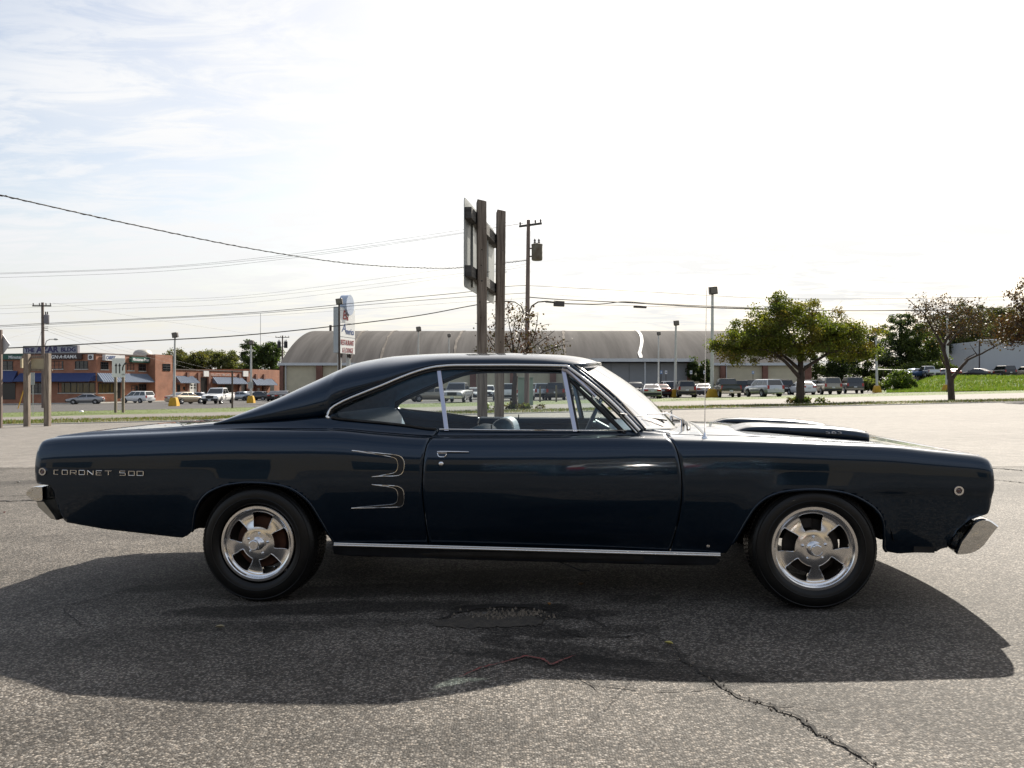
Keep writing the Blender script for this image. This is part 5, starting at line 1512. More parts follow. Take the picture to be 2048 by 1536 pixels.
# ================================================================== trees and shrubs
M_BARK = pm('dark_bark', (.060, .045, .035), .9, var=.35, vscale=5, bump=.8, bscale=18, stretch=(3, 3, .5))
def foliage(name, pts, n_leaf, size, cols, spread, parent, seed, mat='leaf', flat=.0, drop=.0, aspect=.45):
    """pts: clump centres (Vector, radius, weight); leaf-sized quads scattered through them"""
    r = np.random.default_rng(seed)
    w = np.array([p[2] for p in pts], float); w /= w.sum(); cnt = r.multinomial(n_leaf, w)
    V = []; F = []; C = []
    for (c, rad, _), k in zip(pts, cnt):
        if k == 0: continue
        cc = cols[int(r.integers(len(cols)))]; ck = r.uniform(.75, 1.25)
        d = r.normal(0, 1, (k, 3)); d /= np.maximum(np.linalg.norm(d, axis=1)[:, None], 1e-6); d *= (r.random((k, 1)) ** .5) * rad
        d[:, 2] *= .75
        p = d + np.array(c)
        ax = r.normal(0, 1, (k, 3)); ax[:, 2] -= drop; ax /= np.linalg.norm(ax, axis=1)[:, None]
        bx = np.cross(ax, r.normal(0, 1, (k, 3))); bx /= np.maximum(np.linalg.norm(bx, axis=1)[:, None], 1e-6)
        s = size * r.uniform(.6, 1.35, (k, 1))
        q0 = p; q1 = p + ax * s * .5 + bx * s * aspect; q2 = p + ax * s; q3 = p + ax * s * .5 - bx * s * aspect
        base = len(V) 
        quads = np.stack([q0, q1, q2, q3], 1).reshape(-1, 3)
        V.append(quads)
        jit = r.uniform(.7, 1.3, (k, 1)); mixc = np.array(cols)[r.integers(len(cols), size=k)]
        colr = (np.array(cc)[None, :] * .65 + mixc * .35) * jit * ck
        C.append(np.repeat(np.concatenate([colr, np.ones((k, 1))], 1), 4, 0))
    V = np.concatenate(V); C = np.concatenate(C); nq = len(V) // 4
    me = bpy.data.meshes.new(name)
    me.vertices.add(len(V)); me.vertices.foreach_set('co', V.astype('f').ravel())
    me.loops.add(len(V)); me.loops.foreach_set('vertex_index', np.arange(len(V), dtype='i'))
    me.polygons.add(nq); me.polygons.foreach_set('loop_start', np.arange(0, len(V), 4, dtype='i')); me.polygons.foreach_set('loop_total', np.full(nq, 4, 'i'))
    me.update(calc_edges=True)
    a = me.color_attributes.new('tint', 'FLOAT_COLOR', 'POINT'); a.data.foreach_set('color', C.astype('f').ravel())
    me.materials.append(leaf_mat(mat, .45 if mat == 'leaf' else .2)); return link_mesh(name, me, parent)
def limb(mb, a, b, r0, r1, wob, rnd, n=6):
    a, b = Vector(a), Vector(b); L = (b - a).length; pts = []; rs = []
    side = Vector((rnd.uniform(-1, 1), rnd.uniform(-1, 1), rnd.uniform(-.3, .6)))
    for i in range(n + 1):
        t = i / n; p = a.lerp(b, t) + side * wob * L * math.sin(math.pi * t) + Vector((rnd.uniform(-1, 1), rnd.uniform(-1, 1), rnd.uniform(-1, 1))) * wob * L * .18 * (0 if i in (0, n) else 1)
        pts.append(p); rs.append(r0 + (r1 - r0) * t)
    mb.tube(pts, rs, 7 if r0 > .05 else 5); return pts
def tree(label, base, limbs, tips, leaf, group=None, name='tree', cat='tree', trunk_r=.22, seed=1, mat='leaf'):
    """limbs: list of (from, to, r0, r1); tips: clump centres reached by twigs; leaf: (count, size, colours, clump radius)"""
    rnd = random.Random(seed); root = empty(name, base); tag(root, label, cat, group)
    mb = MB(); nodes = []
    for (a, b, r0, r1) in limbs:
        pts = limb(mb, a, b, r0, r1, .05, rnd, 7)
        for i, p in enumerate(pts):
            if i >= 2: nodes.append((p, r0 + (r1 - r0) * i / 7))
    for t in tips:
        t = Vector(t); best = min(nodes, key=lambda q: (q[0] - t).length + (3.0 if q[0].z > t.z + .2 else 0))
        pts = limb(mb, best[0], t, min(best[1] * .65, .05), .008, .10, rnd, 5)
        for p in pts[2:]: nodes.append((p, .02))
        for k in range(2):
            e = t + Vector((rnd.gauss(0, .5), rnd.gauss(0, .5), rnd.gauss(.15, .35))) * leaf[3]
            limb(mb, pts[3], e, .014, .004, .08, rnd, 3)
    tr = mb.build('trunk', M_BARK, root, 60)
    cl = [(tuple(t), leaf[3] * rnd.uniform(.55, 1.25), rnd.uniform(.5, 1.4)) for t in tips]
    foliage('crown', cl, leaf[0], leaf[1], leaf[2], 0, root, seed, mat, drop=.6)
    return root
def blob_pts(blobs, n, seed, shell=.55):
    rnd = random.Random(seed); o = []; wt = [b[3] * b[4] * b[5] for b in blobs]
    while len(o) < n:
        b = rnd.choices(blobs, wt)[0]
        v = Vector((rnd.gauss(0, 1), rnd.gauss(0, 1), rnd.gauss(0, 1))).normalized() * (shell + (1 - shell) * rnd.random()) ** .6 * rnd.uniform(.72, 1.06)
        o.append((b[0] + v.x * b[3], b[1] + v.y * b[4], b[2] + v.z * b[5]))
    return o
# -- the full green-gold tree on the median
p = gp(1602, 806); S = p.y / FPX                      # metres per pixel at its distance
def T(px, py, dy=0.0, c=p): return ((px - 1024) * c.y / FPX - c.x, dy, CAM_H - (py - 768) * c.y / FPX - c.z)
lm = [((0, 0, -.1), T(1603, 752), .28, .235), (T(1603, 756), T(1603, 708, .2), .20, .15), (T(1600, 758), T(1545, 708, -.6), .13, .085), (T(1545, 708, -.6), T(1500, 700, -1.3), .08, .04),
      (T(1601, 740), T(1562, 700, .9), .13, .07), (T(1606, 740), T(1655, 705, -.5), .12, .07), (T(1655, 705, -.5), T(1705, 695, -.9), .07, .035), (T(1603, 716, .1), T(1585, 660, .8), .11, .05),
      (T(1603, 708, .2), T(1625, 650, -.6), .10, .05), (T(1625, 690, .2), T(1670, 650, .9), .08, .04), (T(1562, 700, .9), T(1500, 660, 1.2), .06, .03), (T(1585, 660, .8), T(1560, 610, .4), .05, .02), (T(1603, 700, .2), T(1640, 705, 1.5), .07, .03)]
def W(px, py, dy, rx, ry, rz): x, y, z = T(px, py, dy); return (x, y, z, rx * S, ry, rz * S)
bl = [W(1580, 668, 0, 130, 3.4, 50), W(1495, 690, 0, 78, 2.6, 40), W(1685, 682, 0, 68, 2.6, 46), W(1452, 702, 0, 38, 1.8, 24), W(1590, 622, 0, 95, 2.6, 20), W(1722, 700, 0, 30, 1.6, 28), W(1585, 602, 0, 70, 1.8, 14)]
tips = blob_pts(bl, 400, 5, .30)
COL_A = [(.075, .105, .016), (.10, .125, .018), (.13, .135, .02), (.15, .135, .022), (.13, .085, .022), (.09, .115, .018), (.085, .11, .017), (.065, .095, .016), (.08, .11, .018), (.085, .115, .018)]
tree('broad rounded tree with green and golden leaves on the median beside the parked SUVs', p, lm, tips, (62000, .105, COL_A, .58), seed=3)
# -- sparse reddish tree at the right
p = gp(1903, 800); S = p.y / FPX
T_ = lambda px, py, dy=0.0: ((px - 1024) * p.y / FPX - p.x, dy, CAM_H - (py - 768) * p.y / FPX - p.z)
lm = [((0, 0, -.1), T_(1901, 755), .22, .19), (T_(1899, 758), T_(1888, 690, .2), .15, .11), (T_(1888, 690, .2), T_(1853, 625, .3), .10, .045), (T_(1853, 625, .3), T_(1815, 595, .2), .04, .015), (T_(1888, 690), T_(1905, 655, -.4), .09, .05), (T_(1905, 655, -.4), T_(1940, 610, -.6), .05, .02),
      (T_(1895, 690), T_(1945, 645, .5), .08, .05), (T_(1945, 645, .5), T_(1985, 610, .7), .05, .02), (T_(1904, 758), T_(1930, 720, -.3), .13, .08), (T_(1930, 720, -.3), T_(1985, 690, -.6), .07, .035), (T_(1985, 690, -.6), T_(2030, 672, -.8), .035, .015), (T_(1898, 740), T_(1872, 710, -.5), .08, .03), (T_(1930, 720), T_(1960, 706, .5), .05, .02), (T_(1853, 640, .2), T_(1840, 600, -.4), .04, .015), (T_(1888, 680), T_(1870, 620, .9), .06, .02)]
W2 = lambda px, py, dy, rx, ry, rz: (*T_(px, py, dy), rx * S, ry, rz * S)
bl = [W2(1905, 640, 0, 95, 2.6, 55), W2(1975, 650, 0, 62, 2.2, 42), W2(1860, 620, 0, 55, 1.8, 34), W2(1990, 680, 0, 38, 1.5, 16)]
COL_B = [(.075, .035, .020), (.095, .055, .020), (.060, .045, .018), (.10, .07, .02), (.065, .065, .018)]
tree('thin bare-limbed tree with sparse reddish leaves in front of the grassy bank', p, lm, blob_pts(bl, 230, 8, .2), (3000, .115, COL_B, .70), seed=9, mat='dry_leaf')
# -- sparse tree behind the wooden posts
p = gp(1031, 818); S = p.y / FPX
T_ = lambda px, py, dy=0.0: ((px - 1024) * p.y / FPX - p.x, dy, CAM_H - (py - 768) * p.y / FPX - p.z)
lm = [((0, 0, -.1), T_(1031, 752), .17, .15), (T_(1031, 754), T_(1026, 690, .2), .12, .06), (T_(1026, 690, .2), T_(1016, 635), .05, .02), (T_(1030, 745), T_(1065, 680, .4), .09, .05), (T_(1065, 680, .4), T_(1076, 625), .04, .015), (T_(1032, 742), T_(1085, 705, -.5), .08, .04), (T_(1085, 705, -.5), T_(1130, 690, -.6), .04, .015),
      (T_(1030, 740), T_(985, 690, .3), .08, .04), (T_(985, 690, .3), T_(965, 650, .1), .04, .015), (T_(1030, 720), T_(1000, 660, -.6), .06, .02), (T_(1031, 730), T_(1110, 660, .6), .05, .015), (T_(1029, 720), T_(1045, 640, -.6), .05, .015)]
bl = [W2(1030, 660, 0, 62, 2.2, 62), W2(1085, 685, 0, 58, 1.8, 36), W2(985, 690, 0, 40, 1.6, 50), W2(1035, 705, 0, 90, 2, 22)]
COL_C = [(.08, .035, .02), (.09, .05, .02), (.05, .055, .016), (.06, .065, .02), (.07, .03, .02)]
tree('small thin-leaved tree behind the tall wooden sign posts', p, lm, blob_pts(bl, 150, 12, .3), (1500, .13, COL_C, .55), seed=14, mat='dry_leaf')
# -- reddish tree reaching in from the right edge
p = gp(2125, 801); S = p.y / FPX
T_ = lambda px, py, dy=0.0: ((px - 1024) * p.y / FPX - p.x, dy, CAM_H - (py - 768) * p.y / FPX - p.z)
lm = [((0, 0, -.1), T_(2123, 740), .24, .20), (T_(2123, 742), T_(2080, 670, .2), .14, .08), (T_(2080, 670, .2), T_(2030, 610), .07, .03), (T_(2123, 742), T_(2140, 640, .2), .14, .07), (T_(2080, 680), T_(2030, 655, -.6), .07, .03), (T_(2140, 690), T_(2190, 620), .09, .03), (T_(2100, 700), T_(2075, 590, .8), .08, .03)]
bl = [W2(2110, 640, 0, 110, 3, 75), W2(2050, 650, 0, 55, 2, 55), W2(2050, 585, 0, 45, 1.6, 30)]
tree('reddish-leaved tree reaching in from the right edge above the warehouse', p, lm, blob_pts(bl, 240, 22, .3), (7500, .13, [(.085, .040, .020), (.10, .065, .02), (.07, .035, .02), (.09, .08, .02)], .66), seed=24, mat='dry_leaf')

# -- woods and shrubs beyond: each tree with its own trunk and crown
def far_tree(label, px, py_base, Y, blobs, n_tip, n_leaf, size, cols, seed, group=None, name='tree', cat='tree', clump=1.1, z0=None, trunk=.3):
    x = at(px, Y); z = G(x, Y) if z0 is None else z0; base = Vector((x, Y, z)); k = Y / FPX
    bl = [((bx - 1024) * k - x, dy, CAM_H - (by - 768) * k - z, rx * k, ry, rz * k) for (bx, by, dy, rx, ry, rz) in blobs]
    top = max(b[2] for b in bl)
    lm = [((0, 0, -.3), (0, 0, top * .55), trunk, trunk * .6)] + [((0, 0, top * (.35 + .1 * (i % 3))), (b[0] * .7, b[1], b[2]), trunk * .5, trunk * .15) for i, b in enumerate(bl)]
    if size > .3: n_leaf, size, n_tip = int(n_leaf * 2.3), size * .70, int(n_tip * 1.5)
    return tree(label, base, lm, blob_pts(bl, n_tip, seed), (n_leaf, size, cols, clump), group, name, cat, seed=seed)
DK = [(.030, .050, .015), (.040, .062, .018), (.052, .075, .022), (.035, .055, .022)]
MD = [(.055, .085, .020), (.070, .10, .024), (.085, .105, .025), (.05, .075, .02)]
OL = [(.075, .085, .025), (.10, .10, .03), (.085, .08, .03), (.06, .075, .022)]
GW = 'trees beyond the car parks'
far_tree('dark leafy tree at the right end of the barrel-roofed hall', 1672, 790, 150, [(1665, 715, 0, 55, 4, 55), (1690, 680, 0, 40, 3, 40), (1650, 750, 0, 40, 3, 25)], 110, 8500, .42, DK, 31, GW, z0=-.3)
far_tree('dark tall tree between the golden tree and the tall pine', 1730, 785, 158, [(1735, 720, 0, 52, 4, 55), (1715, 760, 0, 45, 3, 28), (1760, 690, 0, 30, 3, 35)], 110, 8000, .42, DK, 32, GW, z0=-.2)
far_tree('tall open pine with tiered branches against the sky', 1800, 760, 152, [(1800, 640, 0, 28, 2.5, 14), (1790, 662, 0, 34, 3, 12), (1808, 690, 0, 38, 3, 16), (1785, 715, 0, 40, 3, 16), (1812, 742, 0, 40, 3, 16)], 90, 5600, .40, [(.030, .050, .022), (.040, .060, .026), (.05, .07, .03)], 33, GW, z0=1.0, name='pine_tree', clump=.9)
far_tree('bushy mid-green tree right of the tall pine', 1842, 760, 150, [(1840, 688, 0, 44, 3, 44), (1850, 725, 0, 46, 3, 32)], 120, 8000, .40, MD, 34, GW, z0=1.0)
far_tree('broad dark tree rising behind the thin reddish tree', 1915, 745, 165, [(1895, 668, 0, 58, 4, 50), (1930, 645, 0, 55, 4, 40), (1885, 705, 0, 62, 4, 36), (1940, 690, 0, 55, 4, 42)], 190, 13000, .42, [(.036, .055, .018), (.05, .07, .022), (.07, .08, .022)], 35, GW, z0=1.5)
far_tree('olive-green tree just left of the pale warehouse roof', 1985, 740, 172, [(1985, 655, 0, 48, 4, 46), (2005, 645, 0, 34, 3, 34), (1970, 690, 0, 48, 4, 28)], 140, 9500, .42, [(.075, .085, .02), (.10, .085, .022), (.055, .07, .02)], 36, GW, z0=1.5)
far_tree('tree standing behind the pale warehouse at the right edge', 2080, 740, 180, [(2080, 665, 0, 70, 5, 45)], 80, 5000, .45, OL, 37, GW, z0=1.5)
far_tree('bright green bush at the foot of the grassy bank beside the lamp post', 1795, 785, 104, [(1798, 757, 0, 24, 1.8, 17), (1786, 768, 0, 22, 1.6, 14), (1812, 765, 0, 15, 1.5, 14)], 70, 5200, .22, [(.075, .12, .02), (.10, .145, .025), (.06, .095, .02)], 41, None, 'bush', 'bush', .55, z0=None, trunk=.06)
far_tree('low ragged shrub between the dark SUV and the yellow lamp base', 1735, 785, 106, [(1735, 768, 0, 16, 1.5, 12), (1752, 772, 0, 16, 1.5, 9)], 50, 3000, .22, [(.07, .10, .025), (.10, .12, .04)], 42, None, 'bush', 'bush', .5, trunk=.05)
far_tree('dark hedge growing along the fence behind the bank cars', 1850, 745, 142, [(1845, 737, 0, 50, 2, 13), (1790, 742, 0, 40, 2, 10), (1890, 738, 0, 25, 2, 12)], 100, 6000, .32, MD, 43, None, 'hedge', 'hedge', .7, z0=1.6, trunk=.08)
far_tree('narrow columnar evergreen in front of the cream wall', 1385, 765, 124, [(1385, 738, 0, 9, .9, 30)], 40, 2600, .24, [(.035, .055, .018), (.05, .07, .022)], 44, None, 'cypress', 'shrub', .5, trunk=.1)
far_tree('wide dark evergreen shrub beside the narrow columnar one', 1411, 765, 124, [(1411, 742, 0, 15, 1.2, 24), (1402, 752, 0, 11, 1.1, 14)], 50, 3200, .24, DK, 45, None, 'evergreen_shrub', 'shrub', .55, trunk=.12)
# left side, beyond the brick building
far_tree('rounded olive tree behind the roof of the brick garage wing', 368, 790, 205, [(360, 725, 0, 32, 4, 24), (392, 722, 0, 26, 4, 20), (352, 708, 0, 10, 3, 12)], 110, 6800, .50, OL, 51, GW, z0=-2.5)
far_tree('spreading pale-topped tree behind the garage wing', 440, 790, 212, [(440, 728, 0, 42, 5, 24), (420, 714, 0, 22, 4, 14), (458, 712, 0, 24, 4, 12)], 110, 5600, .50, [(.085, .10, .035), (.10, .105, .045), (.07, .09, .03)], 52, GW, z0=-2.7)
far_tree('big dark green tree beside the barrel roof end', 525, 790, 200, [(505, 705, 0, 26, 4, 24), (540, 708, 0, 24, 4, 26), (525, 735, 0, 42, 4, 26)], 130, 9500, .48, [(.030, .055, .015), (.042, .068, .02), (.05, .08, .025)], 53, GW, z0=-2.3)
far_tree('low tree line between the spreading tree and the dark one', 480, 790, 215, [(480, 742, 0, 34, 4, 16), (330, 738, 0, 30, 4, 14)], 70, 4200, .50, MD, 54, GW, z0=-2.7)
# ================================================================== parked vehicles
M_VGLASS = pm('vehicle_glass', (.012, .015, .018), .025, spec=.7, coat=.5)
M_VBLACK = pm('vehicle_black_plastic', (.016, .016, .017), .55)
M_VTYRE = pm('vehicle_tyre', (.013, .013, .013), .7)
M_VRIM = pm('vehicle_wheel_rim', (.45, .45, .46), .3, .8)
M_VTAIL = pm('vehicle_tail_lens', (.38, .015, .015), .2, coat=.5)
M_VHEAD = pm('vehicle_head_lens', (.55, .56, .56), .12, coat=.6)
M_VPLATE = pm('vehicle_plate', (.62, .63, .64), .5)
M_VCHROME = pm('vehicle_chrome', (.7, .7, .7), .12, 1.0)
# body stations: x from the rear, z bottom, z belt/hood top ; cabin: rear foot, rear top, front top, front foot, roof z, number of side panes
KINDS = {
 'sedan': dict(L=4.75, W=1.82, wb=2.75, r=.325, st=[(0, .42, .92), (.10, .30, 1.00), (.5, .24, 1.04), (1.0, .22, 1.02), (2.4, .21, .98), (3.2, .22, .96), (4.2, .24, .82), (4.62, .30, .70), (4.75, .40, .60)], cab=(.62, 1.45, 2.65, 3.55, 1.45), ax=1.0, panes=2),
 'suv': dict(L=4.75, W=1.90, wb=2.80, r=.37, st=[(0, .48, 1.02), (.08, .36, 1.12), (.5, .30, 1.14), (2.4, .28, 1.10), (3.3, .28, 1.08), (4.3, .30, 1.00), (4.65, .36, .88), (4.75, .46, .74)], cab=(.06, .38, 2.75, 3.55, 1.72), ax=.98, panes=3),
 'big_suv': dict(L=5.15, W=2.02, wb=2.95, r=.40, st=[(0, .52, 1.10), (.06, .40, 1.20), (.5, .34, 1.21), (2.6, .32, 1.18), (3.6, .32, 1.16), (4.75, .34, 1.08), (5.08, .40, .98), (5.15, .50, .84)], cab=(.05, .25, 3.05, 3.80, 1.90), ax=1.1, panes=3),
 'van': dict(L=4.9, W=1.95, wb=2.95, r=.34, st=[(0, .42, 1.00), (.06, .30, 1.10), (.5, .25, 1.10), (2.6, .24, 1.05), (3.7, .25, 1.00), (4.5, .26, .86), (4.82, .32, .74), (4.9, .42, .62)], cab=(.05, .35, 2.95, 4.05, 1.75), ax=1.05, panes=3),
 'hatch': dict(L=4.40, W=1.75, wb=2.65, r=.32, st=[(0, .42, .98), (.08, .30, 1.06), (.5, .24, 1.06), (2.3, .22, .99), (3.2, .23, .94), (4.0, .25, .80), (4.32, .30, .66), (4.40, .40, .56)], cab=(.10, .95, 2.40, 3.45, 1.49), ax=.88, panes=2),
 'pickup': dict(L=5.75, W=2.00, wb=3.60, r=.40, st=[(0, .60, 1.10), (.05, .50, 1.18), (.5, .44, 1.19), (2.1, .38, 1.18), (2.15, .36, 1.18), (3.3, .34, 1.17), (4.2, .34, 1.16), (5.35, .38, 1.06), (5.70, .44, .96), (5.75, .54, .80)], cab=(2.00, 2.15, 3.45, 4.15, 1.86), ax=1.15, panes=2),
}
_vm = {}
def vehicle_meshes(kind):
    if kind in _vm: return _vm[kind]
    K = KINDS[kind]; W = K['W'] / 2; out = {}
    m = MB(); secs = []
    L = K['L']
    for i, (x, zb, zt) in enumerate(K['st']):
        e = 0.86 if i in (0, len(K['st']) - 1) else (.95 if i in (1, len(K['st']) - 2) else 1.0); w = W * e
        h = zt - zb
        half = [(0, zb), (w * .86, zb), (w * .965, zb + .16 * h), (w, zb + .46 * h), (w * .985, zb + .74 * h), (w * .95, zb + .90 * h), (w * .88, zb + .985 * h), (w * .45, zt + .018), (0, zt + .025)]
        ring = [(x, -y, z) for y, z in half] + [(x, y, z) for y, z in half[-2:0:-1]]
        secs.append(ring)
    # refine along the length
    fine = []
    for a, b in zip(secs[:-1], secs[1:]):
        nn = max(1, int((b[0][0] - a[0][0]) / .35))
        for k in range(nn): fine.append([tuple(p + (q - p) * k / nn for p, q in zip(u, v)) for u, v in zip(a, b)])
    fine.append(secs[-1]); n = len(fine[0]); vs = [p for s in fine for p in s]
    fs = [(i * n + k, (i + 1) * n + k, (i + 1) * n + (k + 1) % n, i * n + (k + 1) % n) for i in range(len(fine) - 1) for k in range(n)]
    fs += [tuple(range(n - 1, -1, -1)), tuple((len(fine) - 1) * n + k for k in range(n))]
    m.add(vs, fs)
    # cabin
    xr0, xr1, xf1, xf0, zr = K['cab']; belt = lambda x: float(np.interp(x, [s[0] for s in K['st']], [s[2] for s in K['st']])) - .01
    wb_, wr = W * .88, W * .66
    if kind in ('big_suv', 'van', 'suv', 'pickup'): wr = W * .74
    def cabpt(u, v, s):
        """u 0 rear foot..1 front foot along the side, v 0 belt..1 roof"""
        xb = xr0 + (xf0 - xr0) * u; xt = xr1 + (xf1 - xr1) * u
        x = xb + (xt - xb) * v; z = belt(xb) + (zr - .05 - belt(xb)) * v; y = wb_ + (wr - wb_) * v + .02 * math.sin(math.pi * v)
        return (x, s * y, z)
    nu = 8; vs = []; fs = []
    rows = [(0, 1), (.5, 1), (1, 1)]
    ring_n = 3 * 2 + 3
    for i in range(nu + 1):
        u = i / nu
        Lp = [cabpt(u, v, -1) for v in (0, .5, 1)]; Rp = [cabpt(u, v, 1) for v in (1, .5, 0)]
        xt = Lp[-1][0]; zz = zr - .05
        crown = [(xt, -wr * .86, zr - .012), (xt, 0, zr), (xt, wr * .86, zr - .012)] if 0 < i < nu else [(xt, -wr * .86, zr - .022), (xt, 0, zr - .015), (xt, wr * .86, zr - .022)]
        vs += Lp + crown + Rp
    for i in range(nu):
        for k in range(ring_n - 1): fs.append((i * ring_n + k, i * ring_n + k + 1, (i + 1) * ring_n + k + 1, (i + 1) * ring_n + k))
    fs += [tuple(range(ring_n)), tuple(nu * ring_n + k for k in range(ring_n - 1, -1, -1))]
    m.add(vs, fs)
    if kind == 'pickup':                                       # open bed: raised side rails and a dark floor
        for sy in (-1, 1): m.box((1.02, sy * W * .90, 1.235), (1.95, .10, .10))
        m.box((.06, 0, 1.235), (.08, W * 1.8, .10))
    out['body'] = m.mesh('body', [M_VBLACK], 40)
    def inset(a, b, c, d, t=.10, off=.006):
        A, B, C, D = map(Vector, (a, b, c, d)); nrm_ = (B - A).cross(D - A).normalized()
        cen = (A + B + C + D) / 4; q = []
        for P in (A, B, C, D):
            v = cen - P; q.append(P + v * t)
        return q, nrm_
    def pane_mesh(corners, outward, t=.08):
        q, n_ = inset(*corners, t)
        if n_.dot(Vector(outward)) < 0: n_ = -n_
        m = MB(); m.add([p + n_ * .012 for p in q], [(0, 1, 2, 3)]); return m.mesh('pane', [M_VGLASS], None, False)
    side = []
    cuts = {2: [(.04, .50), (.53, .93)], 3: [(.04, .30), (.33, .61), (.64, .94)]}[K['panes']]
    for s in (-1, 1):
        for a, b in cuts:
            # three small facets so the pane follows the bulge
            m = MB(); o_ = Vector((0, s * .014, .004))
            v0, v1 = .08, .90
            P = [[Vector(cabpt(a + (b - a) * t, v, s)) + o_ for v in (v0, .5, v1)] for t in (0.02, .5, .98)]
            fl_ = [x for c in P for x in c]
            m.add(fl_, [(0, 3, 4, 1), (1, 4, 5, 2), (3, 6, 7, 4), (4, 7, 8, 5)]); side.append(m.mesh('side_window', [M_VGLASS], None, False))
    out['side_window'] = side
    def endp(u, nm, t):
        a, b, c, d = cabpt(u, .06, -1), cabpt(u, .06, 1), cabpt(u, .97, 1), cabpt(u, .97, -1)
        sg = -1 if u == 0 else 1
        q, n_ = inset(a, b, c, d, t); m = MB()
        if n_.x * sg < 0: n_ = -n_
        m.add([p + n_ * .014 for p in q], [(0, 1, 2, 3)]); return m.mesh(nm, [M_VGLASS], None, False)
    out['windshield'] = endp(1, 'windshield', .07); out['rear_window'] = endp(0, 'rear_window', .10 if kind != 'pickup' else .14)
    # wheels and arches
    r = K['r']; wm = MB()
    wm.lathe([(r * .62, -.02), (r * .9, -.012), (r, .02), (r, .20), (r * .9, .23), (r * .3, .23)], (0, 0, 0), 'Y', 20)
    out['tyre'] = wm.mesh('tyre', [M_VTYRE], 40)
    rm = MB()
    rm.lathe([(.001, .01), (r * .18, .0), (r * .55, .012), (r * .63, -.018)], (0, 0, 0), 'Y', 20)
    for k in range(5):
        a = 2 * math.pi * k / 5; rm.tube([(r * .1 * math.cos(a), -.012, r * .1 * math.sin(a)), (r * .56 * math.cos(a), -.006, r * .56 * math.sin(a))], .035, 4)
    out['rim'] = rm.mesh('rim', [M_VRIM], 40)
    ar = MB(); ar.lathe([(.001, -.001), (r * 1.14, -.001), (r * 1.17, .03)], (0, 0, 0), 'Y', 22); out['wheel_arch'] = ar.mesh('wheel_arch', [M_VBLACK], 40)
    ax0 = K['ax']; out['ax'] = (ax0, ax0 + K['wb'])
    # lamps, bumpers, plate, mirrors
    zt0 = K['st'][1][2]; ztF = K['st'][-2][2]
    tall = kind in ('suv', 'big_suv', 'van')
    lm = MB()
    if kind == 'pickup': lm.box((0, 0, 0), (.06, .16, .36))
    elif tall: lm.box((0, 0, 0), (.09, .20, .34))
    else: lm.box((0, 0, 0), (.12, .38, .17))
    out['taillight'] = lm.mesh('taillight', [M_VTAIL]); out['tail_pos'] = (.035 if tall or kind == 'pickup' else .03, W * (.86 if kind == 'pickup' else .80 if tall else .66), zt0 - (.20 if kind == 'pickup' else .16 if tall else .16))
    hm = MB(); hm.box((0, 0, 0), (.14, .40, .17)); out['headlight'] = hm.mesh('headlight', [M_VHEAD]); out['head_pos'] = (L - .10, W * .66, ztF - .10)
    bm_ = MB(); bm_.box((0, 0, 0), (.12, W * 1.80, .20)); out['bumper'] = bm_.mesh('bumper', [M_VBLACK])
    gm = MB(); gm.box((0, 0, 0), (.05, W * .85, .22 if kind != 'pickup' else .30)); out['grille'] = gm.mesh('grille', [M_VBLACK])
    pl = MB(); pl.box((0, 0, 0), (.02, .32, .16)); out['license_plate'] = pl.mesh('license_plate', [M_VPLATE])
    mi = MB(); mi.box((0, 0, 0), (.12, .20, .14)); out['door_mirror'] = mi.mesh('door_mirror', [M_VBLACK])
    bed = MB(); bed.box((1.05, 0, 1.20), (1.80, W * 1.62, .05)); out['bed'] = bed.mesh('bed_floor', [M_VBLACK])
    hl = MB(); hl.box((0, 0, 0), (.16, .02, .03)); out['door_handle'] = hl.mesh('door_handle', [M_VBLACK])
    _vm[kind] = out; return out
def vpaint(name, c, metal=.4, rough=.35):
    return pm(name, c, rough, metal, coat=.8, coat_rough=.05)
VP = {'white': vpaint('white_car_paint', (.72, .72, .71), 0), 'silver': vpaint('silver_car_paint', (.44, .46, .48), .6), 'black': vpaint('black_car_paint', (.010, .011, .013), .2), 'charcoal': vpaint('charcoal_car_paint', (.045, .048, .052), .5),
      'tan': vpaint('tan_car_paint', (.26, .235, .19), .5), 'gold': vpaint('gold_car_paint', (.36, .30, .22), .5), 'maroon': vpaint('maroon_car_paint', (.10, .018, .02), .4), 'blue': vpaint('blue_car_paint', (.06, .12, .25), .5), 'brown': vpaint('brown_car_paint', (.055, .04, .035), .4),
      'greysilver': vpaint('dull_silver_car_paint', (.30, .30, .31), .6), 'greenblack': vpaint('dark_green_truck_paint', (.028, .036, .030), .3)}
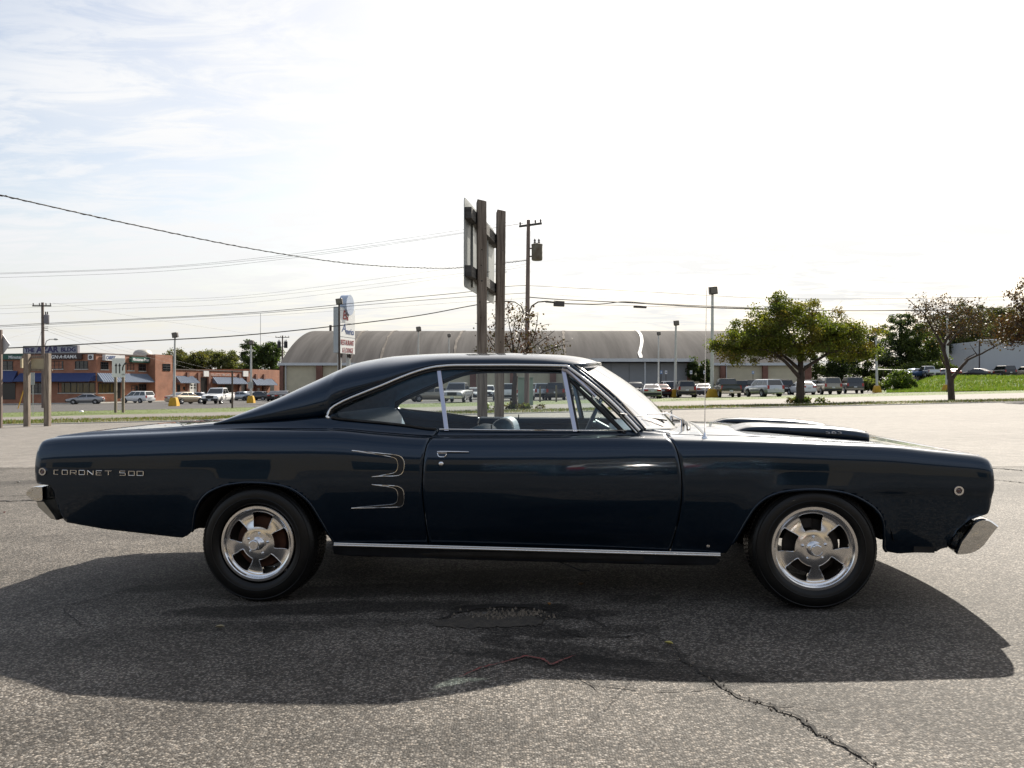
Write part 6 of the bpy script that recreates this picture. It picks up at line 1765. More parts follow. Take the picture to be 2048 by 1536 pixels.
def vehicle(kind, px, Y, yaw, paint, label, cat, group=None, z=None, lights=False, bumper=None, scale=1.0):
    K = KINDS[kind]; Mx = vehicle_meshes(kind)
    x = at(px, Y); h = R(yaw); z = G(x, Y) + .006 if z is None else z
    fwd = Vector((math.cos(h), math.sin(h), 0))
    name = {'pickup': 'pickup_truck', 'van': 'minivan', 'big_suv': 'suv', 'hatch': 'hatchback'}.get(kind, kind)
    root = empty('parked_' + name if name != 'pickup_truck' else name, Vector((x, Y, z)) - fwd * (K['L'] * .5 * scale), h); root.scale = (scale,) * 3
    tag(root, label, cat, group)
    def part(nm, me, loc=(0, 0, 0), rz=0, mat=None, parent=None):
        o = bpy.data.objects.new(nm, me); o.location = loc; o.rotation_euler = (0, 0, rz); o.parent = parent or root; col.objects.link(o)
        if mat: o.material_slots[0].link = 'OBJECT'; o.material_slots[0].material = mat
        return o
    part('body', Mx['body'], mat=VP[paint])
    for me in Mx['side_window']: part('side_window', me)
    part('windshield', Mx['windshield']); part('rear_window', Mx['rear_window'])
    W = K['W'] / 2; r = K['r']
    for ax in Mx['ax']:
        for s in (-1, 1):
            w = part('wheel', Mx['tyre'], (ax, s * (W + .012), r), 0 if s < 0 else math.pi)
            part('rim', Mx['rim'], parent=w); part('wheel_arch', Mx['wheel_arch'], (ax, s * (W + .004), r + .03), 0 if s < 0 else math.pi)
    for s in (-1, 1):
        tx, ty, tz = Mx['tail_pos']; part('taillight', Mx['taillight'], (tx, s * ty, tz))
        hx, hy, hz = Mx['head_pos']; part('headlight', Mx['headlight'], (hx, s * hy, hz))
        part('door_mirror', Mx['door_mirror'], (K['cab'][3] - .35, s * (W + .08), K['st'][4][2] + .06))
        for q in (.42, .62): part('door_handle', Mx['door_handle'], (K['cab'][0] + (K['cab'][3] - K['cab'][0]) * q, s * (W * .995 + .005), K['st'][3][2] * .86), mat=VP[paint])
    part('bumper', Mx['bumper'], (.03, 0, .50 if r < .35 else .56), mat=bumper); part('bumper', Mx['bumper'], (K['L'] - .03, 0, .46 if r < .35 else .54), mat=bumper)
    part('grille', Mx['grille'], (K['L'] - .015, 0, K['st'][-1][2] + .02))
    part('license_plate', Mx['license_plate'], (-.045, 0, .78 if kind != 'pickup' else .66)); part('license_plate', Mx['license_plate'], (K['L'] + .045, 0, .50))
    if kind == 'pickup': part('bed_floor', Mx['bed'])
    return root
GL, GLL, GH = 'vehicles parked in the lot across the road', 'vehicles parked by the brick building', 'vehicles parked on top of the bank'
vehicle('suv', 1251, 104, 92, 'white', 'white SUV with dark rear window behind the dark SUV, farthest left of the open lot', 'suv', GL)
vehicle('suv', 1270, 88, -92, 'charcoal', 'dark grey SUV facing the camera just left of the silver sedan', 'suv', GL)
vehicle('sedan', 1294, 108, 90, 'white', 'white sedan of which only the roof shows above the silver sedan', 'sedan', GL)
vehicle('sedan', 1301, 78, 85, 'silver', 'silver sedan parked tail-on beside the windshield of the blue car', 'sedan', GL)
vehicle('sedan', 1321, 86, 86, 'maroon', 'dark red sedan half hidden behind the silver sedan', 'sedan', GL)
vehicle('pickup', 1336, 104, -88, 'white', 'white pickup facing the camera behind the dark red sedan', 'pickup truck', GL)
vehicle('suv', 1344, 92, 82, 'black', 'black SUV with glowing red tail lamp behind the thin lamp post', 'suv', GL)
vehicle('suv', 1371, 83, 82, 'tan', 'tan SUV parked tail-on right beside the thin lamp post', 'suv', GL)
vehicle('sedan', 1391, 104, 88, 'white', 'white sedan roof showing behind the tan SUV', 'sedan', GL)
vehicle('sedan', 1405, 91, 81, 'silver', 'light silver sedan tail-on between the tan SUV and the black pickup', 'sedan', GL)
vehicle('pickup', 1453, 79, 84, 'greenblack', 'dark pickup truck tail-on with closed tailgate right of the tall lamp post', 'pickup truck', GL, bumper=M_VCHROME)
vehicle('suv', 1477, 93, 78, 'black', 'black SUV squeezed between the dark pickup and the silver SUV', 'suv', GL)
vehicle('pickup', 1502, 104, 92, 'black', 'black truck cab showing above the bonnet of the silver SUV', 'pickup truck', GL)
vehicle('suv', 1527, 78.5, 101, 'silver', 'silver SUV seen from its rear corner left of the golden tree trunk', 'suv', GL, bumper=VP['silver'])
vehicle('suv', 1566, 94, 80, 'brown', 'dark brown SUV half hidden by the rear of the silver SUV', 'suv', GL)
vehicle('big_suv', 1558, 108, 84, 'black', 'big black SUV whose roof shows above the silver SUV', 'suv', GL)
vehicle('hatch', 1603, 90, 92, 'white', 'white hatchback partly hidden by the golden tree trunk', 'hatchback', GL, bumper=VP['white'])
vehicle('suv', 1616, 108, 95, 'greysilver', 'grey SUV roof showing behind the white hatchback', 'suv', GL)
vehicle('big_suv', 1652, 90, 86, 'tan', 'large tan SUV tail-on right of the golden tree trunk', 'suv', GL)
vehicle('big_suv', 1702, 95, 78, 'charcoal', 'dark SUV with tan lower panels, rightmost in the lot row', 'suv', GL, bumper=VP['tan'])
# seen through the side glass of the blue car
vehicle('pickup', 916, 74, 263, 'greysilver', 'silver pickup facing the camera, seen through the side glass of the blue car', 'pickup truck', GL, bumper=M_VCHROME)
vehicle('sedan', 860, 82, 200, 'tan', 'tan sedan left of the silver pickup, seen through the rear side glass', 'sedan', GL)
vehicle('sedan', 950, 96, 262, 'silver', 'pale sedan right of the silver pickup, seen through the door glass', 'sedan', GL)
vehicle('suv', 976, 100, 270, 'white', 'white SUV between the two wooden posts, seen through the door glass', 'suv', GL)
vehicle('van', 1010, 80, 99, 'white', 'white minivan tail-on right of the wooden posts, seen through the door glass', 'minivan', GL)
vehicle('suv', 1077, 82, 100, 'silver', 'silver SUV half hidden by the green utility cabinet', 'suv', GL)
vehicle('van', 1110, 80, 88, 'brown', 'dark brown minivan tail-on behind the two short wooden bollards', 'minivan', GL)
vehicle('big_suv', 1157, 86, 95, 'charcoal', 'dark SUV seen through the small front vent window', 'suv', GL)
# by the brick building
vehicle('sedan', 171, 113, 197, 'greysilver', 'silver sedan alone on the lot in front of the awning corner', 'sedan', GLL)
vehicle('van', 276, 118, 158, 'white', 'white minivan parked behind the arrow sign', 'minivan', GLL, bumper=VP['white'])
vehicle('sedan', 372, 96, 62, 'gold', 'gold sedan beside the first yellow lamp post base', 'sedan', GLL, bumper=VP['gold'])
vehicle('sedan', 394, 128, 170, 'greysilver', 'dull silver sedan behind the gold sedan and the white pickup', 'sedan', GLL)
vehicle('pickup', 437, 92, 271, 'white', 'white pickup with black nose facing left in front of the brick garages', 'pickup truck', GLL)
vehicle('sedan', 481, 132, 165, 'silver', 'silver sedan just right of the white pickup', 'sedan', GLL)
vehicle('hatch', 493, 136, 160, 'white', 'white hatchback behind the second yellow lamp post base', 'hatchback', GLL)
vehicle('sedan', 517, 130, 165, 'charcoal', 'dark sedan parked under the last blue awning', 'sedan', GLL)
vehicle('sedan', 552, 112, 97, 'black', 'black sedan tail-on at the left foot of the fastback roof', 'sedan', GLL)
vehicle('sedan', 568, 104, 97, 'charcoal', 'dark grey sedan half hidden by the fastback roof', 'sedan', GLL)
# on the bank
zb = ZTOP + .035
vehicle('sedan', 1826, 133, 205, 'blue', 'blue sedan at the left end of the bank row behind the bush', 'sedan', GH, zb)
vehicle('pickup', 1855, 133, 84, 'silver', 'silver pickup on the bank left of the reddish tree', 'pickup truck', GH, zb)
vehicle('sedan', 1884, 136, 170, 'greysilver', 'grey sedan mostly hidden by the fork of the reddish tree', 'sedan', GH, zb)
vehicle('sedan', 1909, 134, 68, 'maroon', 'dark red sedan tail-on with sun glare just right of the reddish tree', 'sedan', GH, zb)
vehicle('sedan', 1954, 133, 118, 'charcoal', 'dark sedan with shining roof near the left edge of the pale warehouse', 'sedan', GH, zb)
vehicle('big_suv', 2005, 133, 86, 'black', 'black SUV in front of the pale warehouse', 'suv', GH, zb)
vehicle('suv', 2052, 132, 88, 'tan', 'tan SUV cut off by the right picture edge', 'suv', GH, zb)
# ================================================================== street furniture
M_WOOD = pm('weathered_post_wood', (.30, .25, .20), .85, color2=(.10, .075, .055), vscale=5.5, vdetail=8, bump=.6, bscale=14, stretch=(6, 6, .35))
M_WOODD = pm('dark_timber', (.075, .072, .065), .85, var=.4, vscale=4, bump=.5, bscale=20, stretch=(1, 1, 6))
M_POLE = pm('creosoted_pole', (.17, .13, .11), .85, var=.3, vscale=3, bump=.5, bscale=16, stretch=(4, 4, .4))
M_SIGNBACK = pm('bare_aluminium_sign_back', (.30, .32, .31), .45, .6, var=.15, vscale=2)
M_YEL = pm('yellow_concrete_base', (.52, .30, .022), .75, var=.15, vscale=3)
M_LPOST = pm('pale_painted_steel', (.50, .50, .47), .5, .1, var=.08, vscale=2)
M_LHEAD = pm('bronze_lamp_housing', (.055, .045, .04), .45)
M_LLENS = pm('lamp_lens', (.16, .145, .135), .3)

# ---- the tall wooden sign seen from behind
SGN = empty('road_sign', (at(963, 12.0), 12.0, G(at(963, 12.0), 12.0)))
tag(SGN, 'tall two-post timber road sign seen from the back behind the blue car', 'road sign')
so = Vector(SGN.location)
P1 = Vector((at(964, 12.0), 12.0, 0)); P2 = Vector((at(999.5, 13.7), 13.7, 0)); dv = (P2 - P1).normalized()
for P, wpx, ytop, lean in ((P1, 23.0, 402, -.010), (P2, 21.5, 422, .020)):
    w = wpx / FPX * P.y * .80; zt = zat(ytop, P.y); m = MB(); n = 10; vs = []
    ang = math.atan2(dv.y, dv.x) - R(90) + R(18)
    for i in range(n + 1):
        t = i / n; z = -.3 + (zt - so.z + .3) * t
        cx = P.x - so.x + lean * (t - .5) * 2; cy = P.y - so.y
        for sx, sy in ((-1, -1), (1, -1), (1, 1), (-1, 1)):
            q = Matrix.Rotation(ang, 3, 'Z') @ Vector((sx * w / 2 * (1 + .012 * math.sin(7 * t + sx)), sy * w / 2, 0))
            vs.append((cx + q.x, cy + q.y, z + (.015 * sx * sy if i == n else 0)))
    fs = [(i * 4 + k, i * 4 + (k + 1) % 4, (i + 1) * 4 + (k + 1) % 4, (i + 1) * 4 + k) for i in range(n) for k in range(4)] + [tuple(n * 4 + k for k in range(4))]
    m.add(vs, fs); po = m.build('post', M_WOOD, SGN, bevel=.008)
    # knots, checks and a couple of nails
    kn = MB()
    for q in range(7):
        z = 1.6 + 2.1 * ((q * .37 + P.x) % 1); a = Matrix.Rotation(ang, 3, 'Z') @ Vector((random.uniform(-.3, .3) * w, -w / 2 - .001, 0))
        kn.lathe([(.001, -.002), (random.uniform(.006, .013), 0)], (P.x - so.x + a.x, P.y - so.y + a.y, z), 'Y', 8)
    k_ = kn.build('knot', M_CRACK, po); k_['kind'] = 'stuff'
    na = MB()
    for (zz_, sx) in ((zat(545, P.y), 1), (zat(648, P.y), -1)):
        a = Matrix.Rotation(ang, 3, 'Z') @ Vector((sx * w / 2, -w * .2, 0)); na.tube([(P.x - so.x + a.x, P.y - so.y + a.y, zz_ - so.z), (P.x - so.x + a.x * 1.6 , P.y - so.y + a.y - .02, zz_ - so.z + .006)], .004, 5)
    n_ = na.build('nail', M_BLACK, po); n_['kind'] = 'stuff'
nv = Vector((-dv.y, dv.x, 0))                     # towards the sign face
if nv.x > 0: nv = -nv
# panel ends: left edge near, right edge far
YPA = 11.6; A = Vector((at(929, YPA), YPA, 0)); B = Vector((at(989, 14.2), 14.2, 0))
za0, za1 = zat(573, YPA), zat(393, YPA); dab = (B - A); Ld = dab.length; dab.normalize(); nab = Vector((-dab.y, dab.x, 0))
if nab.x > 0: nab = -nab
m = MB(); poly = []
rr = .07
for (cx, cz, a0) in ((rr, za0 + rr, 180), (Ld - rr, za0 + rr, 270), (Ld - rr, za1 - rr, 0), (rr, za1 - rr, 90)):
    for k in range(6): a = R(a0 + 90 * k / 5); poly.append((cx + rr * math.cos(a), cz + rr * math.sin(a)))
vs = []
for off in (0, .012):
    for (s, z) in poly: q = A + dab * s + nab * off - so; vs.append((q.x, q.y, z - so.z))
n = len(poly); m.add(vs, [tuple(range(n)), tuple(range(2 * n - 1, n - 1, -1))] + [(k, k + n, (k + 1) % n + n, (k + 1) % n) for k in range(n)])
m.build('sign_panel', M_SIGNBACK, SGN)
def plank(z0, z1, o0, o1, s0, s1, mat, name):
    m = MB(); vs = []
    for z in (z0, z1):
        for s, o in ((s0, o0), (s1, o0), (s1, o1), (s0, o1)): q = A + dab * s - nab * o - so; vs.append((q.x, q.y, z - so.z))
    m.add(vs, [(3, 2, 1, 0), (4, 5, 6, 7), (0, 1, 5, 4), (1, 2, 6, 5), (2, 3, 7, 6), (3, 0, 4, 7)]); return m.build(name, mat, SGN, bevel=.004)
plank(zat(436, YPA), zat(413, YPA), .0005, .10, .02, Ld - .02, M_WOODD, 'crossbeam'); plank(zat(552, YPA), zat(530, YPA), .0005, .10, .02, Ld - .02, M_WOODD, 'crossbeam')
for s_ in (.50, 1.02, 1.75): plank(za0 + .05, za1 - .05, .0005, .03, s_, s_ + .10, M_SIGNBACK, 'stiffener')

# ---- lamp posts with yellow bases
def lamp_post(px, ytop, Y, wpx, label, base=True, mat=None, head=1.0, lean=0.0, panel_=False, hz=0.0):
    x = at(px, Y); z = G(x, Y); top = zat(ytop, Y) - z; r0 = wpx / FPX * Y / 2
    root = empty('lamp_post', (x, Y, z)); tag(root, label, 'lamp post', 'lamp posts in the car parks')
    h0 = .0
    if base:
        m = MB(); a, b, h = .42 * head ** .5, .27 * head ** .5, .85
        vs = [(sx * w, sy * w, zz) for zz, w in ((-.1, a), (.25, a * .97), (h, b)) for sx, sy in ((-1, -1), (1, -1), (1, 1), (-1, 1))]
        fs = [(i * 4 + k, i * 4 + (k + 1) % 4, (i + 1) * 4 + (k + 1) % 4, (i + 1) * 4 + k) for i in range(2) for k in range(4)] + [(8, 9, 10, 11)]
        m.add(vs, fs).build('concrete_base', M_YEL, root, bevel=.03); h0 = h
    m = MB(); m.tube([(0, 0, h0), (lean * .5, 0, top * .5), (lean, 0, top - .25)], [r0 * 1.15, r0, r0 * .75], 10); m.build('pole', mat or M_LPOST, root, 60)
    hw_ = .30 * head; m = MB(); m.box((lean + .03 * head, -.05, top - .05), (hw_ * 1.75, hw_ * 1.4, hw_ * 1.75), M=Matrix.Rotation(R(-7), 3, 'Y') @ Matrix.Rotation(R(8), 3, 'X'))
    hd = m.build('lamp_head', M_LHEAD, root, bevel=.04)
    m = MB(); m.box((lean + .03 * head, -.05 - hw_ * .72, top - .05), (hw_ * 1.35, .03, hw_ * 1.3), M=Matrix.Rotation(R(-7), 3, 'Y') @ Matrix.Rotation(R(8), 3, 'X')); m.build('lens', M_LLENS, hd)
    m = MB(); m.tube([(lean, 0, top - .32), (lean, 0, top - .10)], r0 * 1.25, 8); m.build('bracket', M_LHEAD, root, 60)
    if panel_:
        m = MB(); m.box((0, -r0 - .03, zat(770.5, Y) - z), (.58, .04, .78)); m.build('notice_panel', M_SIGNBACK, root)
    return root
lamp_post(348, 669, 80, 4.6, 'pale lamp post with yellow base beside the gold sedan', lean=.10)
lamp_post(502, 684, 95, 4.4, 'pale lamp post with a grey notice panel near the last blue awning', panel_=True)
lamp_post(836, 657, 88, 3.6, 'lamp post rising above the middle of the fastback roof', lean=.05)
lamp_post(898, 670, 108, 3.0, 'thin lamp post left of the tall wooden sign posts', head=.85)
lamp_post(1317, 666, 108, 3.2, 'thin distant lamp post above the dark red sedan', head=.9, base=False)
lamp_post(1350, 645, 84, 5.0, 'lamp post with yellow base beside the tan SUV', lean=.10)
lamp_post(1424, 580, 79, 6.6, 'tallest lamp post, with broad yellow base left of the dark pickup', head=1.45, lean=.05)
lamp_post(1754, 657, 98, 4.4, 'lamp post with yellow base at the right edge of the golden tree', lean=-.12)
lamp_post(1894, 628, 97, 5.4, 'lamp post standing behind the reddish tree', head=1.15, lean=.08)
lamp_post(679, 602, 72, 4.4, 'dark brown lamp post in front of the white bowling sign', base=False, mat=M_DKPIPE, head=1.05, lean=-.04)

# ---- utility poles
def util_pole(px, ytop, Y, wpx, label, lean, arm, trafo):
    x = at(px, Y); z = G(x, Y); top = zat(ytop, Y) - z; r0 = wpx / FPX * Y / 2
    root = empty('utility_pole', (x, Y, z)); tag(root, label, 'utility pole')
    m = MB(); m.tube([(0, 0, -.2), (lean * .5, 0, top * .5), (lean, 0, top)], [r0 * 1.15, r0, r0 * .78], 10); m.build('pole', M_POLE, root, 60)
    (aw, ay, rot) = arm
    m = MB(); m.box((lean + ay, -.12, top - .35), (aw, .11, .13), M=Matrix.Rotation(rot, 3, 'Z')); ca = m.build('crossarm', M_WOODD, root)
    for t in (-.92, -.25, .45, .92):
        q = Matrix.Rotation(rot, 3, 'Z') @ Vector((t * aw / 2, 0, 0)); i = MB().lathe([(.02, 0), (.06, .05), (.045, .10), (.07, .14), (.03, .22), (.001, .24)], (lean + ay + q.x, -.12 + q.y, top - .28), 'Z', 8).build('insulator', M_LHEAD, ca, 60)
    for (dx, dz, hh, rr) in trafo:
        m = MB(); m.lathe([(.001, 0), (rr * .9, .0), (rr, .06), (rr, hh - .08), (rr * 1.04, hh - .07), (rr * 1.04, hh), (rr * .5, hh + .07), (.001, hh + .08)], (lean * .7 + dx, -.05, dz), 'Z', 16)
        t_ = m.build('transformer', M_TRAFO, root, 40)
        for k in (-.4, .35): MB().lathe([(.05, 0), (.08, .1), (.05, .16), (.075, .24), (.02, .36), (.001, .38)], (lean * .7 + dx + k * rr, -.05, dz + hh + .02), 'Z', 8).build('bushing', M_LHEAD, t_, 60)
        m = MB(); m.box((lean * .7 + dx / 2, -.05, dz + hh * .75), (abs(dx), .08, .08)); m.box((lean * .7 + dx / 2, -.05, dz + hh * .25), (abs(dx), .08, .08)); br = m.build('bracket', M_LHEAD, root); br['kind'] = 'stuff'
    return root, x, z, top
M_TRAFO = pm('weathered_grey_tank', (.15, .145, .11), .6, color2=(.085, .06, .035), vscale=3)
M_TRAFO2 = pm('dark_grey_tank', (.04, .04, .045), .6)
UP, ux, uz, utop = util_pole(1053, 440, 53, 9.0, 'tall utility pole with one transformer in the middle of the picture', .13, (1.75, .12, R(-35)), [(.60, zat(521, 53) - G(at(1053, 53), 53), 1.05, .36)])
m = MB()
for s in (-1, 1):
    q = [(s * .14, 0, zat(628, 53) - uz), (s * .35, 0, zat(612, 53) - uz), (s * .75, 0, zat(604, 53) - uz), (s * 1.35, 0, zat(602.5, 53) - uz), (s * 1.9, 0, zat(604.5, 53) - uz)]
    MB().tube(q, .045, 6).build('cable_riser', M_BLACK, UP, 60)
M_TRAFO = pm('pale_violet_grey_tank', (.20, .19, .21), .6)
UL, lx_, lz_, lt_ = util_pole(87, 605, 82, 6.4, 'utility pole with transformer and street lamp arm above the brick building', -.10, (1.9, .0, 0), [(.42, zat(648, 82) - G(at(87, 82), 82), .9, .25)])
m = MB(); zz = zat(690, 82) - lz_
m.tube([(.12, 0, zat(693, 82) - lz_), (.30, 0, zat(682, 82) - lz_), (.65, 0, zat(678.5, 82) - lz_), (1.05, 0, zat(678.5, 82) - lz_)], .045, 6); arm_ = m.build('lamp_arm', M_LPOST, UL, 60)
MB().lathe([(.001, 0), (.09, .05), (.11, .25), (.05, .42), (.001, .45)], (1.05, 0, zat(678.6, 82) - lz_), 'X', 10).build('lamp_head', M_LPOST, arm_, 60)
for k in range(3): MB().box((.25, 0, zat(654 + 3.4 * k, 82) - lz_), (.45, .05, .05)).build('cable_bracket', M_LHEAD, UL)
M_TRAFO = M_TRAFO2
util_pole(565, 671, 150, 3.4, 'small distant utility pole with two dark transformers left of the barrel roof', .0, (2.6, 0, 0), [(-.62, zat(696, 150) - G(at(565, 150), 150), 1.2, .33), (.62, zat(696, 150) - G(at(565, 150), 150), 1.2, .33)])
x = at(521, 230); m = MB(); m.tube([(0, 0, -2), (0, 0, zat(627, 230) - G(x, 230))], [.16, .07], 6)
rt = m.build('radio_mast', M_LPOST, smooth_angle=60); rt.location = (x, 230, G(x, 230)); tag(rt, 'very thin pale mast rising behind the dark green tree', 'mast')

# ---- overhead wires
def wire(pl, r, label, mat=None, n=40, twist=False):
    """pl: (px, py, Y) points the wire passes through"""
    cp = crom([(at(a, Y), Y, zat(b, Y)) for a, b, Y in pl], 10)
    P = [Vector(c) for c in cp]
    if pl[0][0] <= -60: P = [P[0] + (P[0] - P[3]).normalized() * 45 + Vector((0, 0, 1.2)), P[0] + (P[0] - P[3]).normalized() * 20] + P
    if pl[-1][0] >= 2120: P = P + [P[-1] + (P[-1] - P[-4]).normalized() * 20, P[-1] + (P[-1] - P[-4]).normalized() * 45 + Vector((0, 0, 1.2))]
    m = MB(); m.tube(P, r, 5)
    if twist:
        Q = []
        for i in range(len(P) - 1):
            for k in range(14):
                t = k / 14; a = (i * 14 + k) * .40; Q.append(P[i].lerp(P[i + 1], t) + Vector((0, math.cos(a), math.sin(a))) * r * (1.0 + .8 * mnoise.noise(Vector((a * .05, 0, 0)))))
        m.tube(Q, r * .6, 4)
    o = m.build('overhead_wire', mat or M_WIRE, smooth_angle=60); tag(o, label, 'wire', 'overhead wires along the road'); return o
M_WIRE = pm('black_cable', (.018, .015, .014), .6)
M_WIRET = pm('thin_grey_wire', (.20, .20, .20), .5)
wire([(-60, 377, 26), (0, 390, 27), (250, 446, 32), (500, 497, 38), (700, 527, 44), (850, 536, 48), (930, 535, 51), (1000, 527, 52.5), (1052, 521, 53)], .022, 'thick twisted cable sagging from the top left down to the utility pole', twist=True)
for k, (ya, yb, yc) in enumerate(((547, 511, 440), (549, 515, 446), (556, 519, 447))):
    wire([(-60, ya + 1, 60), (300, ya - 12, 58), (560, yb, 56), (800, (yb + yc) / 2 + 3, 54.5), (1047, yc, 53)], .010, ('topmost of the three thin wires rising to the pole top', 'middle one of the three thin wires rising to the pole top', 'lowest of the three thin wires rising to the pole top')[k], M_WIRET)
for k, (ya, yb, yc) in enumerate(((606, 589, 531), (612, 594, 540), (622, 604, 545))):
    wire([(-60, ya + 8, 62), (250, (ya + yb) / 2 + 4, 60), (512, yb, 58), (930, yc + (6 if k else 2), 54), (1052, yc - 12, 53)], .007, ('upper faint wire crossing left of the wooden sign at half height', 'second faint wire crossing left of the wooden sign at half height', 'third faint wire crossing left of the wooden sign at half height')[k], M_WIRET)
wire([(-60, 654, 62), (250, 639, 60), (512, 624.5, 58), (800, 597, 55.5), (935, 584, 54), (1000, 574, 53.4), (1052, 571, 53)], .020, 'dark wire meeting the utility pole above the curved cable risers')
wire([(-60, 657, 61.8), (250, 641, 59.8), (512, 627, 57.8), (800, 604, 55.3), (935, 593.5, 53.8), (1052, 586, 52.9)], .016, 'second dark wire just below the one meeting the pole above the risers')
wire([(-60, 661, 61.8), (250, 646, 59.8), (512, 632, 57.8), (800, 613, 55.3), (935, 603.5, 53.8), (1052, 597, 52.9)], .006, 'thin wire crossing the blue ball of the bowling sign', M_WIRET)
wire([(-60, 698, 42), (20, 696, 42.5), (250, 684, 45), (512, 668.5, 48), (800, 636.5, 51), (935, 613, 52.6), (985, 604, 53), (1010, 602.5, 53)], .032, 'thick black cable crossing the front of the white bowling sign')
wire([(1054, 571, 53), (1300, 584, 54.5), (1540, 596.5, 56), (1800, 597, 58), (2120, 591, 61)], .014, 'thin wire running right from the pole, highest on the right side', M_WIRE)
wire([(1054, 585, 53), (1200, 597, 54), (1400, 611, 55), (1600, 615, 56.5), (1800, 607, 58), (2120, 595, 61)], .005, 'faint wire below the highest one on the right side', M_WIRET)
wire([(1054, 594, 53), (1120, 599, 53.4), (1250, 605, 54.3), (1400, 614, 55.4), (1530, 618, 56.3), (1700, 621.5, 57.5), (1900, 619, 59), (2120, 611, 61)], .032, 'thick dark cable running right from the pole behind the golden tree')
wire([(1091, 604.5, 53.2), (1130, 607, 53.5), (1200, 608, 54), (1250, 603.5, 54.3), (1320, 608, 54.9), (1450, 613.5, 55.8), (1560, 618.5, 56.5)], .030, 'looping cable that carries two dark boxes right of the pole')
wire([(1130, 608, 53.5), (1300, 612.5, 54.7), (1450, 617, 55.8), (1600, 621, 56.8), (1900, 621, 59.2), (2120, 614, 61)], .014, 'lowest thin wire under the boxes right of the pole')
for (pa, pb, ya, yb, Y, lab) in ((1107, 1129, 602, 613, 53.3, 'larger dark splice box hanging on the cable next to the pole'), (1267, 1293, 611.5, 616, 54.6, 'slim dark splice case hanging on the cable left of the golden tree')):
    m = MB(); w = (pb - pa) / FPX * Y; h = (yb - ya) / FPX * Y; m.box((0, 0, 0), (w, .22, h), M=Matrix.Rotation(R(2.5), 3, 'Y')); o = m.build('cable_box', M_LHEAD, bevel=.03); o.location = (at((pa + pb) / 2, Y), Y, zat((ya + yb) / 2, Y)); tag(o, lab, 'cable box')
for k, (a, b) in enumerate((((88, 651), (420, 738)), ((88, 655), (400, 742)), ((88, 660), (330, 738)), ((106, 606), (560, 676)))):
    wire([(a[0], a[1], 82), ((a[0] + b[0]) / 2, (a[1] + b[1]) / 2 + 2, 115), (b[0], b[1], 150)], .012, ('upper service wire sloping from the left pole to the garage wing', 'second service wire sloping from the left pole to the garage wing', 'steepest service wire sloping from the left pole to the tower', 'long wire from the left pole top to the distant pole')[k], M_WIRET)
wire([(84, 657, 82), (40, 670, 70), (-60, 700, 55)], .010, 'short wire from the left pole down to the picture edge', M_WIRET)
m = MB(); a0 = Vector((at(84, 82), 82, zat(658, 82))); a1 = Vector((at(36, 79), 79, G(at(36, 79), 79)))
m.tube([a0, a1], .012, 5); o = m.build('guy_wire', M_WIRET); tag(o, 'guy wire running down from the left utility pole', 'wire')
m = MB(); q = a1.lerp(a0, .28); m.tube([a1, q], .05, 6); o = m.build('guy_guard', M_YEL); tag(o, 'yellow guard sleeve on the guy wire left of the wooden post sign', 'guard')

# ---- bowling sign on two posts
YS = 95.0
BS = empty('bowling_sign', (at(690, YS), YS, G(at(690, YS), YS))); tag(BS, 'tall white pylon sign with blue ball and red and blue lettering', 'sign')
bz = BS.location.z; bx = BS.location.x
# face turned so that its right edge is farther: left front corner at px 680, right at px 709
Fa = Vector((at(680, 92.6), 92.6, 0)); Fb = Vector((at(709.5, 96.5), 96.5, 0)); fd = (Fb - Fa); FW = fd.length; fd.normalize(); fn = Vector((fd.y, -fd.x, 0))
if fn.y > 0: fn = -fn
fang = math.atan2(fd.y, fd.x)
zs0, zs1 = zat(706, 92.6), zat(613, 92.6); zsm1, zsm2 = zat(673, 92.6), zat(644, 92.6)
loc = lambda s, o, z: (Fa + fd * s + fn * o - Vector((bx, YS, 0)) + Vector((0, 0, z - bz)))
TH = .85
def slab(name, z0, z1, mat, s0=0, s1=None, o0=0, o1=-TH, parent=BS, rnd=0):
    s1 = FW if s1 is None else s1; m = MB(); vs = [loc(s, o, z) for z in (z0, z1) for s, o in ((s0, o0), (s1, o0), (s1, o1), (s0, o1))]
    m.add(vs, [(3, 2, 1, 0), (4, 5, 6, 7), (0, 1, 5, 4), (1, 2, 6, 5), (2, 3, 7, 6), (3, 0, 4, 7)]); return m.build(name, mat, parent, bevel=rnd)
M_SSIDE = pm('pale_grey_sign_side', (.42, .45, .46), .55, var=.06, vscale=1)
core = slab('sign_box', zs0 + .02, zs1, M_SSIDE, rnd=.05)
for (a, b) in ((zs0, zsm1 - .05), (zsm1 + .03, zsm2 - .04), (zsm2 + .03, zs1 - .08)):
    slab('sign_face', a, b, M_WHITE, .03, FW - .03, .035, .004)
def sl(txt, s0, s1, z0, z1, mat, **kw):
    p = loc(s0, .05, z0); lettering(txt, 1, mat, BS, p, (R(90), 0, fang), width=s1 - s0, height=z1 - z0, depth=.02, **kw)
z_ = lambda y: zat(y, 94.3)
sl('RESTAURANT', .15, FW - .35, z_(690.5), z_(680), M_REDL, bold=.0)
sl('& LOUNGE', .55, FW - .55, z_(705.5), z_(695.5), M_REDL, bold=.0)
sl('merica', 1.5, FW - .35, z_(668.5), z_(657), M_BLUEL, bold=.01)
sl('A', .35, 1.55, z_(664.5), z_(648), M_BLUEL, shear=.2, bold=.0)
sl('owl', 1.65, FW - 1.9, z_(641), z_(631), M_REDL, bold=.01)
sl('B', .65, 1.75, z_(640), z_(622), M_REDL, shear=.15, bold=.02)
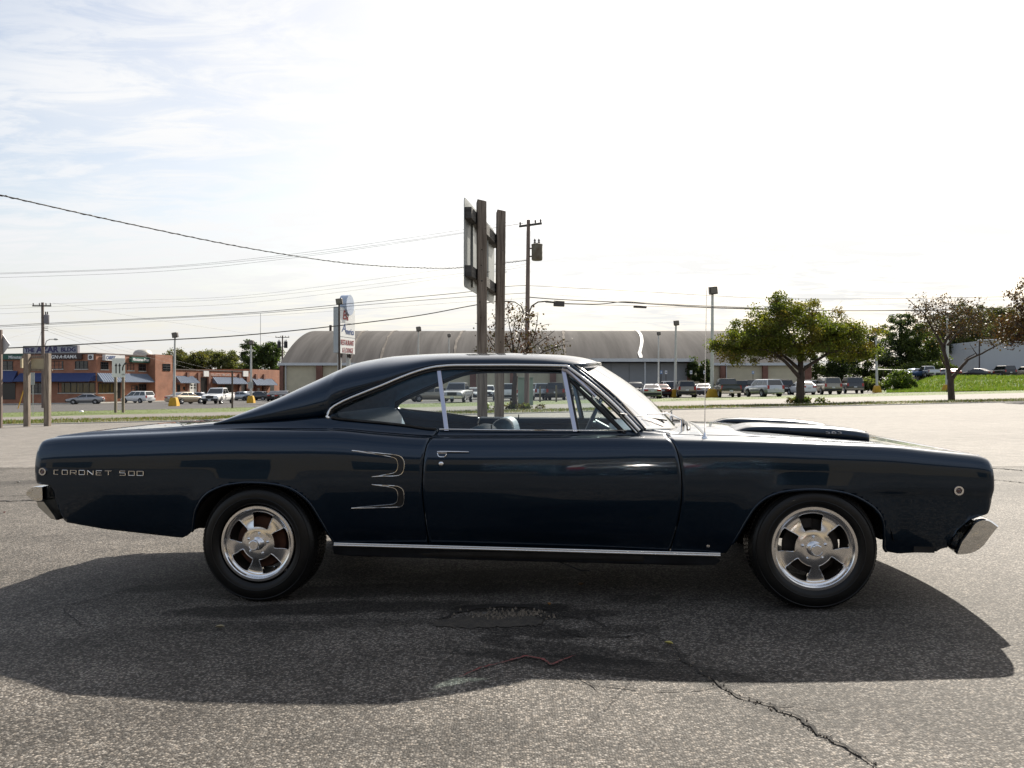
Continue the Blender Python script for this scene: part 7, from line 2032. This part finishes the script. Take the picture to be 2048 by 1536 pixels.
# blue ball: a drum standing through the top of the box
m = MB(); rb = 1.05; cs, cz = FW * .52, zat(614, 94.3) + .25; prof = []
vs = []; nn = 28
for o in (.32, -TH + .2):
    for k in range(nn): a = 2 * math.pi * k / nn; vs.append(loc(cs + rb * math.cos(a), o, cz + rb * 1.15 * math.sin(a)))
m.add(vs, [tuple(range(nn)), tuple(range(2 * nn - 1, nn - 1, -1))] + [(k, k + nn, (k + 1) % nn + nn, (k + 1) % nn) for k in range(nn)])
m.build('ball', pm('pale_blue_ball_face', (.42, .48, .58), .5, var=.06, vscale=1), BS, 40)
for s in (.75, FW - .9):
    m = MB(); q = loc(s, -TH / 2, 0); m.tube([(q.x, q.y, -.2), (q.x, q.y, zs0 - bz + .05)], .24, 10); m.build('post', M_LPOST, BS, 60)
    m = MB(); m.box(loc(s, -.3, zs0 - .28), (.5, .4, .4)); m.build('floodlight', M_LHEAD, BS, bevel=.05)

# ---- arrow sign
YA = 52.0; xa = at(237.5, YA)
AS = empty('lane_sign', (xa, YA, G(xa, YA))); tag(AS, 'white lane sign with two straight arrows and one bent arrow on two wooden posts', 'road sign')
az = AS.location.z; k_ = YA / FPX; ay_ = R(-8)
for px, yt in ((230.5, 752), (245.5, 752)):
    m = MB(); m.box(((px - 237.5) * k_, .06, (zat(yt, YA) - az) / 2 - .1), (.15, .13, zat(yt, YA) - az + .2)); m.build('post', M_WOOD, AS, bevel=.01)
m = MB(); W_ = 26 * k_; z0, z1 = zat(754.5, YA) - az, zat(716.5, YA) - az
m.box((0, -.03, (z0 + z1) / 2), (W_, .02, z1 - z0)); pn = m.build('sign_panel', M_WHITE, AS, bevel=.006)
M_ARROW = pm('black_sign_print', (.02, .02, .02), .5)
def prn(name, poly): m = MB(); m.prism(poly, -.052, -.045, 'XZ'); return m.build(name, M_ARROW, AS)
for px in (232.8, 240.0):
    c = (px - 237.5) * k_ ; zb_, zt_ = zat(746.5, YA) - az, zat(726, YA) - az; s_ = .035
    prn('arrow', [(c - s_, zb_), (c + s_, zb_), (c + s_, zt_ - .20), (c + .09, zt_ - .20), (c, zt_), (c - .09, zt_ - .20), (c - s_, zt_ - .20)])
c0 = (245.2 - 237.5) * k_; zq = zat(741, YA) - az
arc = [(c0 + .02, zq), (c0 + .03, zq + .18), (c0 + .08, zq + .33), (c0 + .17, zq + .43)]
outl = [(x - .03, z + .01) for x, z in arc] + [(c0 + .145, zq + .50), (c0 + .30, zq + .50), (c0 + .24, zq + .34), (c0 + .20, zq + .39)] + [(x + .03, z - .02) for x, z in arc[::-1][1:]]
m = MB(); m.tube([(x, -.05, z) for x, z in arc], .035, 5); m.add([(c0 + .12, -.055, zq + .48), (c0 + .31, -.055, zq + .53), (c0 + .24, -.055, zq + .33)], [(0, 1, 2)]); m.build('arrow', M_ARROW, AS)
lettering('ONLY', .1, M_ARROW, AS, (c0 - .04, -.047, zat(750.5, YA) - az), (R(90), 0, 0), width=.30, height=.10, depth=.006)

# ---- wooden post sign at far left, with its pale panel
YW = 31.0; xw = at(74, YW); WS = empty('post_sign', (xw, YW, G(xw, YW))); tag(WS, 'timber sign on two thick posts with a pale panel, at the left on the median', 'road sign')
wz = WS.location.z; kw_ = YW / FPX
for px, yt, wp in ((54, 708, 9.6), (95, 707, 10.0)):
    m = MB(); h = zat(yt, YW) - wz; m.box(((px - 74) * kw_, 0, h / 2 - .15), (wp * kw_, wp * kw_, h + .3)); m.build('post', M_WOOD, WS, bevel=.012)
M_PLY = pm('weathered_plywood', (.42, .37, .25), .8, var=.12, vscale=3)
def pbx(name, p0, p1, y0, y1, yo, th, mat): m = MB(); m.box(((p0 + p1) / 2 * kw_ - 74 * kw_, yo, (zat(y0, YW) + zat(y1, YW)) / 2 - wz), ((p1 - p0) * kw_, th, (y1 - y0) * kw_)); return m.build(name, mat, WS, bevel=.006)
pbx('sign_panel', 57, 92, 717, 738, .20, .04, M_PLY); pbx('crossbeam', 39, 96, 711, 716, .14, .05, M_WOOD); pbx('crossbeam', 56, 101, 738.2, 742, .14, .05, M_WOOD)
for p0 in (37.5, 46.5, 88): pbx('side_slat', p0, p0 + 3.2, 716.5, 736, .16, .14, M_PLY)

# ---- small sign between them, thin posts, cabinet, bollards
def small_sign(px, y0, y1, wpx, ybase, Y, label, mat, cat='road sign', post_w=.05, postmat=None, turn=0):
    x = at(px, Y); z = G(x, Y); k = Y / FPX; root = empty('small_sign', (x, Y, z)); tag(root, label, cat)
    m = MB(); m.tube([(0, 0, -.1), (0, 0, zat(y0, Y) - z)], post_w / 2, 6); m.build('post', postmat or M_LPOST, root)
    m = MB(); m.box((0, -.05, (zat(y0, Y) + zat(y1, Y)) / 2 - z), (wpx * k, .02, (y1 - y0) * k), M=Matrix.Rotation(turn, 3, 'Z')); p_ = m.build('sign_panel', mat, root); return root
small_sign(66, 745, 769.5, 8.5, 830, 48, 'small grey sign on a thin post between the two thick wooden posts', M_SIGNBACK)
x = at(464.5, 62); o = MB().tube([(0, 0, -.1), (0, 0, zat(742, 62) - G(x, 62))], .07, 8).build('thin_post', M_DKPIPE, smooth_angle=60); o.location = (x, 62, G(x, 62)); tag(o, 'thin dark post standing on the verge in front of the white pickup', 'post')
# diamond sign cut off by the left edge
YD = 30.0; xd = at(2, YD); DS = empty('warning_sign', (xd, YD, G(xd, YD))); tag(DS, 'back of a diamond warning sign on a pole at the left picture edge', 'road sign'); dz = DS.location.z
m = MB(); m.box((-.02, 0, (zat(665, YD) - dz) / 2), (.11, .10, zat(665, YD) - dz + .2)); m.build('post', M_POLE, DS, bevel=.01)
m = MB(); s_ = .40; cz = zat(689, YD) - dz
for yy in (0,): m.prism([(-s_, cz), (0, cz - s_), (s_ * .72, cz), (0, cz + s_)], .07, .085, 'XZ')
m.build('sign_panel', pm('pale_sign_back', (.45, .44, .44), .5, .3), DS)
# green utility cabinet
YC = 56.0; xc = at(1051, YC); CB = empty('utility_cabinet', (xc, YC, G(xc, YC))); tag(CB, 'pale green metal utility cabinet beside the pole, seen through the door glass', 'cabinet')
M_CAB = pm('pale_green_cabinet_paint', (.22, .29, .23), .5, var=.08, vscale=2)
m = MB(); m.box((0, 0, .95), (1.05, .7, 1.9)); m.build('body', M_CAB, CB, bevel=.03)
for sx in (-.26, .26): MB().box((sx, -.36, .98), (.49, .02, 1.6)).build('door', M_CAB, CB, bevel=.006)
MB().box((0, -.05, 1.93), (1.12, .82, .06)).build('lid', M_CAB, CB, bevel=.01)
for px, yt in ((1080, 773), (1112.5, 771)):
    Yb = 66; x = at(px, Yb); z = G(x, Yb); m = MB(); h = zat(yt, Yb) - z; m.box((0, 0, h / 2), (.14, .14, h)); o = m.build('bollard', M_WOOD, bevel=.015); o.location = (x, Yb, z)
    tag(o, ('left one of two short wooden bollards in front of the brown minivan', 'right one of two short wooden bollards in front of the brown minivan')[px > 1100], 'bollard', 'wooden bollards seen through the door glass')
M_BLUESIGN = pm('blue_parking_plate', (.16, .26, .45), .5)
for i, (px, mt, lb) in enumerate(((1322.5, M_BLUESIGN, 'small blue parking plate on a dark post before the grey wall'), (1332, M_WHITE, 'small white parking plate on the grey wall right of the blue plate'), (1382, M_WHITE, 'small white parking plate in front of the columnar evergreen'), (1409, M_WHITE, 'small white parking plate in front of the wide evergreen shrub'), (1506, M_BLUESIGN, 'small blue parking plate before the cream wall above the silver SUV'))):
    Yp = 122.5; s = small_sign(px, 741 if i < 4 else 742, 748, 4.6, 780, Yp, lb, mt, 'parking sign', .08, M_DKPIPE)
    m = MB(); q = Yp / FPX; zc_ = zat(744.5, Yp) - s.location.z; m.prism([(-.07, zc_ - .12), (.07, zc_ - .12), (.09, zc_ + .02), (.03, zc_ + .13), (-.05, zc_ + .13), (-.08, zc_)], -.075, -.062, 'XZ'); m.build('wheelchair_symbol', M_BLUEL if mt is M_WHITE else M_WHITE, s)
# chain-link style fence line behind the bank bush: posts and a pale top rail
FE = empty('rail_fence', (at(1752, 125), 125, G(at(1752, 125), 125))); tag(FE, 'low fence with a pale top rail behind the bright bush', 'fence')
xa_, xb_ = 0, at(1822, 133) - at(1752, 125); zz = zat(739.5, 128) - FE.location.z
MB().tube([(0, 0, zz), (xb_, 8, zz)], .07, 6).build('top_rail', M_LPOST, FE, 60)
for k in range(6): MB().tube([(xb_ * k / 5, 8 * k / 5, -.5), (xb_ * k / 5, 8 * k / 5, zz)], .04, 6).build('post', M_DKPIPE, FE, 60)
# litter
o = MB().lathe([(.001, .0), (.16, .02), (.12, .10), (.001, .14)], (0, 0, 0), 'Z', 9).build('litter', M_WHITE, smooth_angle=60); o.location = gp(163, 824.5); tag(o, 'white scrap of litter on the grass verge left of the arrow sign', 'litter')
# weeds and roots round the two median trunks
for (px, py, lab, sd) in ((1602, 806, 'tuft of weeds at the foot of the golden tree', 61), (1031, 818, 'tuft of weeds at the foot of the thin-leaved tree', 62)):
    p = gp(px, py); root = empty('weeds', p); 
    o = foliage('weeds', [((p.x + random.gauss(0, .6), p.y + random.gauss(0, .3), p.z + .14), .28, 1) for _ in range(14)], 700, .16, GREEN, 0, None, sd, 'grass_blade'); bpy.data.objects.remove(root)
    tag(o, lab, kind='stuff')

# ---- unseen showroom and SUV, added behind the camera for the blue car to reflect
SHW = empty('added_showroom', (0, -14, G(0, -14))); tag(SHW, 'low tan showroom added out of view to give the blue car its reflections', 'building')
M_STUC = pm('tan_stucco', (.15, .125, .085), .85, var=.08, vscale=1)
m = MB(); m.box((0, -6, 3.0), (70, 11, 6.4)); m.build('wall', M_STUC, SHW)
m = MB(); m.box((0, -.45, 6.05), (71, 1.6, .5)); m.build('fascia', pm('dark_fascia_metal', (.03, .035, .06), .5), SHW)
for k in range(8):
    m = MB(); m.box((-31 + k * 8.6, -.47, 1.5), (5.2, .06, 2.4)); m.build('window', M_DKGLASS, SHW)
vehicle('big_suv', 1178, -7.3, 255.8, 'charcoal', 'dark SUV added out of view so its rear window glints in the blue door', 'suv')  # unseen SUV added as a reflector: its rear pane throws the door glint
